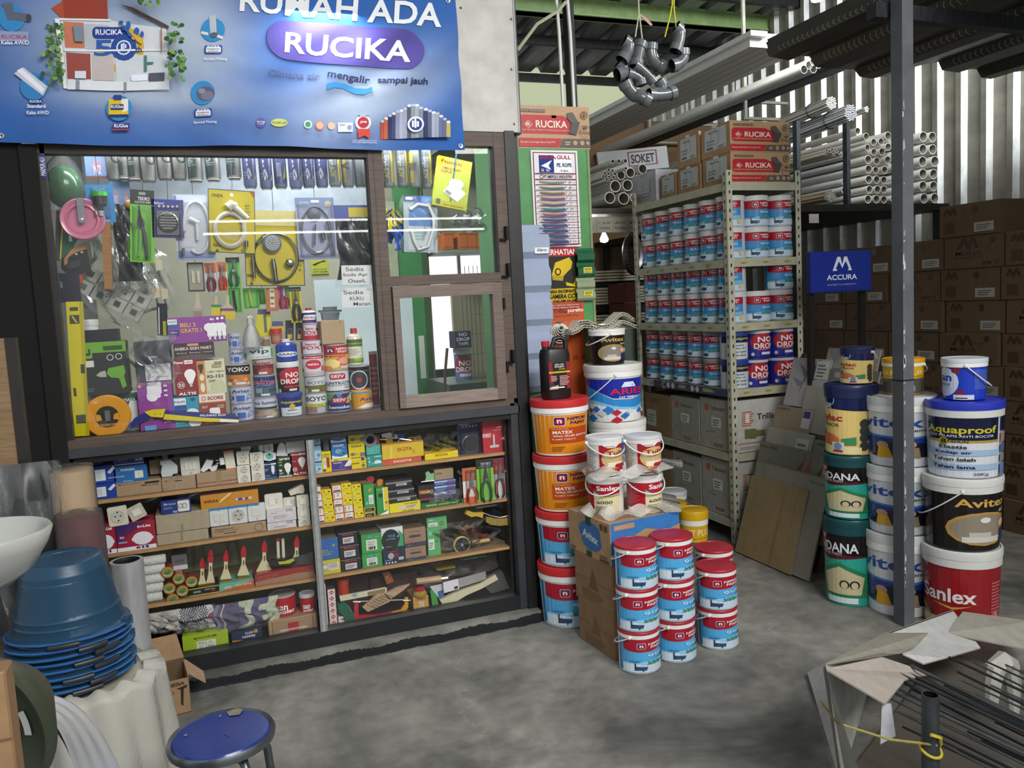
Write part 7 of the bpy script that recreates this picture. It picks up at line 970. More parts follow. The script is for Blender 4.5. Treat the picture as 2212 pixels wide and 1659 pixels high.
bx2('fitting_carton','white carton with a printed table at the far end of the rack top',2.775,3.1,4.63,4.93,zt,zt+.20,'','r 8 6 92 96 9a98a0;n 48 90 30 5 556 CRSST;r 20 32 76 80 8a8890;r 21 70 75 79 a5a4ac;r 21 58 46 69 a5a4ac;r 48 58 75 69 a5a4ac;r 21 46 46 57 a5a4ac;r 48 46 75 57 a5a4ac;r 21 33 46 45 a5a4ac;r 48 33 75 45 a5a4ac;n 50 22 60 8 5a3c4c FITTING_PVC;n 50 12 50 7 444 BEST_QUALITY','a5a3aa')
root=E('tile_stand','sloping dark wooden stand carrying the leaning sample tiles','stand',(0,0,0));
for y in(3.24,3.66):O('rail',G().prism([(2.80,0),(3.14,0),(3.14,1.08),(3.11,1.08)],.03,lambda u,v,k,y=y:(u,y+k,v),'3a2f28'),'wood',root)
def tile(label,y0,y1,z0,z1,off,col,art='',th=.009):
 sl_=.30;xb=2.775-off;f=lambda a,b,o:(xb+sl_*(z0+b)-o*.95,y1-a,z0+b+o*.28);w,h=y1-y0,z1-z0;g=G();v=[f(a,b,o)for o in(0,-th)for a,b in((0,0),(w,0),(w,h),(0,h))]
 g.add(v,[(0,1,2,3),(7,6,5,4),(0,4,5,1),(1,5,6,2),(2,6,7,3),(3,7,4,0)],[col]+['8a8578']*5);r=tag(O('floor_tile',g,'tile'),label,'tile')
 if art:O('tile_pattern',G().art(art,w,h,f),'tile',r)
SK='r {0} {1} {2} {3} c3c1bc;x {4} {5} {6} {7} 3 555'
tile('grey-white marbled tile at the very top right of the tile stand',3.12,3.48,.93,1.12,.00,'8a8a86','r 60 50 80 90 c9c8c4;x 63 56 78 84 3 777;p 77777a 0 100 20 60 40 100;p 77777a 40 100 60 70 80 100');tile('pale tile with a grey-violet lily pattern near the top of the tile stand',3.42,3.72,.80,1.06,.014,'a09ea0','p 6a6878 30 20 50 70 20 90 40 60;p 6a6878 50 60 70 100 90 80 60 50;p 77758a 40 50 10 60 30 40;p 6a6878 50 40 80 30 60 50;r 66 60 98 96 b9b8b4;x 70 64 94 92 4 666');tile('dark cloud-patterned grey tile near the top right of the tile stand',3.08,3.41,.78,1.02,.014,'6a6a68','o 30 30 30 26 88888a;o 70 40 26 30 7c7c7c;r 10 80 70 92 9a9a96');tile('plain pale grey tile lying under the lily tile',3.10,3.55,.68,.92,.028,'96938a','r 60 60 80 92 b9b8b2;x 62 64 78 88 4 555');tile('beige tile with a small blue corner sticker',3.45,3.74,.60,.80,.042,'8f7f6c','n 22 92 34 6 443 KANMURI;r 78 50 100 96 b9b8c0;r 80 76 98 94 3a3c74');tile('light grey tile with white sticker at mid height of the stand',3.38,3.75,.48,.68,.056,'97958c','r 66 30 92 84 b9b7b0;x 70 40 88 78 3 666');tile('small mosaic-patterned tile right of the light grey tile',3.10,3.37,.46,.66,.056,'77756e','r 0 0 30 30 4a4844;r 40 40 60 60 5c5a54;r 70 10 95 30 55534e;n 30 90 50 6 333 VENUS')
tile('grey tile with a brown flower photo on its right half',3.14,3.77,.30,.60,.070,'77756c','n 12 92 22 6 333 Bima_Wall;p 7a4c30 44 40 60 90 56 40;p 8a5a3c 58 40 66 96 70 40;p 6a4028 68 40 84 88 80 40;r 82 44 98 84 a3a19a;x 84 50 96 80 4 555');tile('concrete-look tile with brown lower band',3.12,3.68,.18,.47,.084,'6c6a62','r 0 0 100 22 5a3f30;n 18 90 24 6 333 Borna');tile('large grey tile standing lowest behind the wood-look tile',3.165,3.735,.012,.50,.096,'908d80','r 0 80 100 100 827f74');tile('second large grey tile pressed against the lowest grey tile',3.15,3.72,.010,.495,.1075,'8b887c','n 86 94 18 3 443 Bologna');tile('wood-look brown tile at the very front of the tile stand',3.27,3.725,.008,.425,.119,'95805f','r 12 0 14 100 8c7858;r 40 0 42 100 9c8766;r 62 0 65 90 8a7656;r 82 10 84 100 9c8867')
# ================================================================ RIGHT SIDE: POLE, PAILS, CARTONS, PIPES
g=G();g.box(2.655,2.712,2.545,2.602,0,2.62,'5c6064',side='4a4e52');po=st('post',g,'paint');g=G();rr=random.Random(3)
for i in range(46):z=.15+rr.random()**1.2*2.0;a=rr.uniform(.002,.012);hgt=rr.uniform(.006,.05);o0=2.655+rr.uniform(-.0008,.004);g.add([(o0,2.5445,z),(o0+a,2.5445,z+hgt*.2),(o0+a*.7,2.5445,z+hgt),(o0+.001,2.5445,z+hgt*.8)],[(0,1,2,3)],rr.choice(['a9aaa8','c3c4c2','8c8d8b']))
g.box(2.652,2.715,2.543,2.605,1.045,1.05,'111');o=O('flaked_paint',g,'print',po);o['kind']='stuff'
VT='r 0 0 100 100 cdd0d4;p 1f3c84 0 62 30 54 70 50 100 54 100 20 80 16 40 14 0 20;p 3f70b4 0 68 30 58 70 54 100 58 100 54 70 50 30 54 0 62;t 42 82 82 20 234a9c Avitex;n 78 67 40 6 223 cat_tembok;p 1a1c34 30 20 90 14 90 40 60 46 40 40;o 46 38 6 7 b08a6c;p c99a28 40 14 56 14 52 34 42 34;o 70 40 6 7 b08a6c;p 8a7a5c 64 14 80 14 78 34 66 34;p bfc3ca 0 18 24 16 28 34 6 36'.replace('234a9c','2a4f9c')
DX='r 0 0 100 100 e0c478;p 16204c 0 100 100 100 100 72 70 74 30 78 0 74;t 26 84 34 12 e8ecf4 Dulux;g 40 92 8 1.5 8ab0d0;t 30 60 56 15 a8282c Catylac;n 36 49 36 6 443 INTERIOR;c 84 52 6 3a3f3c;c 84 40 6 3a3f3c;c 84 28 6 3a3f3c;c 84 14 6 3a3f3c;o 34 24 20 10 c9704c;o 24 34 5 7 7a4a34;p 3f8a5c 56 26 74 30 74 16 60 16;p e8d8a0 0 0 80 0 80 12 0 16;r 44 2 60 20 d8d0c8;c 52 13 5 6a90b0;r 46 3 58 7 b83030'
EN='r 0 0 100 100 2fa08f;r 0 68 100 100 1a1518;p 5a1c28 0 68 30 60 60 64 100 72 100 68;t 36 78 62 13 dfe2e4 ENDANA;n 30 69 36 4 c9c9cc INTERIOR_PAINT;q 12 84 26 96 1 a8283c;t 19 90 10 7 e8c0c8 NP;p 2f7a4c 14 42 44 58 82 40 78 10 18 12;p c3b994 22 40 44 52 74 38 70 14 26 14;o 50 28 6 6 2a2a24;o 50 27 4 5 c3b994;o 62 28 6 6 2a2a24;o 62 27 4 5 c3b994;r 28 2 66 10 cdd'
for i,(x0,x1,yt,yb,Y,A_,lc,co,lb)in enumerate(((1776,1895,1130,1302,2.9,EN,'12444a','12444a','turquoise and black pail at the floor of the stack left of the steel pole'),(1776,1895,990,1140,2.9,EN,'12444a','12444a','turquoise and black pail, second from the floor, left of the steel pole'),(1778,1897,836,992,2.9,DX,'16204c','16204c','cream and navy pail under the small navy-lidded pail'),(1813,1890,752,834,2.9,DX,'16204c','16204c','small cream and navy pail topping the left stack'))):P_o=pl('paint_pail',lb,x0,x1,yt,yb,Y,A_,lc,0 if i==0 else P_o['top']+.0006,col='2fa08f' if i<2 else 'e0c478',collar=co,lidh=.07,b=(.02,.86),face=(-2.55,-2.5,-2.92,-2.65)[i],hand=None if i<3 else .2,sag=.06,arc=190)
for i,(x0,x1,yt,yb,Y,A_,lc,lb)in enumerate(((1865,2020,1168,1342,2.72,VT,'cdd0d0','white and blue pail at the floor directly behind the steel pole'),(1866,2021,1018,1176,2.72,VT,'cdd0d0','white and blue pail, middle one behind the steel pole'),(1867,2023,864,1024,2.72,VT,'cdd0d0','white and blue pail, upper one behind the steel pole'),(1903,1998,778,864,2.74,YP,'d89c14','yellow pail on the white and blue pails, half hidden by the steel pole'))):P_o=pl('paint_pail',lb,x0,x1,yt,yb,Y,A_,lc,0 if i==0 else P_o['top']+.0006,col='cdd0d4' if i<3 else 'd89c14',lidh=.10,b=(.03,.78),face=-2.82,arc=200,hand=.3 if i==3 else None,sag=.05)
AQ2='r 0 0 100 100 cdd3da;r 14 62 84 100 151a38;t 48 78 66 16 c9bc30 Aquaproof;n 48 69 60 4 dde CAT_PELAPIS_ANTI_BOCOR;r 14 58 84 62 a8942c;o 34 60 5 6 a8942c;t 34 60 5 8 1a1a1a 8;n 46 60 18 4 222 TAHUN;r 14 36 84 46 9cb4d0;r 14 12 84 22 9cb4d0;t 42 51 24 6 23262c Elastis;t 42 41 32 6 1a2248 Kedap_air;t 42 30 38 6 23262c Tahan_leleh;t 42 17 38 6 1a2248 Tahan_lama;n 66 5 14 6 334 20Kg;r 86 76 100 100 151a38;r 86 56 100 74 a88478;r 86 40 100 54 5a6a90;r 86 24 100 38 8a8a8c;r 86 0 100 22 6a88b4'
SN='r 0 0 100 100 8f1a20;p c9b078 10 0 40 0 90 26 90 0 100 0 100 4 92 30 60 14 30 18 10 40;p c9a040 30 42 50 34 66 42 50 38;t 44 56 52 22 e0dcdc Sanlex;n 20 22 20 10 333 6000;x 84 10 98 80 14 b86068'
CP='r 0 0 100 100 1f3cb4;o 14 50 24 42 c9d4e4;t 16 60 22 16 1f3cb4 an;t 14 42 22 8 7a88a8 ROOF;o 34 84 7 8 7a2438;o 40 20 7 8 7a2438;x 60 30 92 86 16 5a74d0;r 30 0 60 14 d0d4dc;x 33 3 57 9 1 222'
for i,(x0,x1,yt,yb,Y,A_,lc,cl_,lb)in enumerate(((1985,2163,1206,1352,2.48,SN,'cfd0cc','8f1a20','red and cream pail at the floor right of the steel pole'),(1986,2165,1046,1222,2.48,AG,'d3d3cf','15120f','large black and gold lettered pail right of the steel pole'),(1992,2168,876,1056,2.48,AQ2,'2434b0','cdd3da','large white and dark blue pail with blue lid and yellow lettering'),(2030,2134,778,876,2.48,CP,'ccd2d6','1f3cb4','small bright blue pail with white lid topping the right stack'))):P_o=pl('paint_pail',lb,x0,x1,yt,yb,Y,A_,lc,0 if i==0 else P_o['top']+.0006,col=cl_,lidh=.09,b=(.02,.80 if i!=3 else .86),face=(-2.66,-2.12,-2.48,-2.3)[i],arc=180,hand={3:-.8,1:2.3}.get(i),sag=(.1,.13,.14,.09)[i],collar='cfd0cc' if i!=3 else None)
ML='p 3a2a1c 22 60 32 94 38 94 42 76 46 94 52 94 60 60 54 60 49 82 45 60 38 60 35 82 28 60;n 42 48 44 14 3a2a1c MULIA;n 42 34 50 6 4a3828 GLASS_BLOCK;p 3a2a1c 82 94 88 84 85 84 85 74 79 74 79 84 76 84;t 72 14 14 9 3a2a1c SNI;o 88 16 4 8 4a3828;x 66 60 80 74 3 5a4430';ML2='p 3a2a1c 62 92 70 80 66 80 66 68 58 68 58 80 54 80;r 60 10 92 38 9a958c;x 64 16 88 34 3 555;p 3a2a1c 8 70 12 92 16 92 19 80 22 92 26 92 31 70 27 70 24 84 21 70 17 70 14 84 11 70;r 10 14 26 46 44321f'
n=0
for c in range(6):
 for r in range(10):
  y0=2.92+c*.405+(.03 if r%2 else 0);z0=r*.1885
  if r==9 and c not in(1,2):continue
  if r==9 and c==2:continue
  if r==8 and c>4:continue
  bx2('glass_block_carton',f'brown glass block carton, {["lowest","second","third","fourth","fifth","sixth","seventh","eighth","ninth","topmost"][r]} row, {["nearest","second","third","fourth","fifth","farthest"][c]} column by the ribbed wall',4.2+.006*((r*3+c)%4),4.62,y0,y0+.395,z0,z0+.187,'',ML if(c+r)%3==0 else ML2,'594530','594530',top='85694c',group='glass block cartons stacked along the ribbed wall')  # sides darker than their real cardboard, the dim corner is coloured in
X0,Z0=onY(1751,634,3.5);X1_,Z1_=onY(1881,540,3.5);root=E('blue_sign','royal blue sign with white triangle emblem on two dark posts','sign',(X0,3.5,0));w,h=X1_-X0,Z1_-Z0
O('board',G().box(0,w,0,.03,Z0,Z1_,'1c2f8c',side='14205c').art('p dfe2ee 36 52 44 86 49 86 52 66 55 86 60 86 68 52 62 52 57 74 52 58 47 74 43 52;p 1c2f8c 41 56 46 56 46.5 76;p 1c2f8c 58 56 63 56 57.5 76;t 51 36 50 13 dfe2ee ACCURA;n 51 18 48 4 a5acd0 SINCERITY_IN_SIMPLICITY;l 0 60 30 100 .001 2c40a0;l 70 100 100 60 .001 2c40a0;r 0 0 100 3 16246c',w,h,fl(0,0,Z0)),'gloss',root)
for a in(.02,w-.04):O('post',G().box(a,a+.03,.03,.06,0,Z1_-.01,'14110f'),'paint',root)
def pipe(label,px,py,rp,Y,L,grp,col='b5b3a8',name='pvc_pipe',proto={}):
 X,Z=onY(px,py,Y);r=rp/FP*(MR[2][0]*X+MR[2][1]*Y+MR[2][2]*(Z-EYE));k=(round(r,3),L,col)
 if k not in proto:r=max(.004,k[0]);proto[k]=G().lathe([(r*.9,0),(r,0,'d3d1c8'),(r,L),(r*.9,L),(r*.9,0,'8f8d84')],col,14 if r>.02 else 8,m=Matrix.Rotation(-PI/2,4,'X')).mesh(name,'plastic',.6)
 o=bpy.data.objects.new(name,proto[k]);COL.objects.link(o);o.location=(X,Y,Z);return tag(o,label,'pipe',grp)
R_='800,675,30;877,725,32;808,748,27;698,810,28;773,808,28;838,825,27;888,825,30;944,775,32;1010,770,32;1073,720,38;1073,818,34;690,902,30;750,902,28;810,905,28;945,865,32;1018,862,35;693,978,30;750,978,28;818,980,28;895,932,38;972,945,34;1070,935,36;697,1052,30;750,1055,28;810,1058,28;898,1018,38;962,1027,32;1043,1025,34;683,1133,32;745,1133,28;803,1133,28;900,1110,38;970,1112,35;1035,1115,34;1130,1140,34;683,1205,34;748,1207,32;800,1210,28;905,1200,35;978,1200,35;1035,1200,33;700,1282,34;752,1282,30;803,1285,30;893,1287,38;968,1287,38;1035,1290,35;1120,1285,34'
for t in R_.split(';'):a,b,r=map(float,t.split(','));g_=a<850;pipe('white pvc pipe in the '+('left block of slimmer pipes' if g_ else 'middle block of the large pile')+' above the cartons',1660+a/4.148,120+b/4.148,r/4.148,4.95 if g_ else 4.75,2.4,'pvc pipes, '+('left' if g_ else 'middle')+' block','bdbebc' if g_ and b>880 else 'cfcdc4')
for a,b,r in((1388,727,45),(1470,730,45),(1385,840,45),(1472,840,45),(1382,950,47),(1492,948,47),(1385,1060,45),(1480,1062,45),(1385,1170,45),(1480,1170,45),(1395,1280,45),(1490,1278,45)):pipe('wide white pvc pipe in the two columns right of the steel pole',1660+a/4.148,120+b/4.148,r/4.148,4.5,2.85,'wide pvc pipes right of the pole','d2d0c8')
for a,b in((516,880),(524,852),(547,857),(572,843),(597,845),(580,868),(605,860),(587,888),(635,870),(648,890)):pipe('thin pvc conduit in the slanting bundle on top of the pipe pile',1660+a/4.148,120+b/4.148,3.2,4.9,2.45,'thin conduits','bdb9aa')
for i in range(24):a=2.4*i;q=9.5*math.sqrt(i);pipe('thin tan conduit in the round bundle at the left foot of the pipe pile',1660+(552+q*1.1*cos(a))/4.148,120+(1258+q*sin(a))/4.148,2.6,4.85,2.5,'tan conduits','a8997c')
def strips(label,px,py,R,n,Y0,L,dx,dz,col,grp):
 X,Z=onY(px,py,Y0);root=E('strip_bundle',label,'bundle',(X,Y0,Z));g=G()
 for i in range(n):a=2.4*i;q=R*math.sqrt(i/n);g.box(q*cos(a)-.006,q*cos(a)+.006,0,L,q*sin(a)-.004,q*sin(a)+.004,col)
 v=g.v;g.v=[(a+dx*b,b,c+dz*b)for a,b,c in v];o=O('strips',g,'gloss',root);o['kind']='stuff';O('tie',G().tube([(R*1.1*cos(t)+dx*.2,.2,R*1.1*sin(t)+dz*.2)for t in[k*PI/8 for k in range(16)]],.004,'2a2a2a',5,closed=True),'plastic',root)
strips('upper tied bundle of white pvc strips high on the right',1796,222,.045,40,4.7,2.6,0,-.05,'c9c9c4','');strips('lower tied bundle of glossy white pvc strips under the upper bundle',1838,243,.055,50,4.6,2.7,0,-.05,'b5b8bc','');strips('small bundle of white strips at the right of the tied bundles',1872,236,.02,12,4.75,2.6,0,-.05,'c9c9c4','')
L_='230,392,17;277,390,17;328,388,18;330,447,13;198,457,13;228,463,13;168,485,13;197,490,13;248,490,13;155,508,13;200,510,13;237,515,13;183,535,13;218,540,13;295,500,36;367,480,38;463,450,38;425,535,38;250,585,46;345,577,44;440,610,36;208,675,46;315,680,48;405,675,43'
for i,t in enumerate(L_.split(';')):a,b,r=map(float,t.split(','));pipe(['slim white pvc pipe in the tied bundle behind the rack','wide white pvc pipe in the pile between green partition and rack'][r>20],1260+a/3.606,240+b/3.606,r/3.606,5.1 if r<20 else 5.3,2.05,['slim pipes behind the rack','wide pipes behind the rack'][r>20],'c9c7bd')
g=G();za,zb=onY(1800,446,4.6)[1],0;g.box(3.70,5.08,4.45,7.38,za-.05,za-.004,'2c2a28');
for x,y in((3.72,4.5),(5.03,4.5),(3.72,7.2)):g.box(x,x+.05,y,y+.05,0,za-.05,'2a2c2e')
for x in(3.78,4.2,4.66):g.box(x,x+.03,4.5,4.54,za,za+.55,'3f4448')
pr=tag(O('pipe_rack',g,'steel'),'dark steel rack deck carrying the large pile of white pipes','rack');x,z=onY(1758,472,4.44);O('paper_note',G().box(x-.04,x+.04,4.438,4.442,z-.03,z+.03,'a9a69c'),'paper',pr)
g=G();x0,z=onY(1268,452,5.25);x1,_=onY(1395,452,5.25);g.box(x0-.4,x1+.1,5.2,7.38,z-.04,z,'4a463c');g.box(x0-.4,x1+.1,5.19,5.2,z-.17,z-.06,'a3a08e');g.box(x1+.02,x1+.06,5.3,5.34,0,z,'3a3c3e');g.box(x0-.4,x0-.36,5.3,5.34,0,z,'3a3c3e');rk=O('deck',g,'paint')
z2=z-.17;
for i,t in enumerate(('1_AW Holler','AW Rucika','D Holler')):xx=x0+.05+i*.12;g2=G();g2.art('r 0 0 100 100 b0aea0;n 50 66 80 20 4a4a44 '+t.split()[0]+';n 50 32 80 20 4a4a44 '+t.split()[1],.11,.10,fl(xx,5.188,z2));O('paper_note',g2,'print',rk)
rk.name='pipe_rack';tag(rk,'pale-fronted shelf deck with handwritten papers under the rear pipe pile','rack')
a,b=onY(1296,372,5.75);o=O('sign_board',G().box(0,.62,0,.02,0,.17,'b9bcc0').art('r 42 22 84 26 7c2030;r 42 84 84 88 7c2030;r 42 22 43.5 88 7c2030;r 82.5 22 84 88 7c2030;t 63 54 34 40 222 SOKET',.62,.17,fl(0,0,0)),'paper',loc=(a,5.75,b-.02));o.rotation_euler=(0,-.10,0);tag(o,'white board with SOKET in a red frame standing behind the pipe ends','sign')
BD=[]
for i,(yp,n)in enumerate(((580,4),(617,6),(676,3))):
 for k in range(n):x0,z=onY(1280,yp+4,5.6);g=G();zz=z+(k-n)*.022;tag(O('plank',boxg(.95,.016,1.2,'a39a82','8a8270'),'wood',loc=(x0-.35+.01*(k%2),5.6,zz)),f'long pale board, {["top","second","third","fourth","fifth","lowest"][n-1-k]} in the {["upper","middle","lower"][i]} pile behind the rack','board','boards behind the rack')
 BD=(BD if i else[])+[z-n*.022-.005]
g=G()
for z_ in BD:g.box(x0-.38,x0+.62,5.62,6.8,z_-.04,z_,'202224')
for a in(x0-.44,x0+.66):g.box(a,a+.04,5.62,5.66,0,BD[0]+.1,'202224')
tag(O('board_rack',g,'steel'),'dark steel rack holding piles of pale boards behind the paint rack','rack')
X,Z=onY(1305,516,5.9);root=E('light_bulb','glowing bulb hanging behind the green partition','light bulb',(X,5.9,Z));O('bulb',G().lathe([(.012,.05),(.02,.03),(.034,.0),(.030,-.022),(.0,-.032)],'fff',16),_mats['lamp'],root,.9);O('cable',G().tube([(0,0,.05),(.02,0,.09),(.3,0,.13)],.004,'222',5),'plastic',root)
X,Z=onY(1362,548,5.4);root=E('tyre','dark motorcycle tyre hanging edge-on beside the rack post','tyre',(X+.03,5.4,Z));g=G();M=Matrix.Rotation(PI/2,4,'X')@Matrix.Diagonal((.55,1,1,1));O('tread',g.lathe([(.12,-.03),(.155,-.03),(.165,0),(.155,.03),(.12,.03),(.12,-.03)],'1b1b1d',32,m=M),'plastic',root,.7);g=G();[g.box(.53*.15*cos(a)-.004,.53*.15*cos(a)+.004,-.033,-.03,.15*sin(a)-.003,.15*sin(a)+.003,'8a8a86')for a in[k*.2 for k in range(31)]];O('studs',g,'plastic',root)['kind']='stuff';O('hook',G().tube([(0,0,.16),(0,0,.34)],.004,'222',5),'metal',root)
g=G();x0,z0=onY(1286,900,4.95);x1,z1=onY(1384,700,4.95);g.box(x0,x1-.02,4.98,5.01,0,z1,'5f6c64');g.box(x0,x1-.02,4.975,4.98,z1-.03,z1,'8a9088');tag(O('fibre_panel',g,'paint'),'grey-green panel standing behind the wavy roof samples','panel')
for i,(x,z0,z1)in enumerate(((1365,655,700),(1362,612,654))):a,b=onY(x-9,z1,5.35);bx2('red_carton',['lower','upper'][i]+' dull red carton behind the rack post',a-.02,a+.12,5.35,5.6,b,onY(x,z0,5.35)[1],'','','5a2c24')
ye=3.6;s='1655,108 1661,122 1703,131 1731,121 1750,122 1760,144 1800,150 1845,150 1857,166 1884,170 1930,161 1965,148 2000,138 2027,134 2035,152 2070,157 2097,149 2110,150 2120,168 2140,171 2190,156 2240,150'
pf=[onY(*map(float,t.split(',')),ye)for t in s.split()]
for k in range(5):
 dz=.012*k;g=G();n=len(pf);v=[(a,y,b+dz)for y in(.3+.05*k,ye-.01*(k%3))for a,b in pf];v+=[(a,b,c+.002)for a,b,c in v]
 g.add(v,[(i,n+i,n+i+1,i+1)for i in range(n-1)]+[(2*n+i,2*n+i+1,3*n+i+1,3*n+i)for i in range(n-1)]+[(n+i,3*n+i,3*n+i+1,n+i+1)for i in range(n-1)],'55534d')
 if k==0:
  for i in(0,4,7,13,18):
   for j in range(44):y=3.5-j*.035;a,b=pf[i];c,d=pf[i+1];g.add([(a*(1-t)+c*t,y+o,b*(1-t)+d*t-.001)for t,o in((.15,0),(.15,.004),(.5,.016),(.85,.004),(.85,0),(.5,.012))],[(0,1,2,5),(5,2,3,4)],'b9b8b0')
 tag(O('roofing_sheet',g,'zinc'),f'ribbed metal roofing sheet stored overhead at right, {["bottom","second","third","fourth","top"][k]} of the stack','roofing sheet','roofing sheets stored overhead')
g=G();xa,zb=pf[0][0],min(b for a,b in pf)-.003
for y in(.6,2.62):g.box(2.6,4.6,y,y+.05,zb-.06,zb-.002 if y<1 else zb-.002,'3a3d40')
for x in(4.5,):g.box(x,x+.05,2.62,2.67,0,zb-.06,'3a3d40');g.box(x,x+.05,.6,.65,0,zb-.06,'3a3d40')
g.box(2.6,2.65,.6,.65,0,zb-.06,'3a3d40')if 0 else None
st('overhead_frame',g,'steel')
def long_box(name,label,cat,x,y,Y,w,h,L,col,m='gloss',dn=0,under=None):
 X,Z=onY(x,y,Y);g=G();g.box(0,w,0,L,0,h,col);
 if under:[g.box(w*k/5-.002,w*k/5+.002,0,L,-.001,0,under)for k in range(1,5)]
 o=O(name,g,m,loc=(X,Y,Z));return tag(o,label,cat)
long_box('ceiling_panel_stack','long white stack of pvc ceiling panels hung under the roof','panels',1620,101,4.2,.40,.085,3.15,'d3d4d2','plastic',under='8a8a86');long_box('white_channel','white open channel lying on the hung ceiling panels','channel',1622,76,4.15,.12,.03,3.2,'dfe0dc')
for i,(x,y)in enumerate(((1737,150),(1748,141),(1757,133),(1768,139),(1757,149))):pipe(f'long white gutter pipe hung beside the ceiling panels, {["lowest left","left","topmost","right","lowest right"][i]} of five',x,y,9,4.4,2.95,'hung white gutter pipes','d5d6d2')
long_box('roof_girder','dark steel girder running under the hung gutter pipes','beam',1795,150,4.45,.12,.10,2.9,'22272c','steel')
g=G()
for x,yt,yb,Y in((1612,40,252,5.2),(1485,200,266,6.6),(1405,245,305,7.3),(1585,165,215,5.8)):X,Z=onY(x,yb,Y);g.box(X-.012,X+.012,Y,Y+.02,Z,onY(x,yt,Y)[1]if yt>60 else 4.0,'a3a397');g.box(X-.02,X+.55,Y,Y+.03,Z-.02,Z,'8a8a7c')
st('hanger',g,'paint')
for x,y,X2,Y2 in((1510,138,1598,163),(1330,242,1385,258)):a=onY(x,y,5.0 if x>1400 else 6.2);b=onY(X2,Y2,5.0 if x>1400 else 6.2);yy=5.0 if x>1400 else 6.2;tag(O('wood_batten',G().tube([(a[0],yy,a[1]),(b[0],yy,b[1])],.012,'5a4030',4),'wood'),('near' if x>1400 else 'far')+' brown batten tied across under the hung panels','batten')
g=G();a=onY(1229,10,5.4);b=onY(1240,232,5.4);g.box(b[0]-.03,b[0]+.03,5.4,5.46,2.2,4.05,'1d1f22');ps_=st('post',g,'steel')
for x in(1214,1238):g=G();X=onY(x,120,5.36)[0];g.tube([(X,5.37,2.4),(X-.01,5.37,3.3),(X-.04,5.37,3.95)],.012,'c9c9c0',6);O('conduit',g,'plastic',ps_,.8)
g=G();g.tube([(onY(1118,108,5.3)[0],5.3,onY(1118,108,5.3)[1]),(onY(1160,52,5.3)[0],5.3,onY(1160,52,5.3)[1]),(onY(1205,24,5.3)[0],5.3,onY(1205,24,5.3)[1]),(onY(1222,4,5.3)[0],5.3,onY(1222,4,5.3)[1])],.012,'a5a58e',6);O('conduit',g,'plastic',ps_,.8)
X,Z=onY(1765,-8,4.5);root=E('light_bulb','glowing bulb at the top edge right of the green roof beam','light bulb',(X,4.5,Z));O('bulb',G().lathe([(.014,.06),(.024,.035),(.042,.0),(.036,-.028),(.0,-.04)],'fff',16),_mats['lamp'],root,.9);O('cable',G().tube([(0,0,.05),(0,0,4.05-Z)],.004,'222',5),'plastic',root)
hy=4.0
for i,(pts,rp,lb)in enumerate((('1350 90 1357 104 1345 128',13,'upper left elbow of the left hanging cluster'),('1398 86 1392 108 1388 132',14,'thick straight coupling at the top of the left cluster'),('1346 134 1353 150 1338 160',13,'open elbow facing the camera at the left of the cluster'),('1384 136 1404 152 1420 170',10,'slim tee arm in the middle of the left cluster'),('1372 152 1392 160 1400 172',11,'short branch piece in the middle of the left cluster'),('1434 172 1438 190 1420 200',12,'curved elbow at the lower right of the left cluster'),('1404 206 1430 206 1454 200',13,'horizontal tee at the foot of the left cluster'),('1354 178 1370 200 1396 218',14,'lower left branch tee of the left cluster'),('1424 88 1428 118 1447 134',14,'large bend at the left of the right cluster'),('1462 60 1468 76 1460 108',13,'upper elbow of the right cluster'),('1480 108 1476 130 1458 140',13,'lower elbow of the right cluster'))):
 z=list(map(float,pts.split()));P=[onY(a,b,hy)for a,b in zip(z[::2],z[1::2])];yy=hy+(.05 if i in(1,3,4,8)else 0)+.02*(i%3);r=rp/FP*5.0;root=E('pipe_elbow','dark grey pvc fitting, '+lb,'pipe fitting',(P[1][0],yy,P[1][1]),0,'hanging grey pipe fittings');Q=[]
 for k in range(9):t=k/8;a=[(1-t)**2*P[0][j]+2*t*(1-t)*(2*P[1][j]-.5*P[0][j]-.5*P[2][j])+t*t*P[2][j]for j in(0,1)];Q.append((a[0]-P[1][0],(-.03 if i in(2,7)and k>5 else 0),a[1]-P[1][1]))
 O('bend',G().tube(Q,r*.88,'5a5e60',16,cap=False),'gloss',root,.9)
 for s_,(a,b)in enumerate(((Q[0],Q[1]),(Q[-1],Q[-2]))):d=(Vector(b)-Vector(a)).normalized();a_=Vector(a)-d*.01;O('collar',G().tube([tuple(a_),tuple(a_+d*.035)],r,'666a6c',16,cap=False).tube([tuple(a_+d*.035),tuple(a_)],r*.86,'2a2c2e',16,cap=False),'gloss',root,.9)
for i,(p,c)in enumerate((('1372 80 1380 30 1378 -40','b5b59a'),('1387 84 1381 30 1379 28','b5b59a'),('1436 80 1448 32 1452 8 1453 -30','c3b92c'),('1461 62 1456 20 1455 -30','c3b92c'))):z=list(map(float,p.split()));tag(O('string',G().tube([(onY(a,b,hy)[0],hy,onY(a,b,hy)[1])for a,b in zip(z[::2],z[1::2])],.004,c,5),'plastic',None,.9),['left strand of the beige string','right strand of the beige string','left yellow strap','right yellow strap'][i]+' holding the grey fittings','string')
tool('red_ribbon','short red ribbon end blowing off the beige string knot','ribbon',[('ribbon','8a3a30',.003,'1384 30 1396 38 1410 53 1406 56 1393 44 1383 34')],4.0)
g=G();x0,z0=onY(2175,520,3.62);g.box(4.9,4.93,2.4,3.62,1.66,2.62,'c3c4c2');tag(O('white_sheet',g,'paint'),'white board leaning on the ribbed wall at the right edge','board')
g=G();g.box(4.64,4.95,2.35,3.66,0,1.655,'1c1816');tag(O('dark_cabinet',g,'paint'),'dark cabinet between carton stack and white board at the right edge','cabinet')
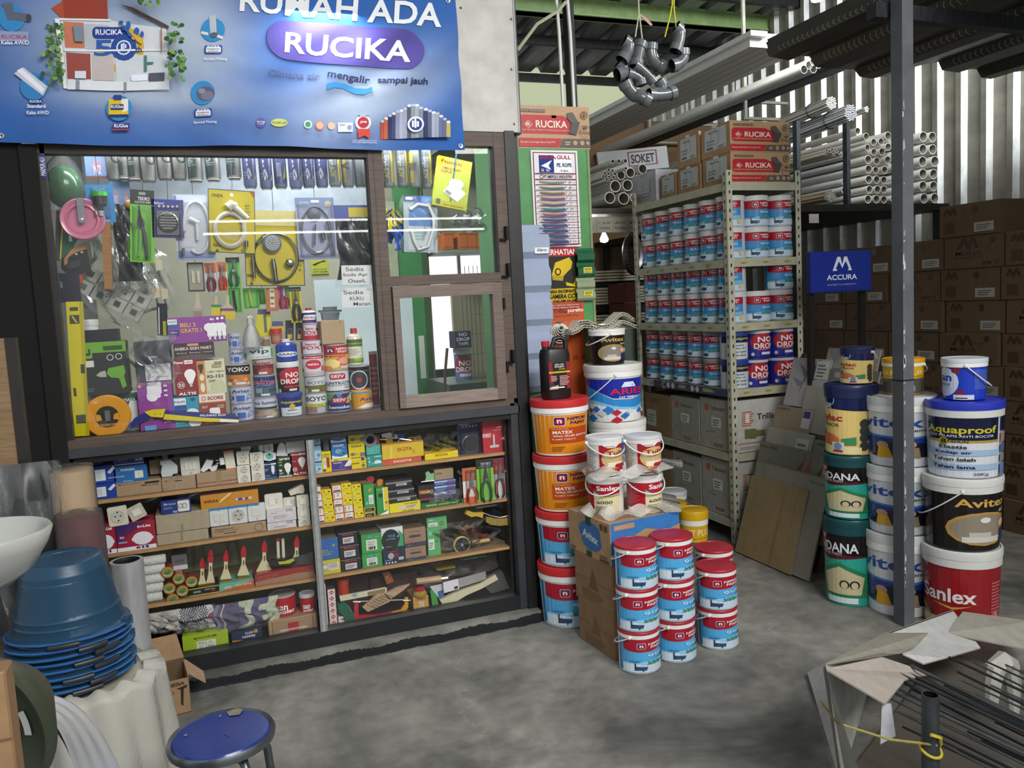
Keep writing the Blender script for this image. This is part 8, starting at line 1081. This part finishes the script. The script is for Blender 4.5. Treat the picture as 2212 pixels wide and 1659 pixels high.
# ================================================================ FOREGROUND LEFT
root=E('stool','round stool with torn blue vinyl seat and grey tube frame','stool',(-.043,2.02,0));R=.118;H=.45
O('seat',G().lathe([(0,H-.018),(R*.96,H-.018),(R*.97,H-.004),(R*.93,H+.002),(0,H+.004)],'1f3a86',40),'gloss',root,.6);O('rim',G().lathe([(R*.96,H-.022),(R*1.05,H-.018),(R*1.07,H-.006),(R*1.03,H+.003),(R*.96,H-.002)],'7c8288',40),'metal',root,.9)
g=G();[g.add([(x,y,H+.0052)for x,y in pp],[tuple(range(len(pp)))],c)for pp,c in(([(.02,.075),(.045,.07),(.055,.095),(.04,.108),(.015,.10)],'8a8272'),([(-.085,.02),(-.078,.018),(-.076,.026),(-.084,.028)],'8f8b84'),([(-.005,.085),(.0,.08),(.003,.09)],'a5a8b8'),([(0,.0),(.018,-.035),(.014,-.02)],'44589c'))];O('tear',g,'cloth',root)
for i in range(4):a=i*PI/2+.5;c,s_=cos(a),sin(a);O('leg',G().tube([(R*.35*c,R*.35*s_,H-.03),(R*.8*c,R*.8*s_,H-.04),(R*1.0*c,R*1.0*s_,H-.09),(R*1.22*c,R*1.22*s_,.012)],.0105,'70767c',10),'metal',root,.9)
O('foot_ring',G().tube([(R*1.13*cos(t),R*1.13*sin(t),.14)for t in[k*PI/12 for k in range(24)]],.007,'70767c',8,closed=True),'metal',root,.9)
bxp,byp=-.435,2.58;root=E('wrapped_drum','round drum draped in crumpled milky plastic under the blue buckets','drum',(bxp+.045,byp-.02,0));O('drum',G().lathe([(0,0),(.17,0),(.18,.40),(.165,.43),(0,.43)],'b9b7a8',32),'plastic',root,.7)
def fn(u,v):a=2*PI*u;f=abs(sin(5*a+1))*.5+.5*sin(11*a+3*v);r=.19+.015*f+.05*(1-v)*(.5+.5*sin(3*a))*(v>.02);return(r*cos(a)if v<.97 else .14*cos(a),(r if v<.97 else .14)*sin(a),.04*(1+sin(4*a))*(1-v)+.445*min(1,v*1.03)+.008*sin(13*a)*v)
O('plastic_drape',G().grid(fn,120,24),_mats['film_milky'],root,2)
pb=None
for i in range(8):
 z=.455+i*.0195;top=i==7
 lb='upturned dark blue bucket, '+['lowest','second','third','fourth','fifth','sixth','seventh','topmost'][i]+' of the nested stack'
 def mk(lb,x,y,z):
  root=E('bucket',lb,'bucket',(x,y,z),0,'nested blue buckets');h,ra,rb=.205,.148,.098
  O('body',G().lathe([(ra+.006,-.002),(ra+.012,.004),(ra+.004,.010),(ra-.004,.012),(ra-.006,.02),(ra-.012,.05),(ra-.011,.054),(ra-.016,.06),(ra-.017,.066),(rb+.012,h*.82),(rb+.012,h*.84),(rb+.008,h*.86),(rb+.004,h*.97),(rb-.004,h),(rb-.03,h-.003),(rb-.032,h-.006),(0,h-.006)],'1f4560',40),'plastic',root,.8)
  O('handle_wire',G().tube([((ra+.014)*cos(t),(ra+.014)*sin(t),.0-.008*sin(t))for t in[-2.9+k*.26 for k in range(12)]],.0035,'2a62a8',6),'plastic',root,.9);O('grip',G().tube([((ra+.017)*cos(t),(ra+.017)*sin(t),.0)for t in(-1.45,-1.3,-1.15,-1.0)],.0085,'2b2f33',8),'plastic',root,.8);O('ear',G().box(ra,ra+.018,-.015,.015,-.006,.012,'1f4560'),'plastic',root);return root
 k=(.003*math.sin(i*2.1),.003*math.cos(i*1.7));rz=(0,.25,-.1,.35,.05,.4,.15,-.3)[i]
 if pb is None:pb=mk(lb,bxp+k[0],byp+k[1],z)
 else:dup(pb,(bxp+k[0],byp+k[1],z),lb,rz)
for nm,lb,x,yt,Y,r,zt,layers in(('wrapped_roll','tall roll wrapped in film with a wide tan paper band at its top',152,1015,2.93,.066,None,(('b59a78',.84,1.0),('3a3a3c',0,.84))),('wrapped_roll','shorter dark red roll in shiny film in front of the tan-banded roll',170,1115,2.80,.066,None,(('5c2424',0,1.0),)),('aluminium_roll','silver aluminium foil roll standing beside the blue buckets',273,1210,3.12,.055,None,(('c3c5c7',0,1.0),))):
 X,Z=onY(x,yt,Y);root=E(nm,lb,'roll',(X,Y,0));g=G()
 for c,a,b in layers:g.lathe([(r,Z*a),(r,Z*b)],c,28)
 al=nm[0]=='a';g.lathe([(r,Z),(r*.8,Z),(r*.78,Z-.01,'3a3a3c'),(0,Z-.02,'1c1c1c')]if al else[(r,Z),(0,Z+.004)],layers[0][0],28);O('roll',g,'zinc' if al else 'plastic',root,.7)
 if not al:O('film_wrap',G().lathe([(r*1.04,0),(r*1.08,Z*.5),(r*1.05,Z*.98),(r*1.0,Z+.012),(r*.5,Z+.018),(0,Z+.012)],'ccc',28),_mats['film_bag'],root,1)
 if 'red' in lb:O('printed_strip',G().art('r 0 0 100 100 b5302a;u 40 60 60 60 d8b060 KARPET',.05,.30,cylmap(r*1.09,r*1.09,Z*.45,.30,-PI/2+.55,.05),du=.01),'gloss',root)
X,Z=onY(28,1005,2.88);root=E('wrapped_bundle','lumpy dark goods in crumpled clear film at the left edge','bundle',(X,2.90,Z));O('goods',pillow(.19,.90,.12,12,30,.5,4,'3c3d3f'),'plastic',root,1.3);O('film',pillow(.22,.93,.15,18,36,1.2,14),_mats['film_bag'],root,1.3)
X,Z=onY(0,1150,1.95);root=E('wash_basin','white ceramic wash basin cut off by the left edge','basin',(X-.045,1.95,Z-.12));O('bowl',G().lathe([(0,0),(.05,.004),(.10,.04),(.132,.09),(.142,.118),(.138,.124),(.126,.118),(.10,.075),(.05,.035),(0,.03)],'b9bab6',40),'gloss',root,1)
tag(O('basin_stand',G().box(-.70,-.62,1.85,1.99,0,Z-.121,'4a4440'),'wood'),'narrow dark stand under the white wash basin at the left edge','stand')
X,Z=onY(-78,1600,1.32);root=E('green_tub','dark green round plastic tub standing on edge at the lower left','tub',(X,1.32,Z));M=Matrix.Rotation(math.radians(-58),4,'Z')@Matrix.Rotation(PI/2,4,'X');M=Matrix.Rotation(-.35,4,'Z')@Matrix.Rotation(PI/2,4,'X');rt=(onY(124,1560,1.32)[0]-X)*1.03
O('body',G().lathe([(0,-.13),(rt*.52,-.12),(rt*.98,-.025),(rt,0),(rt*.985,.008),(rt*.95,.006),(rt*.90,0),(rt*.64,-.008),(rt*.60,-.02),(rt*.5,-.10),(0,-.10)],'3a4232',64,m=M),'plastic',root,.8);O('handle_slot',G().lathe([(rt*.70,-.003),(rt*.79,-.001)],'c3c6c4',12,m=M@Matrix.Translation((0,0,.0)),a0=.02,a1=.42),'print',root)
tag(O('tub_support',G().box(X-.2,X+.02,1.34,1.6,0,max(.02,Z-rt-.002),'3c3834'),'wood'),'dark block under the standing green tub at the lower left','block')
root=E('white_dish','curved white ridged ceramic piece lying at the bottom left','ceramic',(0,0,0));g=G()
def fn(u,v):
 x=95+185*v**.75*(1-.0)+0*u;y=1500+40*v+190*v*v*.9;px=60+(x-60)*(.55+.45*u);a,b=onY(px,y+40*(1-u),1.55+.25*u);return(a,1.55+.25*u,b+.004*sin(22*u))
O('shell',g.grid(fn,34,14,'c3c5c8').grid(lambda u,v:tuple(p-d for p,d in zip(fn(u,v),(0,-.02,.03))),34,14,'b0b2b5'),'gloss',root,2)
X,Z=onY(45,1650,1.12);ZT=onY(12,1450,1.12)[1];root=E('carton','brown carton with black printed marks cut off by the lower left corner','box',(X-.12,1.12,Z-.05));O('body',boxg(.115,ZT-Z+.05,.04,'a3825f','8f7050'),'card',root).location=(0,0,0)
O('printed_marks',G().art('r 30 70 70 80 3a2c20;r 30 20 60 34 3a2c20;c 70 30 6 3a2c20;r 0 50 100 51 7a5c40',.115,ZT-Z+.05,fl(0,-.001,0)),'print',root)
g=G();g.box(X-.14,X+.0,1.1,1.2,0,Z-.051,'4a4038');tag(O('crate',g,'wood'),'dark crate under the corner carton at the lower left','crate')
X,Z=onY(18,910,2.9);root=E('door_leaf','brown plywood door leaf with a white latch at the left edge','door leaf',(X-.20,2.95,0));O('panel',G().box(0,.205,0,.03,0,1.42,'8f7453'),'wood',root);O('edge',G().box(.205,.235,-.005,.035,0,1.42,'2a2623'),'paint',root);O('latch',G().tube([(.235,-.01,1.0),(.27,-.015,1.01),(.275,-.015,.90)],.008,'b5b6b4',6),'metal',root)
ox,oy=-.33,3.13;w,d,h=.17,.15,.155;root=E('nail_carton','open brown carton with nails printed on the front, before the cabinet','box',(ox,oy,0));root.rotation_euler=(0,0,.12)
g=G();c1,c2_='9a7c5c','6a523a';g.box(0,w,0,.004,0,h*.86,c1).box(0,w,d-.004,d,0,h,c2_).box(0,.004,0,d,0,h,c2_).box(w-.004,w,0,d,0,h*.95,c1).box(0,w,0,d,0,.004,c2_);O('body',g,'card',root)
O('flap',G().prism([(0,0),(d,0),(d*.95,.11),(d*.1,.10)],.004,lambda u,v,k:(w+v*.55+k,u,h*.94-v*.55),'a5876a'),'card',root);O('flap',G().prism([(0,0),(w,0),(w*.9,.10),(w*.1,.10)],.004,lambda u,v,k:(u,d+v*.2+k,h+v*.9),'9a7c5c'),'card',root)
O('printed_front',G().art('t 56 88 70 10 2c2018 INDONESIA;g 60 66 7 1 2c2018;t 60 66 5 5 2c2018 M;p 2c2018 74 76 96 82 94 74 88 73 84 24 80 30 82 72;l 20 14 50 52 .006 2c2018;l 34 12 58 56 .006 2c2018;l 50 10 66 54 .006 2c2018;l 62 12 72 50 .006 2c2018;l 12 22 40 46 .006 2c2018',w,h*.86,fl(0,-.001,0)),'print',root)
# ================================================================ FOREGROUND RIGHT: torn white carton full of steel rods
C_=lambda x,y,Y:(lambda p:(p[0],Y,p[1]))(onY(x,y,Y))
def panel(root,name,pts,col,th=(0,.006,.002),m='card',back=None):
 n=len(pts);v=pts+[tuple(p[i]+th[i]for i in range(3))for p in pts];N_=(Vector(pts[1])-Vector(pts[0])).cross(Vector(pts[2])-Vector(pts[0]));ax=max(range(3),key=lambda i:abs(N_[i]));ij=[i for i in range(3)if i!=ax]
 tr=geometry.tessellate_polygon([[Vector((p[ij[0]],p[ij[1]],0))for p in pts]]);g=G();g.add(v,[tuple(t)for t in tr],col).add(v,[tuple(i+n for i in t)for t in tr],back or col).add(v,[(i,(i+1)%n,(i+1)%n+n,i+n)for i in range(n)],'8f8a80');return O(name,g,m,root)
A0,A1,A2=C_(1783,1437,1.70),C_(1910,1370,2.02),C_(2060,1318,2.30);root=E('torn_carton','torn white-lined carton lying open, full of steel rods, at the lower right','box',(0,0,0))
panel(root,'side_wall',[A0,A1,A2,(2.0,2.36,0.02),(1.62,1.78,0.02)],'b0b0aa',(-.006,.004,0));panel(root,'flap',[A0,A1,C_(2004,1370,2.0),C_(1975,1398,1.9),C_(1945,1412,1.83),C_(1900,1411,1.78)],'8c887c',(0,0,.005));panel(root,'inner_liner',[(lambda p:(p[0],p[1],p[2]-.008))(q)for q in(A1,A2,C_(2118,1397,2.05),C_(2040,1419,1.90),C_(1995,1431,1.85),C_(1950,1410,1.84))],'b9bab8',(0,0,.004));panel(root,'front_flap',[(lambda p:(p[0],p[1],p[2]-.015))(q)for q in(A0,C_(1905,1412,1.80),C_(2010,1447,1.80),C_(1955,1460,1.72),C_(1912,1512,1.60))],'a0978f',(0,0,.005))
panel(root,'front_wall',[A0,(1.62,1.76,.02),(1.50,1.50,.02),C_(1800,1500,1.60)],'9a9a94',(.004,.006,0));panel(root,'top_flap',[C_(2080,1324,2.28),C_(2230,1345,2.15),C_(2230,1408,2.02),C_(2045,1370,2.12)],'9d9a90',(0,0,.006));panel(root,'torn_strip',[C_(1905,1520,1.62),C_(1925,1520,1.62),C_(1935,1590,1.62),C_(1902,1608,1.62)],'b3b5bc',(0,.004,0));panel(root,'bottom_panel',[(1.50,1.45,.02),(1.66,1.8,.015),(2.6,2.3,.015),(2.6,1.1,.015)],'5a554c',(0,0,.004))
p0,p1=Vector(C_(2120,1340,2.24)),Vector(C_(2190,1352,2.17));o=O('lettering',G().art('a 180 50 50 90 70 4a4a48 Trilliun',(p1-p0).length,.03,lambda a,b,o:tuple(p0+(p1-p0).normalized()*a+Vector((0,b-.02,.010+o)))),'print',root)
rr=random.Random(12);n=0
ST=[(1925,1437,5),(1919,1445,5),(1916,1456,5),(1890,1476,5),(1912,1474,4),(1968,1438,5),(1967,1451,4),(1990,1465,3),(2015,1460,3),(2050,1420,4),(2068,1451,4),(2100,1415,3),(2102,1430,3),(2078,1470,3),(2080,1492,3),(2108,1500,4),(1950,1500,3),(1972,1490,3),(2040,1480,4),(2000,1520,4),(1925,1510,3),(1935,1535,4),(1960,1545,3),(1985,1560,4),(1950,1570,3),(2000,1590,4),(2035,1600,3),(2070,1620,3),(2100,1520,4),(2140,1480,3),(2170,1500,4),(2160,1430,3),(2185,1440,4),(2020,1555,3),(2050,1570,4),(2090,1580,3),(2120,1600,4),(2060,1530,3),(2150,1560,3)]
for i,(x,y,r)in enumerate(ST):
 Y=1.84-(y-1437)*.0014-(x-1925)*.0002-.03*(i%2);a=C_(x,y,Y);dz=min(.0,(.04-a[2])*.0);e=onZ(x+570,y+275+rr.uniform(-14,14),a[2]-.02);b=(e[0],e[1],a[2]-.02);c=rr.choice(['4a4c4e','5c5e60','3a3c3e','66686a'])
 tag(O('steel_rod',G().tube([a,b],.0052 if r>4 else .004 if r>3 else .003,c,8),'steel',None,.9),['thin','thin','thin','medium','thick','thickest'][r]+' dark steel rod lying in the torn carton','rod','steel rods in the torn carton')
X,Y_,Z=C_(2010,1500,1.52);root=E('steel_pipe','short upright dark galvanised pipe tied with yellow string','pipe',(X,1.52,0));r=.0215;O('tube',G().lathe([(r*.84,.02),(r,.02),(r,Z),(r*.84,Z),(r*.84,.02,'1c1c1e')],'4f5358',24),'steel',root,.6)
Zt=onY(2010,1630,1.5)[1];O('string_tie',G().tube([(r*1.2*cos(t),r*1.2*sin(t),max(.05,Zt)+.012*sin(t))for t in[k*PI/8 for k in range(16)]],.004,'b5a83a',6,closed=True).tube([(r*1.1,-.01,Zt+.01),(-.0,-.03,Zt+.045),(-.03,-.03,Zt+.06)],.005,'c3b53a',5),'plastic',root,.9)
g=G();a=Vector((X,1.50,max(.05,Zt)+.02));b=Vector(C_(1808,1562,1.63));g.tube([tuple(a),tuple((a+b)/2+Vector((0,-.01,-.01))),tuple(b),(b[0]-.01,b[1]+.05,b[2]+.04)],.0035,'9a8f4a',6);tag(O('yellow_string',g,'cloth',None,.9),'yellow plastic string stretched from the carton wall to the upright pipe','string')
X,Y_,Z=C_(2165,1420,1.78);root=E('plastic_roll','crumpled clear plastic roll bent over the steel rods','plastic',(X,1.78,Z));rr=random.Random(2)
O('film_loop',G().tube([(-.045,0,-.14),(-.042,0,-.08),(-.03,0,-.03),(0,-.005,-.012),(.03,0,-.03),(.045,0,-.09),(.04,-.01,-.19)],[.02,.026,.03,.034,.03,.026,.016],'ccc',9),_mats['film_milky'],root,.5)
for i,(y,z,x0,x1)in enumerate(((-5.9,2.66,.1,4.4),(-6.3,2.88,.2,4.5))):
 root=E('tube_lamp',['near','far'][i]+' fluorescent tube lamp in front of the shop, mirrored in the window','lamp',(x0,y,z));L=x1-x0;O('tube',G().tube([(0,0,0),(L,0,0)],.016,'fff',8),_mats['tube'],root,.9);O('housing',G().box(-.03,L+.03,-.03,.03,.02,.07,'ddd'),'paint',root);O('hanger_rod',G().tube([(L/2,0,.07),(L/2,0,1.6)],.006,'888',6),'metal',root)
bpy.data.objects.remove(_to)
